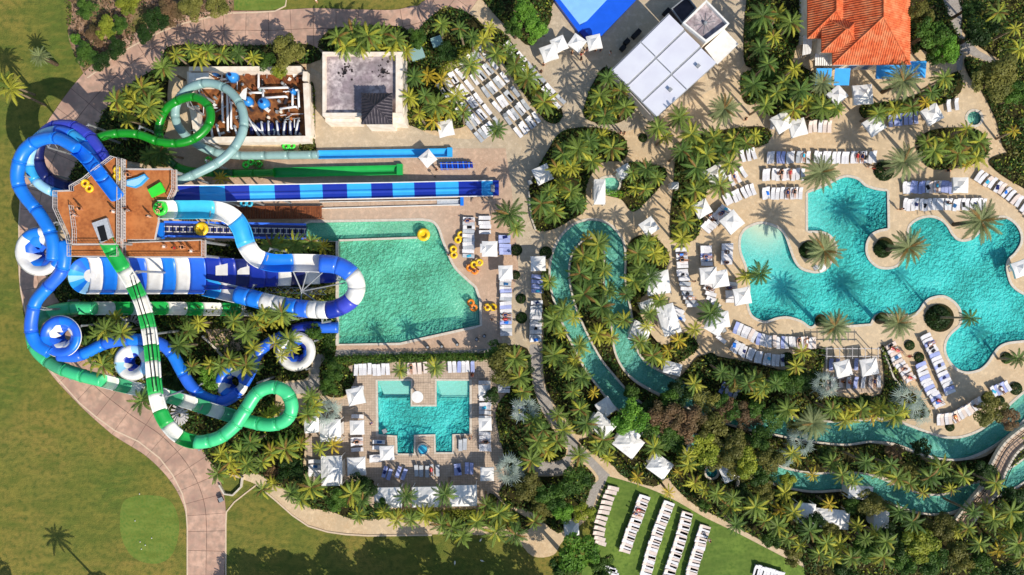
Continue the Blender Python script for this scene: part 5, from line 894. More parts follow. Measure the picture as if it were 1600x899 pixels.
TREES = [(450,82,30,6,'l_olive','round olive green tree at the upper right corner of the pump yard'),(415,96,18,5,'l_green','small green tree left of the olive tree above the pump yard'),(437,112,15,4,'l_yellow','small yellow green tree spilling over the pump yard wall'),
 (822,20,26,7,'l_bright','bright green tree at the top edge left of the surf machine'),(838,48,22,6,'l_bright','lower bright green tree beside the surf machine'),(805,42,20,6,'l_green','green tree left of the two bright trees by the surf machine'),
 (1455,50,30,7,'l_green','green tree right of the tiled house'),(1485,80,24,6,'l_bright','bright green tree below and right of the tiled house tree'),(1440,18,24,7,'l_olive','olive tree at the top edge right of the tiled house'),(1462,88,18,5,'l_green','small green tree above the long blue awning'),(1535,48,32,7,'l_dark','large dark tree across the path in the top right'),(1562,125,42,7,'l_olive','very large olive tree below the top right path'),(1515,12,20,6,'l_dark','dark tree at the top edge by the path'),(1590,150,24,6,'l_green','green tree at the right edge under the olive tree'),
 (790,572,38,7,'l_olive','wide olive tree between the square pool and the river path'),(775,552,22,6,'l_green','green tree at the right end of the long hedge'),(812,578,24,6,'l_dark','dark tree left of the curved river path'),
 (983,652,32,7,'l_bright','bright green tree where the river dips under the foliage'),(986,615,16,5,'l_green','small green tree on the river bank above the bright tree'),(1012,640,22,5,'l_dark','dark green tree over the hidden bend of the river'),(1040,652,32,6,'l_brown','brown flowering tree left of the other brown trees over the river'),(1078,662,32,6,'l_brown','brown flowering tree in the middle of the river thicket'),(1112,668,28,6,'l_olive','olive tree right of the brown trees over the river'),(1150,695,30,6,'l_olive','olive tree in the right half of the river thicket'),(1185,688,24,6,'l_green','green tree at the right end of the river thicket'),(1062,692,24,4,'l_green','low green tree near the pale boulders in the river thicket'),(1102,700,30,6,'l_yellow','yellow green tree in the lower river thicket'),(1168,720,28,6,'l_yellow','yellow green tree above the round blue spa'),(1205,722,26,6,'l_olive','olive tree by the start of the lower channel'),(1130,640,24,5,'l_brown','brown tree left of the four loungers in the garden'),(1045,625,20,5,'l_green','green tree over the river below the bright yellow palms'),(1180,640,22,5,'l_green','green tree below the four garden loungers'),
 (830,760,30,6,'l_olive','olive tree below the grey curved path'),(862,772,28,6,'l_green','green tree in the middle of the bed left of the lawn'),(900,752,28,6,'l_green','green tree nearest the path junction above the lawn'),(850,795,24,5,'l_olive','low olive tree left of the lawn loungers'),(882,803,20,6,'l_bright','bright green tree left of the pale flowering tree'),(912,803,20,6,'l_yellow','pale flowering tree at the left edge of the lounger lawn'),(905,865,38,8,'l_bright','large bright green tree at the bottom edge left of the lawn loungers'),(885,890,28,8,'l_green','green tree at the bottom edge below the large bright tree'),(940,885,24,7,'l_green','green tree on the lawn corner at the bottom edge'),
 (455,738,26,6,'l_dark','dark tree left of the spa cabanas'),(430,742,20,5,'l_brown','brown shrubby tree in the palm grove'),(562,765,28,5,'l_dark','dark tree left of the three big cabanas'),(530,782,22,5,'l_green','green tree below the spa cabanas'),(600,790,18,4,'l_green','small tree under the left end of the three big cabanas'),
 (1214,594,20,5,'l_green','green tree beside the round bush below the south loungers'),(1240,600,26,5,'l_green','green tree in the garden below the south lounger arcs'),(1262,592,22,5,'l_dark','dark tree left of the pergola bed'),(1545,640,30,5,'l_olive','thin olive tree over the lounger arc at the lower right'),(1575,655,22,5,'l_brown','brown thin tree at the right edge above the footbridge'),(1442,850,34,7,'l_yellow','yellow green tree at the bottom right of the path'),(1470,825,26,6,'l_olive','olive tree beside the bottom right path'),(1455,875,28,6,'l_green','green tree at the bottom edge near the right'),(1330,790,16,4,'l_green','green tree between the two white cabanas south of the channel'),(1362,790,27,5,'l_olive','round fan leaved tree over the cabana south of the channel'),(1270,820,22,6,'l_dark','dark tree in the garden at the bottom'),(1400,840,28,6,'l_dark','dark tree between the cabana and the yellow green tree'),(1355,850,22,6,'l_green','green tree by the bottom palms'),(1545,740,24,4,'l_dark','dark tree left of the footbridge'),(1590,780,28,6,'l_dark','dark tree below the footbridge at the right edge'),(1600,820,24,6,'l_green','green tree at the right edge low down'),(1440,700,18,4,'l_dark','low dark tree under the upper channel'),(1400,705,18,3,'l_brown','low brown shrub tree below the upper channel wall'),
 (520,582,20,4,'l_green','green tree at the left end of the long hedge'),(515,603,18,4,'l_green','green tree below the left end of the long hedge'),(330,590,26,4.5,'l_bright','big leaved green tree between the spiral stairs'),(490,520,16,4,'l_green','green tree beside the last white bowl'),(275,600,22,4,'l_dark','dark tree inside the slide loops'),(140,525,18,4,'l_dark','dark tree right of the second bowl'),(395,478,18,3,'l_dark','dark shrub tree beneath the raft slide'),
 (168,45,22,2.5,'l_yellow','yellow green shrub at the top of the dry bed'),(135,12,20,3,'l_green','green shrub at the top left of the dry bed'),(186,38,16,2.5,'l_green','green shrub in the middle of the dry bed'),(118,62,11,2,'l_bright','small bright shrub at the left edge of the dry bed'),(135,85,22,2.5,'l_green','green shrub at the lower left of the dry bed'),(155,95,20,2.5,'l_dark','dark shrub above the drive curve'),(180,75,20,2.5,'l_dark','dark shrub near the lower dry bed'),(245,32,24,3,'l_dark','dark shrub near the drive in the upper dry bed'),(270,18,26,3,'l_brown','brown shrub in the upper right of the dry bed'),(300,12,24,3,'l_olive','olive shrub at the top edge of the dry bed'),(200,5,22,3,'l_yellow','yellow shrub at the top edge of the dry bed'),(340,10,22,3,'l_olive','olive shrub in the top right of the dry bed'),(225,52,18,2,'l_dark','dark shrub against the drive kerb'),(152,55,20,2,'l_brown','brown shrub left of the yellow green shrub')]
TREES += [(1100,622,26,5,'l_olive','olive tree arching over the hidden upper channel, left'),(1135,636,26,5,'l_green','green tree arching over the hidden upper channel, middle'),(1172,652,28,5,'l_brown','brown tree over the hidden upper channel'),(1212,655,26,5,'l_green','green tree over the hidden upper channel, right'),(1248,664,22,4,'l_olive','olive tree where the upper channel reappears'),(1012,662,26,5,'l_green','green tree over the start of the hidden lower channel'),(1045,682,28,5,'l_green','second green tree over the hidden lower channel'),(1085,722,20,4,'l_green','small green tree by the spa wall'),(1120,712,28,5,'l_olive','olive tree over the middle of the hidden lower channel'),(1155,730,26,5,'l_olive','olive tree over the lower channel near the sail'),(1192,738,26,5,'l_green','green tree where the lower channel reappears'),(1232,752,16,3.5,'l_yellow','small yellow green tree at the lower channel bank'),(1065,612,24,5,'l_dark','dark tree over the river bend below the bright palms'),(1345,862,24,5,'l_green','green tree between palms in the lower right garden'),(1300,830,20,4.5,'l_olive','olive tree below the wide white cabana roof'),(1410,875,26,6,'l_green','green tree at the bottom edge left of the yellow green tree'),(1500,870,26,6,'l_olive','olive tree at the bottom edge by the last path'),(1530,885,24,6,'l_green','green tree at the bottom edge below the path end'),(1580,895,26,6,'l_dark','dark tree at the very bottom right'),(1240,870,18,4,'l_olive','olive tree beside the lawn path at the bottom'),(1320,895,22,5,'l_dark','dark tree at the bottom edge right of the lawn'),
 (1205,845,18,4,'l_green','green tree by the bend of the lawn path'),(1160,772,18,4,'l_dark','dark tree below the triangular sail'),(1195,765,20,5,'l_olive','olive tree right of the triangular sail'),(1100,790,12,3,'l_green','small green tree near the lawn path'),(1180,50,22,6,'l_dark','dark tree left of the tiled house'),(1205,110,20,5,'l_green','green tree below left of the tiled house'),(1225,160,16,4,'l_dark','dark tree in the terrace grove'),
 (1290,712,16,3.5,'l_dark','dark low tree between the channels'),(1420,735,18,3.5,'l_olive','olive low tree between the channels'),(1480,750,18,4,'l_dark','dark low tree between the channels at the right'),(1150,600,16,4,'l_olive','olive tree below the lower lounger arc'),(1180,595,16,4,'l_dark','dark tree under palms below the lower arc'),(1350,628,16,4,'l_dark','dark tree below the pergola court'),(885,260,20,4,'l_dark','dark tree in the bistro palm bed'),(860,335,18,4,'l_green','green tree at the foot of the bistro bed'),(650,60,18,4,'l_green','green tree above the large utility cabinet'),(700,80,20,4,'l_dark','dark tree beside the diagonal hedge'),(770,620,16,4,'l_dark','dark tree right of the square pool court')]
for i, (x, y, r_, h, m, lb) in enumerate(TREES): tree(x, y, r_, h, m, lb, i, name='shrub' if h < 3.5 and x < 400 else 'broadleaf_tree', cat='shrub' if h < 3.5 and x < 400 else 'tree')
# large trees just outside the frame whose shade falls on the lawn at the bottom
for i, (x, y, r_, h) in enumerate([(430,960,48,11),(505,975,50,12),(580,965,50,12),(655,950,50,12),(730,950,52,13),(805,955,50,13),(880,965,48,12),(60,985,46,11),(690,1010,50,14),(800,1010,50,14),(225,990,30,10),(600,1020,50,14)]):
    p = at(x, y); o = thing('broadleaf_tree', f'tall tree just beyond the bottom edge, {ORDS[i]} of its row', 'tree', (p.x, p.y, 0), i, 'tall trees beyond the bottom edge'); link('trunk', TREE_T, o, None, None, (h * .9, h * .9, h)); link('crown', crown_mesh('l_dark', i % 4), o, (0, 0, h * .72), None, (r_ * MPP, r_ * MPP, h * .38))
# round clipped bushes
BUSH = leafcloud(900, [(0, 0, 0, 1.0)], .11, np.random.default_rng(5), m='l_dark', name='foliage', shell=.85)
for x, y, r_, lb in [(1470,497,20,'big round clipped bush in the circular planter'),(1382,389,14,'round bush at the foot of the middle peninsula palm'),(1264,391,13,'round bush at the foot of the beach peninsula palm'),(1385,266,16,'round bush left of the date palm by the steps'),(1232,562,11,'dark round bush at the end of the lower lounger arc'),(1423,540,8,'small round bush between lounger columns, upper'),(1438,559,8,'small round bush between lounger columns, lower'),(1575,560,9,'round bush near the right edge below the lagoon'),(1283,503,8,'round bush on the shore left of the pergola'),(1376,499,8,'round bush on the shore right of the pergola'),(1545,622,9,'bush at the upper end of the lower right lounger arc'),(1564,627,8,'bush beside the thin olive tree'),(1590,608,10,'round bush at the right edge by the olive tree'),(1486,668,7,'small reddish bush below the lounger arc'),(815,497,9,'round bush in the paving right of the lounger column'),(814,467,8,'upper round bush right of the lounger column'),(807,391,9,'round bush below the dark plaza palm'),(806,430,7,'small round bush between the cabanas'),(1005,215,7,'small round bush below the hall corner'),(1112,563,11,'oval bush in the ring planter'),(853,395,10,'bush at the left bank of the river loop'),(1522,213,9,'bush below the round fountain')]:
    p = at(x, y, r_ * .05); o = thing('round_bush', lb, 'bush', (p.x, p.y, 0)); link('foliage', BUSH, o, (0, 0, .1), None, r_ * MPP)
# clipped hedges as thick leafy bands
def hedge(pts, w2, h, m, label):
    P = [at(*p) for p in pts]; bl = []
    for a, b in zip(P, P[1:]):
        n = max(2, int((b - a).length / (w2 * .5)))
        for k in range(n + 1): c = a.lerp(b, k / n); bl.append((c.x, c.y, h * .55, w2 * .62))
    L = sum((b - a).length for a, b in zip(P, P[1:])); o = link('hedge', leafcloud(int(L * w2 * 130), bl, .12, rng, m=m, name='hedge')); tag(o, label, 'hedge')
hedge([(512, 562), (560, 560), (640, 558), (700, 557), (760, 557)], 1.4, 1.2, 'l_green', 'long green hedge between the big green pool and the square pool garden')
hedge([(516, 470), (516, 520), (514, 542)], 2.0, 1.2, 'l_green', 'short thick hedge at the left wall of the big green pool')
hedge([(516, 395), (517, 450)], 1.5, 1.1, 'l_olive', 'hedge strip above the raft slide exit by the pool wall')
hedge([(691, 116), (715, 96), (742, 75)], 1.5, 1.1, 'l_yellow', 'yellow green diagonal hedge left of the plaza loungers')
hedge([(487, 142), (488, 230)], .8, 1.0, 'l_olive', 'thin hedge strip right of the pump yard wall')
hedge([(485, 228), (478, 236)], 1.0, 1.0, 'l_olive', 'bit of hedge at the start of the light blue flume')
hedge([(605, 802), (680, 800), (760, 802)], 1.5, 1.0, 'l_yellow', 'leafy hedge below the three big white cabanas')
hedge([(944, 300), (960, 303), (972, 304)], 1.0, .6, 'l_bright', 'short bright green hedge below the small pond')
hedge([(405, 255), (408, 272)], 1.6, 1.0, 'l_green', 'small hedge block at the start of the green flume')
# undergrowth in the beds
def cover(pls, n, m, size, zmax, name, seed, z0=.14, holes=True):
    rr = np.random.default_rng(seed); P = []
    for pl in pls:
        xs = [p[0] for p in pl]; ys = [p[1] for p in pl]; x0, x1, y0, y1 = max(min(xs), -84), min(max(xs), 84), max(min(ys), -48), min(max(ys), 48)
        if x1 <= x0 or y1 <= y0: continue
        k = int((x1 - x0) * (y1 - y0) * n); X = rr.uniform(x0, x1, k); Y = rr.uniform(y0, y1, k); ok = pip(X, Y, pl)
        for h in HOLES: ok &= ~pip(X, Y, [tuple(p) for p in offset(h, .5)])
        ok &= (np.sin(X * .9 + Y * .5 + seed) + np.sin(Y * 1.1 - X * .35 + seed * 2) + rr.normal(size=k) * .5) > -.5
        P.append(np.stack([X[ok], Y[ok], rr.uniform(z0, z0 + zmax, ok.sum())], 1))
    p = np.concatenate(P); n = len(p); nrm = rr.normal(size=(n, 3)) * .5 + np.array([0, 0, 1]); nrm /= np.linalg.norm(nrm, axis=1)[:, None]; t = np.cross(nrm, rr.normal(size=(n, 3))); t /= np.linalg.norm(t, axis=1)[:, None]; b = np.cross(nrm, t); s = (size * rr.uniform(.5, 1.5, n))[:, None]
    v = np.stack([p - t * s, p - b * s * .5, p + t * s, p + b * s * .5], 1).reshape(-1, 3); me = bpy.data.meshes.new(name); me.vertices.add(4 * n); me.vertices.foreach_set('co', v.ravel()); me.loops.add(4 * n); me.loops.foreach_set('vertex_index', np.arange(4 * n)); me.polygons.add(n)
    me.polygons.foreach_set('loop_start', np.arange(0, 4 * n, 4)); me.polygons.foreach_set('loop_total', np.full(n, 4)); me.materials.append(M[m]); me.update(calc_edges=True); o = link(name, me); return o
tag(cover(beds, 16, 'l_cover', .22, .6, 'ground_cover', 1), 'dark green leafy ground cover filling the planting beds', 'ground cover', kind='stuff')
tag(cover(beds, 8, 'l_olive', .2, .8, 'ground_cover', 2), 'olive leafy undergrowth scattered through the planting beds', 'ground cover', kind='stuff')
tag(cover(beds, 2.5, 'l_yellow', .22, 1.0, 'ground_cover', 3), 'yellow green leafy plants scattered through the planting beds', 'ground cover', kind='stuff')
dry = ccw(poly([(100, -30), (365, -30), (364, 22), (325, 26), (250, 48), (212, 67), (150, 110), (135, 118), (110, 70), (106, 30)]))
tag(cover([dry], 16, 'l_scrub', .16, .4, 'dry_scrub', 4, .02), 'dry pinkish brown scrub covering the bed above the drive', 'scrub', kind='stuff')
tag(cover([dry], 5, 'l_dark', .18, .5, 'dry_scrub', 6, .02), 'dark green tufts between the dry scrub above the drive', 'scrub', kind='stuff')
# ------------------------------------------------------------ loungers, umbrellas, cabanas, rafts
def lounger_meshes(m):
    a = MB()
    for y in (-.3, .3): a.box((0, y, .3), (1.9, .05, .05))
    for x in (-.75, .75):
        a.box((x, 0, .3), (.05, .6, .05))
        for y in (-.29, .29): a.box((x, y, .14), (.05, .05, .28))
    s = MB(); s.box((-.32, 0, .37), (1.22, .6, .1)); b = MB(); b.box((.6, 0, .5), (.72, .58, .09), 0, 0, -.42); p = MB(); p.box((.8, 0, .64), (.22, .46, .08), 0, 0, -.42)
    return a.mesh('frame', 'frame'), s.mesh('seat_cushion', m), b.mesh('back_cushion', m), p.mesh('pillow', m)
LM = {k: lounger_meshes(k) for k in ('lounger', 'loungerblue', 'loungerpink', 'loungergrey')}; CN = {'lounger': 'white', 'loungerblue': 'pale blue', 'loungerpink': 'cream', 'loungergrey': 'light grey'}
STUFFL = []; nl = 0; SPOTS = {}
def lounger(x, y, hd, m, label, group):
    global nl; nl += 1; p = at(x, y, .4); p.z = .05; o = thing('sun_lounger', label, 'sun lounger', p, hd, group); [link(n, me, o) for n, me in zip(('frame', 'seat_cushion', 'back_cushion', 'pillow'), LM[m])]; return o
def row(pts, n, hd, text, m='lounger', gap2=False, stuff=False, grp=None, perp=None, order='from the left'):
    P = [Vector(p) for p in pts]; L = [0]
    for a, b in zip(P, P[1:]): L.append(L[-1] + (b - a).length)
    for i in range(n):
        d = L[-1] * (i + (.07 if gap2 and i % 2 == 0 else -.07 if gap2 else 0)) / max(1, n - 1) if n > 1 else 0
        d = min(max(d, 0), L[-1]); k = max(j for j in range(len(L)) if L[j] <= d + 1e-6); k = min(k, len(P) - 2); t = (d - L[k]) / max(1e-6, L[k + 1] - L[k]); q = P[k].lerp(P[k + 1], t); tg = (P[k + 1] - P[k]).normalized()
        h = R(hd) if hd is not None else math.atan2(-(perp * -tg.x), perp * tg.y)   # heading of the head end
        h += random.uniform(-.09, .09); x, y = q.x + random.uniform(-.7, .7), q.y + random.uniform(-1.1, 1.1); mm = m if isinstance(m, str) else m[i % len(m)]
        if stuff: STUFFL.append((x, y, h, mm)); continue
        nm = f'{ORDS[i]} {CN[mm]} lounger {order} {text}' if n > 1 else f'{CN[mm]} lounger {text}'
        lounger(x, y, h, mm, nm, grp or 'sun loungers ' + text); SPOTS.setdefault(text, []).append((x, y, h))
N, S_, E_, W_ = 90, -90, 0, 180; TB = 'from the top'
mix = ['lounger', 'lounger', 'loungerblue', 'loungerblue', 'lounger', 'lounger', 'loungergrey', 'lounger']
row([(1200, 246), (1262, 246)], 9, N, 'in the upper row left of the steps palm', mix, True); row([(1274, 246), (1367, 246)], 14, N, 'in the upper row above the lagoon steps', 'lounger', True)
row([(1193, 273), (1254, 273)], 9, N, 'in the middle row left of the lagoon', 'lounger', True); row([(1193, 302), (1251, 302)], 9, N, 'in the lower row left of the lagoon', 'lounger', True)
row([(1133, 313), (1176, 296)], 7, 115, 'in the slanted row beside the left deck', 'lounger', True); row([(1142, 282), (1152, 277), (1162, 270)], 3, 120, 'in the short row under a slim palm')
row([(1103, 358), (1133, 326)], 8, 145, 'in the diagonal pile beside the beach umbrella'); row([(1160, 244), (1178, 240)], 3, 105, 'by the palm hedge end')
row([(1413, 293), (1491, 293)], 14, N, 'in the upper bank right of the lagoon steps', ['lounger', 'lounger', 'loungerblue', 'loungerblue', 'loungerblue', 'loungerblue', 'lounger', 'loungerpink'], True); row([(1413, 320), (1537, 320)], 20, N, 'in the lower bank right of the lagoon steps', 'lounger', True)
row([(1528, 275), (1560, 292), (1598, 320), (1610, 335)], 13, 55, 'in the curved row at the right edge', ['lounger', 'lounger', 'loungerpink'], True)
row([(1266, 198), (1296, 198)], 5, N, 'below the terrace palms', ['loungerpink', 'loungerpink', 'lounger']); row([(1391, 190), (1431, 184)], 6, 95, 'right of the terrace umbrella', 'loungerblue'); row([(1482, 166), (1495, 163)], 2, 100, 'near the round fountain'); row([(1207, 193)], 1, 85, 'beside the leftmost terrace umbrella') if False else lounger(1207, 193, R(85), 'lounger', 'single white lounger beside the leftmost terrace umbrella', None)
row([(1064, 391), (1066, 430)], 7, W_, 'in the upper half of the inland column', 'lounger', False, order=TB); row([(1069, 437), (1074, 462), (1082, 478)], 7, W_, 'in the lower half of the inland column', ['lounger', 'loungergrey'], order=TB)
row([(1103, 388), (1104, 412)], 5, W_, 'in the column left of the twin umbrellas', ['lounger', 'lounger', 'loungerblue'], order=TB); row([(1105, 445), (1112, 467)], 4, 160, 'in the column below the twin umbrellas', order=TB); row([(1118, 476), (1128, 490)], 3, 150, 'above the square palm bed', order=TB)
row([(1136, 383), (1135, 410)], 6, W_, 'in the column nearest the beach entry', 'lounger', order=TB); row([(1143, 443), (1142, 470)], 5, W_, 'in the column beside the lagoon shore palms', order=TB); row([(1060, 485), (1063, 497)], 3, 150, 'right of the long cabana roof', order=TB)
row([(1150, 512), (1166, 520), (1184, 529), (1200, 533), (1225, 536), (1240, 535), (1248, 536)], 17, None, 'in the upper arc south of the lagoon', ['loungerblue', 'lounger', 'lounger', 'lounger', 'loungerpink', 'lounger'], True, perp=-1); row([(1252, 536), (1272, 535)], 4, N, 'at the right end of the upper arc', ['lounger', 'loungerpink'], True)
row([(1146, 540), (1162, 549), (1180, 557), (1200, 562), (1222, 563)], 13, None, 'in the lower arc south of the lagoon', 'lounger', True, perp=-1)
row([(1118, 521), (1126, 531)], 2, 145, 'below the square grey awning', order=TB); row([(1129, 606), (1149, 617)], 4, 65, 'in the small garden clearing', ['loungerblue', 'lounger'])
row([(1298, 569), (1308, 569)], 2, N, 'at the top left of the pergola court', 'loungerblue'); row([(1337, 569), (1349, 569)], 2, N, 'at the top middle of the pergola court', 'loungerblue'); row([(1302, 597), (1372, 597)], 7, N, 'along the foot of the pergola court', ['lounger', 'loungerpink', 'lounger', 'loungerblue'])
row([(1392, 541), (1402, 565), (1422, 592)], 10, 207, 'in the left column right of the pergola', ['loungerpink', 'lounger'], order=TB); row([(1438, 571), (1448, 600), (1468, 634)], 12, 205, 'in the middle column right of the pergola', ['loungerblue', 'lounger', 'lounger'], order=TB); row([(1446, 526), (1462, 560), (1484, 613)], 16, 203, 'in the right column below the round bush', ['lounger', 'lounger', 'loungerblue'], order=TB)
row([(1466, 656), (1488, 654), (1508, 643), (1532, 628)], 13, None, 'in the arc at the bottom of the deck', ['lounger', 'loungerpink'], True, perp=1); row([(1552, 612), (1573, 603)], 5, 120, 'in the short row by the right edge', ['lounger', 'loungerblue'])
row([(732, 343), (732, 400)], 10, W_, 'beside the yellow tubes right of the green pool', ['lounger', 'loungergrey'], False, order=TB); row([(757, 341), (758, 362)], 4, W_, 'left of the dark plaza palm', order=TB); row([(788, 371), (789, 396)], 5, W_, 'right of the split white umbrella', 'loungerblue', order=TB)
row([(790, 438), (791, 522)], 15, W_, 'in the long column right of the green pool', ['lounger', 'loungergrey', 'lounger', 'loungerblue'], True, order=TB); row([(838, 474), (837, 531)], 11, W_, 'in the column beside the west river palms', ['lounger', 'loungergrey'], False, order=TB); row([(839, 432), (840, 456)], 4, W_, 'below the white path cabana', 'loungerblue', order=TB)
row([(556, 577), (606, 577)], 8, N, 'in the row under the hedge, left group', 'lounger'); row([(640, 575), (664, 575)], 4, N, 'in the row under the hedge, middle group', 'loungerpink'); row([(703, 573), (738, 573)], 6, N, 'in the row under the hedge, right group', ['lounger', 'lounger', 'loungerblue'])
row([(757, 597), (757, 604)], 1, E_, 'x') if False else lounger(757, 598, 0, 'lounger', 'single white lounger above the small square canopy right of the square pool', None)
row([(758, 624), (758, 652)], 5, E_, 'between the two square canopies', order=TB); row([(758, 677), (758, 702)], 5, E_, 'below the lower square canopy', order=TB)
row([(559, 606), (559, 606.1)], 1, W_, 'above the tilted white umbrella'); row([(559, 651), (559, 651.1)], 1, W_, 'between the two left umbrellas'); row([(558, 687), (558, 702)], 3, W_, 'below the square white umbrella by the pool', order=TB)
row([(602, 738), (609, 740)], 2, 70, 'in the first tilted blue pair', 'loungerblue'); row([(623, 738), (632, 740)], 2, 68, 'in the second tilted blue pair', 'loungerblue'); row([(650, 736), (684, 735)], 5, N, 'in the grey row below the whirlpool', 'loungergrey', True); row([(712, 733), (718, 733)], 2, 95, 'in the left upright blue pair', 'loungerblue'); row([(730, 731), (737, 731)], 2, 92, 'in the right upright blue pair', 'loungerblue')
row([(720, 695), (727, 695)], 2, N, 'in the niche right of the pool stairs', 'loungergrey'); row([(592, 690), (592, 700)], 2, W_, 'in the niche left of the pool stairs', order=TB); row([(587, 713), (587, 720)], 2, W_, 'left of the corner umbrella', order=TB); row([(492, 722), (492, 742)], 4, W_, 'left of the tall white cabana', order=TB); row([(788, 604), (788, 610)], 2, E_, 'under the trees right of the pool court', order=TB); row([(809, 637), (809, 648)], 2, E_, 'left of the silver fan palm', order=TB)
# plaza banks in rotated pairs
def bank(x0, y0, x1, y1, nb, per, text, stuff):
    d = Vector((x1 - x0, y1 - y0)).normalized(); c = Vector((d.y, -d.x))
    for b in range(nb):
        q = Vector((x0, y0)).lerp(Vector((x1, y1)), b / (nb - 1))
        for j in range(per):
            s = (j - (per - 1) / 2) * 6.9 + (1.2 if j % 2 else -1.2); x, y = q.x + c.x * s, q.y + c.y * s; h = math.atan2(d.y, -d.x) + random.uniform(-.08, .08); x += random.uniform(-1, 1); y += random.uniform(-1, 1)
            if stuff: STUFFL.append((x, y, h, random.choice(['lounger', 'lounger', 'loungergrey'])))
            else: lounger(x, y, h, random.choice(['lounger', 'loungergrey', 'lounger']), f'lounger {ORDS[j]} from the left in the {ORDS[b]} bank down {text}', 'plaza loungers ' + text)
bank(703, 126, 762, 203, 5, 6, 'the left plaza strip', True); bank(740, 92, 824, 196, 6, 6, 'the middle plaza strip', True); bank(796, 76, 872, 158, 6, 2, 'the right plaza strip', True)
# lawn columns
row([(958, 762), (950, 778), (944, 798), (937, 820), (935, 834), (938, 850)], 12, 165, 'in the leftmost lawn column', 'loungerpink', True, stuff=True, order=TB)
row([(1006, 777), (997, 805), (986, 830), (976, 860)], 20, 162, 'in the second lawn column', ['lounger', 'loungerpink'], True, stuff=True, order=TB); row([(1044, 786), (1032, 820), (1018, 860), (1009, 896)], 25, 162, 'in the third lawn column', ['lounger', 'loungerpink'], True, stuff=True, order=TB)
row([(1073, 803), (1064, 840), (1052, 875), (1042, 905)], 24, 162, 'in the fourth lawn column', ['loungerpink', 'lounger'], True, stuff=True, order=TB); row([(1101, 824), (1092, 855), (1084, 880), (1078, 905)], 19, 164, 'in the fifth lawn column', ['loungerpink', 'lounger'], True, stuff=True, order=TB)
row([(1180, 890), (1222, 903)], 9, 75, 'in the bottom lawn row', 'lounger', True, stuff=True); row([(953, 888), (958, 897)], 3, 165, 'beside the big tree', 'lounger', stuff=True)
for key in LM:
    mb = MB(); parts = LM[key]; V = []; F = []; MI = []
    for x, y, h, m in STUFFL:
        if m != key: continue
        p = at(x, y, .4); p.z = .05; mt = Matrix.Translation(p) @ Matrix.Rotation(h, 4, 'Z')
        for k, me in enumerate(parts): n = len(mb.v); mb.cur = 0 if k == 0 else 1; mb.add([mt @ v.co for v in me.vertices], [tuple(q.vertices) for q in me.polygons])
    if mb.v: o = link('sun_lounger_bank', mb.mesh('sun_lounger_bank', ['frame', key])); tag(o, f'banks of {CN[key]} loungers on the plaza strips and on the lawn', 'sun loungers', kind='stuff')
print('LOUNGERS', nl, len(STUFFL))
# umbrellas: four-sided canopy, pole, base
def umb_mesh(s, rise):
    out = []
    for k in range(4):
        a0 = math.pi / 4 + k * math.pi / 2; r_ = s / math.sqrt(2) * 1.0; A = Vector((r_ * math.cos(a0), r_ * math.sin(a0), 0)); B = Vector((r_ * math.cos(a0 + math.pi / 2), r_ * math.sin(a0 + math.pi / 2), 0)); T = Vector((0, 0, rise)); Mid = (A + B) / 2 * .96 + Vector((0, 0, .05))
        v = [A, Mid, B, T, A * .5 + T * .5 - Vector((0, 0, .04)), B * .5 + T * .5 - Vector((0, 0, .04)), A - Vector((0, 0, .18)), Mid - Vector((0, 0, .18)), B - Vector((0, 0, .18))]
        out.append(mesh('canopy_panel', v, [(0, 1, 4), (1, 5, 4), (1, 2, 5), (4, 5, 3), (6, 7, 1, 0), (7, 8, 2, 1)], 'fabric'))
    return out
UM = umb_mesh(1.0, .26); mb = MB(); mb.bar((0, 0, 0), (0, 0, 1), .04, 8); POLE = mb.mesh('pole', 'rail'); mb = MB(); mb.box((0, 0, .06), (.7, .7, .12)); UBASE = mb.mesh('base', 'grey'); mb = MB(); mb.lathe([(0, .1), (.05, .06), (.06, 0)]); FIN = mb.mesh('finial', 'white')
def umbrella(x, y, s, rot, label, h=2.5, grp='white square umbrellas'):
    c = at(x, y, h); s = s * MPP; o = thing('umbrella', label, 'umbrella', (c.x, c.y, .04), R(rot), grp)
    for k in range(4): link('canopy_panel', UM[k], o, (0, 0, h - .35), (random.uniform(-.05, .05), random.uniform(-.05, .05), 0), (s, s, s * .9))
    link('pole', POLE, o, None, None, (1, 1, h - .1)); link('base', UBASE, o)
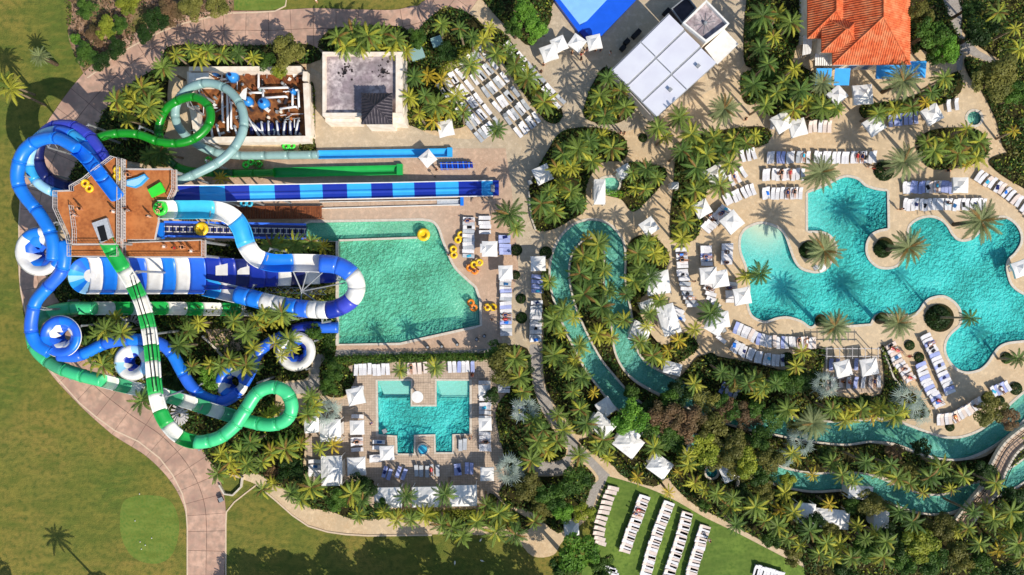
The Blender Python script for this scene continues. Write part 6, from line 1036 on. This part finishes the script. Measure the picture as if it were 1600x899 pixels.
for a in [(696, 200, 24, 12, 'white umbrella against the wall at the lower left of the plaza loungers'), (668, 247, 21, 40, 'white umbrella between the blue and green flumes'),
 (858, 82, 24, 20, 'leftmost white umbrella of the four by the surf machine'), (874, 68, 22, 25, 'second white umbrella of the four by the surf machine'), (902, 66, 22, 55, 'third white umbrella of the four by the surf machine'), (929, 65, 22, 12, 'rightmost white umbrella of the four by the surf machine'),
 (765, 389, 24, 0, 'white umbrella split by shade left of the blue lounger column'), (757, 388, 14, 0, 'small grey topped umbrella tucked beside the split white umbrella'), (848, 272, 26, 25, 'white umbrella at the left edge of the bistro palm bed'),
 (1015, 354, 24, 35, 'white umbrella at the top of the river loop'), (1029, 442, 36, 8, 'large peaked white umbrella on the east river bank'), (1145, 347, 28, 40, 'tilted white umbrella beside the sandy beach entry'), (1098, 326, 24, 30, 'white umbrella beside the palm hedge'),
 (1108, 431, 26, 5, 'left one of the twin white umbrellas in the inland deck'), (1126, 436, 26, 10, 'right one of the twin white umbrellas in the inland deck'), (1161, 463, 26, 10, 'white umbrella at the left shore below the leaning palm'), (1128, 500, 25, 8, 'white umbrella right of the square palm bed'), (1119, 273, 28, 30, 'grey white umbrella under a slim palm left of the lagoon'),
 (1224, 190, 28, 30, 'leftmost white umbrella below the terrace palms'), (1248, 199, 26, 15, 'second white umbrella below the terrace palms'), (1368, 195, 27, 35, 'white umbrella right of the terrace walkway'), (1459, 178, 27, 30, 'white umbrella near the round fountain'), (1310, 148, 24, 40, 'white umbrella below the square blue awning'), (1503, 289, 24, 0, 'white umbrella at the right end of the upper bank'),
 (1597, 420, 24, 20, 'white umbrella at the right edge beside the lagoon'), (1319, 577, 25, 15, 'left white umbrella in the pergola court'), (1360, 574, 26, 10, 'right white umbrella in the pergola court'), (1350, 147, 30, 5, 'flat white umbrella between the awnings below the tiled house'),
 (555, 620, 26, 12, 'tilted white umbrella at the upper left of the square pool'), (557, 669, 22, 2, 'square white umbrella left of the square pool'), (556, 730, 28, 3, 'white umbrella below the left lounger column of the square pool'), (604, 709, 22, 3, 'white umbrella in the lower left niche of the square pool'), (757, 612, 19, 2, 'small square canopy above on the right side of the square pool'), (758, 664, 20, 2, 'small square canopy lower on the right side of the square pool'), (761, 742, 21, 0, 'pale square canopy at the lower right corner of the square pool court'),
 (790, 426, 22, 2, 'square white canopy on top of the long lounger column'), (841, 412, 23, 2, 'white square canopy at the left bank of the river loop'), (1285, 418, 12, 35, 'small white square by the foot of the beach peninsula palm'), (947, 637, 25, 35, 'weathered pale umbrella at the river bank above the grey cabana')]: umbrella(*a)
# cabanas: four posts, fabric hip roof with folds
def cabana(x, y, w2, d2, rot, label, h=2.8, m='fabric', rise=.7, parts=1):
    c = at(x, y, h); W, D = w2 * MPP, d2 * MPP; o = thing('cabana', label, 'cabana', (c.x, c.y, .04), R(rot), 'white cabanas')
    C4 = [(-W / 2, -D / 2), (W / 2, -D / 2), (W / 2, D / 2), (-W / 2, D / 2)]
    mb = MB(); [mb.box((px * .95, py * .95, h / 2), (.1, .1, h)) for px, py in C4]
    for px, py in C4: q = MB(); q.box((px * .95, py * .95, h / 2), (.1, .1, h)); link('post', q.mesh('post', 'white'), o)
    n = 8; v = []; f = []
    for j in range(n + 1):
        for i in range(n + 1):
            u, t = i / n * 2 - 1, j / n * 2 - 1; z = h + rise * (1 - max(abs(u), abs(t))) + (random.uniform(-.05, .05) if max(abs(u), abs(t)) < .99 else 0); v.append((u * W / 2, t * D / 2, z))
    for j in range(n):
        for i in range(n):
            a = j * (n + 1) + i; f += [(a, a + 1, a + n + 2), (a, a + n + 2, a + n + 1)]
    link('roof_fabric', mesh('roof_fabric', v, f, m), o)
    q = MB(); ring(q, [(p[0], p[1]) for p in C4], -.01, .03, h - .3, h); link('valance', q.mesh('valance', m), o)
    for k in (0, 2): q = MB(); q.box((C4[k][0] * .93, 0, h / 2), (.06, D * .55, h * .85)); link('curtain', q.mesh('curtain', m), o)
    q = MB(); q.box((0, 0, .3), (W * .55, D * .5, .45)); link('daybed', q.mesh('daybed', 'lounger'), o)
for a in [(606, 778, 41, 30, 1, 'left one of three wide white cabanas below the square pool court'), (665, 777, 41, 30, 1, 'middle one of three wide white cabanas below the square pool court'), (724, 775, 41, 31, 1, 'right one of three wide white cabanas below the square pool court'),
 (516, 673, 31, 33, 2, 'white cabana left of the square white umbrella'), (487, 664, 22, 24, 4, 'small white cabana beside the palms left of the court'), (518, 736, 31, 45, 1, 'tall white cabana at the lower left of the court'),
 (1045, 500, 27, 46, 18, 'long rumpled white cabana roof on the east river bank'), (1000, 520, 28, 30, -22, 'grey white cabana on the river bank deck'), (1051, 576, 26, 18, -15, 'white cabana roof over the river edge deck'), (1012, 478, 20, 16, 20, 'half hidden white cabana by the large peaked umbrella'),
 (940, 665, 36, 27, -40, 'light grey cabana behind the river bank umbrella'), (982, 693, 38, 32, -38, 'mottled grey cabana in the middle of the cabana row'), (994, 672, 22, 20, -38, 'small striped canopy above the mottled grey cabana'), (1031, 729, 32, 28, -36, 'shiny white cabana nearest the lounger lawn'), (1140, 738, 26, 26, -65, 'pale triangular sail right of the round blue spa'), (1082, 708, 26, 20, -30, 'pale cabana left of the round blue spa'),
 (1260, 803, 26, 31, -5, 'left white cabana roof south of the lower channel'), (1300, 811, 52, 28, -6, 'wide white cabana roof south of the lower channel'), (1377, 815, 22, 31, -4, 'white cabana roof half hidden by the fan leaved tree'), (1345, 770, 36, 20, -5, 'flat white roof at the bank above the fan leaved tree'), (893, 826, 22, 22, 5, 'grey canopy left of the lounger lawn'), (937, 300, 17, 38, 0, 'narrow white slatted kiosk in the bistro bed'), (1118, 508, 26, 26, -30, 'pale grey square awning beside the square palm bed'), (1055, 290, 10, 10, 0, 'tiny white canopy in the palm hedge') , (976, 268, 20, 18, 30, 'pale canopy above the small pond')]: cabana(*a)
# pergola
o = thing('pergola', 'pale pergola with thin rafters at the top of the lounger court', 'pergola', at(1332, 552))
for y in (545, 557): q = MB(); q.bar(at(1290, y, 2.8), at(1374, y, 2.8), .08, 4); q.build('beam', 'rail', o)
for k in range(9): q = MB(); x = 1292 + k * 10; q.bar(at(x, 542, 2.9), at(x, 561, 2.9), .05, 4); q.build('rafter', 'black' if k % 2 else 'rail', o)
for x in (1291, 1332, 1373):
    for y in (546, 556): q = MB(); p = at(x, y, 2.8); q.bar((p.x, p.y, 0), p, .07, 4); q.build('post', 'rail', o)
sheet('pergola_court', ccw(poly([(1291, 560), (1375, 560), (1376, 614), (1291, 614)])), 'squarepave', .135, (), 'structure')
# blue chair stack right of the umbrella by the flumes
o = thing('tube_rack', 'row of deep blue tubes stacked in a rack above the racer slide end', 'rack', at(712, 260))
for k in range(12): q = MB(); q.box(at(690 + k * 4.3, 260 - k * .15, .5), (.3, 1.1 - .3 * (k > 9), .8), .12); q.build('stacked_tube', 'deepblue' if k % 2 else 'flowblue', o)
for y in (256, 264): q = MB(); q.bar(at(686, y, .95), at(742, y, .95), .04, 4); q.build('rack_rail', 'rail', o)
# inflatable tubes
def torus(R0, r0, n=20, k=8, sx=0):
    v = [((R0 + r0 * math.cos(b)) * math.cos(a) + sx, (R0 + r0 * math.cos(b)) * math.sin(a), r0 * math.sin(b)) for a in [2 * math.pi * i / n for i in range(n)] for b in [2 * math.pi * j / k for j in range(k)]]
    return v, [(i * k + j, ((i + 1) % n) * k + j, ((i + 1) % n) * k + (j + 1) % k, i * k + (j + 1) % k) for i in range(n) for j in range(k)]
TB1 = {}
def tube(x, y, z, rot, m, double, label, big=False, grp=None):
    key = (m, double, big)
    if key not in TB1:
        R0, r0 = (.72, .32) if big else (.42, .2); L = []
        for sx in ((-.45, .45) if double else (0,)): v, f = torus(R0, r0, sx=sx); L.append(mesh('ring', v, f, m, True))
        q = MB()
        for a in (.6, 2.2, 3.8, 5.4): q.bar((R0 * .9 * math.cos(a), R0 * .9 * math.sin(a), r0 * .9), (R0 * 1.25 * math.cos(a), R0 * 1.25 * math.sin(a), r0 * .7), .04, 4)
        L.append(q.mesh('handle', 'white'));
        if big: q = MB(); q.lathe([(0, -.05), (R0, -.05)], (0, 0, 0), 16); L.append(q.mesh('floor', m))
        TB1[key] = L
    p = at(x, y, z); o = thing('raft' if big else 'tube', label, 'raft' if big else 'swim tube', p, R(rot), grp); [link(me.name.split('.')[0], me, o, (0, 0, .25)) for me in TB1[key]]; return o
for a in [(138, 291, 13, -50, 'yellow', True, 'yellow double tube beside the blue trough on the left deck'), (185, 272, 13, 88, 'yellow', True, 'yellow double tube against the railing near the deck tip'), (718, 371, .1, 60, 'yellow', True, 'yellow double tube on the paving, uppermost right of the green pool'), (709, 394, .1, 95, 'yellow', True, 'yellow double tube just below the uppermost one'),
 (745, 412, .5, 20, 'yellow', True, 'yellow double tube at the top of the carried cluster'), (738, 421, .4, 150, 'orange', True, 'orange yellow double tube under the carried cluster'), (738, 477, -.1, -60, 'orange', True, 'orange double tube on the steps of the green pool'), (766, 480, .1, 0, 'yellow', True, 'yellow tube carried past the pool steps'),
 (452, 229, .1, 5, 'lime', True, 'green double tube above the light blue flume, right one'), (389, 256, .3, 30, 'lime', True, 'green double tube among the flumes'), (327, 251, .5, 30, 'lime', False, 'round green tube inside the grey slide loop'), (386, 318, .5, 0, 'aqua', True, 'turquoise double tube on the boardwalk edge'), (405, 257, .3, 30, 'lime', False, 'single green tube by the hedge block')]: tube(*a, grp='loose swim tubes')
tube(252, 326, 12.1, 20, 'lime', False, 'round green raft with riders at the start of the raft slide', True); tube(316, 358, 7.3, 0, 'yellow', False, 'round yellow raft riding up the conveyor', True); tube(662, 367, 0, 0, 'yellow', False, 'round yellow raft against the divider wall of the green pool', True)
# small street furniture
for i, (x, y) in enumerate([(669, 542), (691, 541), (715, 538), (745, 530), (757, 525)]):
    o = thing('litter_bin', f'{ORDS[i]} small dark bin from the left on the path below the green pool', 'bin', at(x, y), group='path bins'); q = MB(); p = at(x, y, 0); q.lathe([(0, .95), (.22, .9), (.28, .8), (.26, 0)], p, 10); q.build('bin_body', 'black', o); q = MB(); q.lathe([(0, 1.0), (.2, .98), (.2, .9)], p, 8); q.build('lid', 'grey', o)
for x, y, lb in [(828, 285, 'square dark planter box left of the bistro bed'), (345, 781, 'dark box at the edge of the drive near the path mouth'), (1131, 516, 'small dark bin left of the upper lounger arc'), (790, 180, 'dark bin below the middle plaza strip'), (601, 674, 'dark box left of the stairs of the square pool')]:
    o = thing('planter_box', lb, 'box', at(x, y)); q = MB(); q.box(at(x, y, .4), (.6, .6, .8), .4); q.build('box_body', 'black', o); q = MB(); q.box(at(x, y, .84), (.66, .66, .06), .4); q.build('lid', 'grey', o)
for i, (x, y) in enumerate([(683, 268), (681, 278), (802, 400), (703, 398)]):
    o = thing('sign_post', ['upper', 'lower', 'right hand', 'lone'][i] + (' thin sign post between flumes and racer slide' if i < 2 else ' thin sign post near the green pool loungers'), 'sign post', at(x, y)); q = MB(); p = at(x, y); q.bar(p, p + Vector((0, 0, 1.4)), .04, 6); q.build('post', 'black', o); q = MB(); q.box(p + Vector((0, 0, 1.4)), (.4, .06, .4), .5); q.build('sign_plate', 'black', o)
# electrical cabinets in the bed right of the flat building
for x, y, s, lb in [(652, 85, 2.0, 'large pale green utility cabinet in the bed by the flat roofed building'), (683, 66, 1.6, 'upper pale green utility cabinet under palms')]:
    o = thing('utility_cabinet', lb, 'cabinet', at(x, y)); q = MB(); q.box(at(x, y, .8), (s, s * .75, 1.5), .35); q.build('cabinet_body', 'teal', o); q = MB(); q.box(at(x, y, 1.6), (s * 1.05, s * .8, .1), .35); q.build('cabinet_lid', 'teal', o)
# golf birds, flag and ball marks
for i, (x, y) in enumerate([(711, 878), (753, 875), (751, 843)]):
    p = at(x, y); q = MB(); n = 7; prof = [(0, -.3), (.06, -.22), (.12, -.05), (.13, .1), (.06, .22), (.03, .34), (0, .42)]
    for a, (rr_, s) in enumerate(prof): pass
    q.lathe([(r_ * 1.0, s) for r_, s in prof], (0, 0, 0), 8); me = q.mesh('white_wading_bird', 'white', True); o = link('wading_bird', me, None, (p.x, p.y, .35), (R(75), 0, i * 1.3)); tag(o, ['left of two white wading birds in the shaded lawn', 'right of two white wading birds in the shaded lawn', 'white wading bird at the shaded lawn edge under palms'][i], 'bird')
for i, (x, y) in enumerate([(211, 814), (219, 847), (227, 852), (237, 841), (221, 858), (218, 772)]):
    q = MB(); q.lathe([(0, .09), (.07, .06), (.09, 0), (.06, -.06), (0, -.09)], at(x, y, .09), 8); o = link('golf_ball', q.mesh('golf_ball', 'white', True)); tag(o, ['uppermost golf ball on the right of the upper putting green', 'golf ball left of the lower cluster on the putting green', 'lowest golf ball but one in the putting green cluster', 'rightmost golf ball of the putting green cluster', 'lowest golf ball of the putting green cluster', 'lone golf ball at the upper left of the putting green'][i], 'golf ball', 'golf balls on the green')
# ------------------------------------------------------------ people (a few pixels each)
def body(pts, edges, name):
    me = bpy.data.meshes.new(name); me.from_pydata([p[:3] for p in pts], edges, []); o = bpy.data.objects.new(name, me); COL.objects.link(o)
    md = o.modifiers.new('skin', 'SKIN'); sk = me.skin_vertices[0].data if me.skin_vertices else None
    if sk is None:
        bpy.context.view_layer.objects.active = o; me.attributes; 
    for i, p in enumerate(pts): me.skin_vertices[0].data[i].radius = (p[3], p[3] if len(p) < 5 else p[4])
    me.skin_vertices[0].data[0].use_root = True
    s = o.modifiers.new('sub', 'SUBSURF'); s.levels = 1; s.render_levels = 1; dg = bpy.context.evaluated_depsgraph_get(); r = bpy.data.meshes.new_from_object(o.evaluated_get(dg)); bpy.data.objects.remove(o); r.name = name; r.materials.clear(); return r
def limbs(hip, chest, neck, head, arms, legs):
    P = [(*hip, .15, .11), (*[(a + b) / 2 for a, b in zip(hip, chest)], .13, .1), (*chest, .17, .11), (*neck, .06), (*[(a + b) / 2 + c for a, b, c in zip(neck, head, (0, 0, 0))], .08), (*head, .1)]; E = [(0, 1), (1, 2), (2, 3), (3, 4), (4, 5)]
    for arm in arms:
        pr = 2
        for q, r_ in zip(arm, (.06, .045, .035, .03)): P.append((*q, r_)); E.append((pr, len(P) - 1)); pr = len(P) - 1
        e = Vector(arm[-1]); d = (e - Vector(arm[-2])).normalized(); sd = d.orthogonal().normalized()
        for k in range(5): f = e + d * (.09 if k else .05) + sd * (k - 2) * .022; P.append((*f, .01)); E.append((pr, len(P) - 1))
    for leg in legs:
        pr = 0
        for q, r_ in zip(leg, (.09, .065, .045, .035)): P.append((*q, r_)); E.append((pr, len(P) - 1)); pr = len(P) - 1
    return P, E
POSE = {}
POSE['stand'] = limbs((0, 0, .95), (0, 0, 1.35), (0, 0, 1.5), (.03, 0, 1.66), [[(0, s * .22, 1.4), (.03, s * .27, 1.12), (.12, s * .25, .9), (.16, s * .24, .84)] for s in (-1, 1)], [[(0, s * .1, .88), (.06 * s, s * .11, .48), (-.02 * s, s * .11, .08), (.12, s * .12, .04)] for s in (-1, 1)])
POSE['lie'] = limbs((0, 0, .5), (.4, 0, .6), (.56, 0, .74), (.68, 0, .84), [[(.44, s * .22, .58), (.18, s * .32, .5), (-.04, s * .3, .5), (-.1, s * .29, .5)] for s in (-1, 1)], [[(-.08, s * .1, .5), (-.45, s * .13, .5 + (.1 if s > 0 else 0)), (-.86, s * .12, .48), (-.9, s * .13, .58)] for s in (-1, 1)])
POSE['sit'] = limbs((0, 0, .5), (-.05, 0, .9), (-.04, 0, 1.06), (0, 0, 1.22), [[(-.02, s * .22, .95), (.12, s * .27, .72), (.34, s * .2, .62), (.4, s * .18, .6)] for s in (-1, 1)], [[(.05, s * .1, .48), (.42, s * .14, .52), (.48, s * .13, .12), (.6, s * .14, .06)] for s in (-1, 1)])
try: BODY = {k: body(P, E, 'person') for k, (P, E) in POSE.items()}
except Exception as ex:
    print('SKINFAIL', ex); BODY = {}
PM = {}
def person(x, y, z, pose, rot, skin, cloth, hair, label):
    key = (pose, skin)
    if key not in PM: me = BODY[pose].copy(); me.materials.append(M[skin]); me.polygons.foreach_set('use_smooth', [True] * len(me.polygons)); PM[key] = me
    p = at(x, y, z); o = link('person', PM[key], None, p, (0, 0, R(rot))); tag(o, label, 'person'); hp, ch, nk, hd = [POSE[pose][0][i][:3] for i in (0, 2, 3, 5)]
    kc = (pose, 'c', cloth)
    if kc not in PM:
        q = MB(); a, b = Vector(hp), Vector(ch); d = (b - a).normalized()
        up = Vector((0, 1, 0)); sx = d.cross(up)
        def rg(c, rx, ry, n=10): return [c + up * ry * math.cos(2 * math.pi * i / n) + sx * rx * math.sin(2 * math.pi * i / n) for i in range(n)]
        rs = [rg(a - d * .16, .14, .2), rg(a, .14, .19), rg(a.lerp(b, .5), .13, .17), rg(b, .14, .21), rg(b + d * .08, .1, .15)]; v = [p2 for r_ in rs for p2 in r_]
        q.add(v, [(j * 10 + i, j * 10 + (i + 1) % 10, j * 10 + 10 + (i + 1) % 10, j * 10 + 10 + i) for j in range(4) for i in range(10)]); PM[kc] = q.mesh('clothing', cloth, True)
    link('clothing', PM[kc], o); kh = (pose, 'h', hair)
    if kh not in PM:
        q = MB(); q.lathe([(0, .135), (.07, .115), (.115, .05), (.12, -.03), (.09, -.06)], (hd[0] - .015, hd[1], hd[2] + .01), 10); PM[kh] = q.mesh('hair', hair, True)
    link('hair', PM[kh], o); return o
PEOPLE = [(123, 338, 13, 'stand', 40, 'white', 'standing at the inner railing on the left tower deck'), (130, 327, 13, 'stand', 200, 'black', 'walking in the middle of the left tower deck'), (183, 332, 13, 'stand', 10, 'white', 'in white by the central railing on the tower'), (200, 327, 12, 'stand', 100, 'black', 'beside the central stair on the right tower deck'), (205, 330, 12, 'stand', 250, 'white', 'in white on the right tower deck near the stair'),
 (205, 275, 12, 'stand', 0, 'black', 'at the launch tub on the right tower deck'), (238, 339, 12, 'stand', 60, 'white', 'attendant next to the start of the raft slide'), (253, 324, 12.3, 'sit', 90, 'red', 'in red riding the round green raft'), (250, 329, 12.3, 'sit', 270, 'black', 'in black riding the round green raft'),
 (261, 386, 9.6, 'stand', 0, 'white', 'in white climbing the long lower deck, leftmost'), (277, 388, 9.6, 'stand', 0, 'red', 'climbing the long lower deck near its middle'), (289, 387, 9.6, 'stand', 0, 'black', 'in black queueing on the long lower deck'), (303, 393, 9.6, 'stand', 0, 'white', 'at the right end of the long lower deck'),
 (893, 85, .05, 'stand', 20, 'black', 'leftmost of the group below the surf machine umbrellas'), (907, 88, .05, 'stand', 70, 'red', 'in red in the group below the surf machine umbrellas'), (912, 84, .05, 'stand', 170, 'white', 'in white in the group below the surf machine umbrellas'), (907, 95, .05, 'stand', 30, 'black', 'lowest of the group below the surf machine umbrellas'), (916, 80, .05, 'stand', 30, 'navy', 'uppermost of the group below the surf machine umbrellas'), (929, 81, .05, 'stand', 30, 'black', 'right of the group below the surf machine umbrellas'), (937, 81, .05, 'stand', 30, 'navy', 'rightmost of the group below the surf machine umbrellas'), (952, 86, .05, 'stand', 30, 'white', 'alone between the surf machine and the hall'),
 (849, 104, .05, 'stand', 80, 'black', 'walking beside the right plaza lounger strip'), (845, 115, .05, 'stand', 80, 'black', 'standing at the head of the right plaza strip'), (968, 209, .05, 'stand', 200, 'navy', 'walking below the rounded palm bed, left of a pair'), (974, 210, .05, 'stand', 200, 'black', 'walking below the rounded palm bed, right of a pair'),
 (1162, 188, .05, 'stand', 200, 'black', 'on the open paving right of the date palm'), (1180, 163, .05, 'stand', 200, 'white', 'on the short path left of the terrace'), (1190, 183, .05, 'stand', 200, 'black', 'at the corner of the terrace bed'),
 (1222, 201, .05, 'sit', 200, 'aqua', 'with turquoise towel below the leftmost terrace umbrella'), (1233, 272, .25, 'lie', 90, 'red', 'in red lying in the middle row left of the lagoon'), (1220, 272, .25, 'lie', 90, 'black', 'in black lying in the middle row left of the lagoon'), (1229, 303, .25, 'lie', 90, 'navy', 'lying in the lower row left of the lagoon'), (1240, 302, .25, 'lie', 90, 'black', 'in black lying in the lower row left of the lagoon'),
 (1355, 262, .05, 'stand', 90, 'white', 'in white at the right end of the upper row'), (1362, 264, .05, 'sit', 90, 'red', 'in red sitting near the bush by the steps palm'), (1345, 247, .25, 'lie', 90, 'navy', 'lying in the upper row above the lagoon steps'), (1403, 328, .05, 'stand', 90, 'black', 'standing left of the lower bank by the lagoon'), (1476, 268, .05, 'stand', 20, 'black', 'above the upper bank under palms'),
 (1120, 280, .05, 'stand', 20, 'black', 'by the grey white umbrella under the palm'), (1146, 278, .25, 'lie', 110, 'navy', 'lying in the short row under a slim palm'), (1112, 345, .05, 'sit', 100, 'black', 'sitting in the diagonal pile of loungers'), (1106, 337, .05, 'stand', 100, 'red', 'standing by the diagonal pile of loungers'), (1066, 407, .25, 'lie', 180, 'black', 'lying in the inland column of loungers'), (1103, 402, .25, 'lie', 180, 'navy', 'lying left of the twin umbrellas'),
 (1082, 440, .05, 'stand', 100, 'black', 'walking between the inland lounger columns'), (1078, 466, .25, 'lie', 180, 'white', 'lying near the end of the inland column'), (1140, 450, .25, 'lie', 180, 'navy', 'lying beside the shore palms'), (1247, 533, .25, 'lie', 90, 'black', 'in black lying in the upper arc south of the lagoon'),
 (1393, 545, .25, 'lie', 155, 'red', 'in red lying at the top of the left column'), (1401, 548, .25, 'lie', 155, 'red', 'in red lying second in the left column'), (1416, 556, .05, 'stand', 155, 'red', 'standing between the lounger columns right of the pergola'), (1420, 590, .25, 'lie', 155, 'red', 'lying at the foot of the left column'), (1465, 626, .25, 'lie', 155, 'red', 'lying at the foot of the middle column'), (1325, 598, .25, 'sit', 90, 'red', 'in red in the pergola court'), (1364, 597, .25, 'lie', 90, 'navy', 'lying at the right end of the pergola court'),
 (742, 425, .05, 'stand', 90, 'red', 'in red carrying tubes beside the green pool'), (748, 422, .05, 'stand', 90, 'skin1', 'carrying yellow tubes beside the green pool'), (758, 478, .05, 'stand', 90, 'black', 'holding the left end of a tube past the pool steps'), (773, 483, .05, 'stand', 90, 'black', 'holding the right end of a tube past the pool steps'), (769, 499, .05, 'stand', 90, 'black', 'alone by the long lounger column'), (702, 399, .05, 'stand', 90, 'black', 'at the edge of the green pool'), (737, 481, -.1, 'stand', 90, 'red', 'stepping out of the green pool'), (732, 346, .25, 'lie', 180, 'navy', 'lying at the top of the lounger column right of the green pool'), (683, 266, .05, 'stand', 90, 'black', 'standing between the flumes and the racer slide'),
 (738, 586, .05, 'sit', 90, 'red', 'in red at the upper right of the square pool'), (643, 575, .25, 'lie', 90, 'black', 'lying in the middle group under the hedge'), (560, 690, .25, 'lie', 180, 'black', 'lying below the square white umbrella'), (735, 684, .05, 'sit', 90, 'white', 'sitting at the lower right corner of the square pool'), (582, 660, .05, 'stand', 90, 'flowblue', 'in blue on the left side of the square pool'), (897, 735, .05, 'stand', 0, 'black', 'on the grey curved path'), (998, 796, .25, 'lie', 160, 'red', 'in red lying in the second lawn column'), (994, 802, .25, 'lie', 160, 'navy', 'in navy lying in the second lawn column'), (1106, 841, .05, 'stand', 160, 'white', 'standing right of the fifth lawn column'), (496, 4, .05, 'stand', 0, 'white', 'walking on the drive between lawn islands')]
if BODY:
    for i, (x, y, z, ps, rt, cl, lb) in enumerate(PEOPLE): person(x, y, z, ps, rt, 'skin2' if i % 6 == 4 else 'skin1', cl, 'hair2' if i % 4 == 1 else 'hair1', 'person ' + lb)
# folded towels left on loungers
k = 0
for txt, lst in SPOTS.items():
    for i, (x, y, h) in enumerate(lst):
        if BODY and random.random() < .07 and len(lst) > 2:
            cl = random.choice(['red', 'navy', 'black', 'aqua', 'white', 'blue', 'orange']); cn = {'aqua': 'turquoise', 'orange': 'orange'}.get(cl, cl); ps = random.choice(['lie', 'lie', 'sit'])
            q = person(x, y, .1, ps, math.degrees(h), random.choice(['skin1', 'skin1', 'skin2']), cl, random.choice(['hair1', 'hair2']), f'person in {cn} on the {ORDS[i]} lounger {txt}'); continue
        if random.random() < .13 and i < 40:
            m = random.choice(['aqua', 'navy', 'black', 'blue', 'black', 'spa']); q = MB(); q.box((-.1, 0, .45), (random.uniform(.4, .8), random.uniform(.3, .5), .05), random.uniform(-.5, .5)); q.box((.1, .1, .48), (.25, .22, .08), .7); p = at(x, y, .4); p.z = .05
            nm = {'aqua': 'turquoise', 'navy': 'navy', 'black': 'black', 'blue': 'blue', 'spa': 'dark teal'}[m]; o = link('towel', q.mesh('towel', m), None, p, (0, 0, h)); tag(o, f'{nm} towel on the {ORDS[i]} lounger {txt}', 'towel', 'towels and bags on loungers'); k += 1
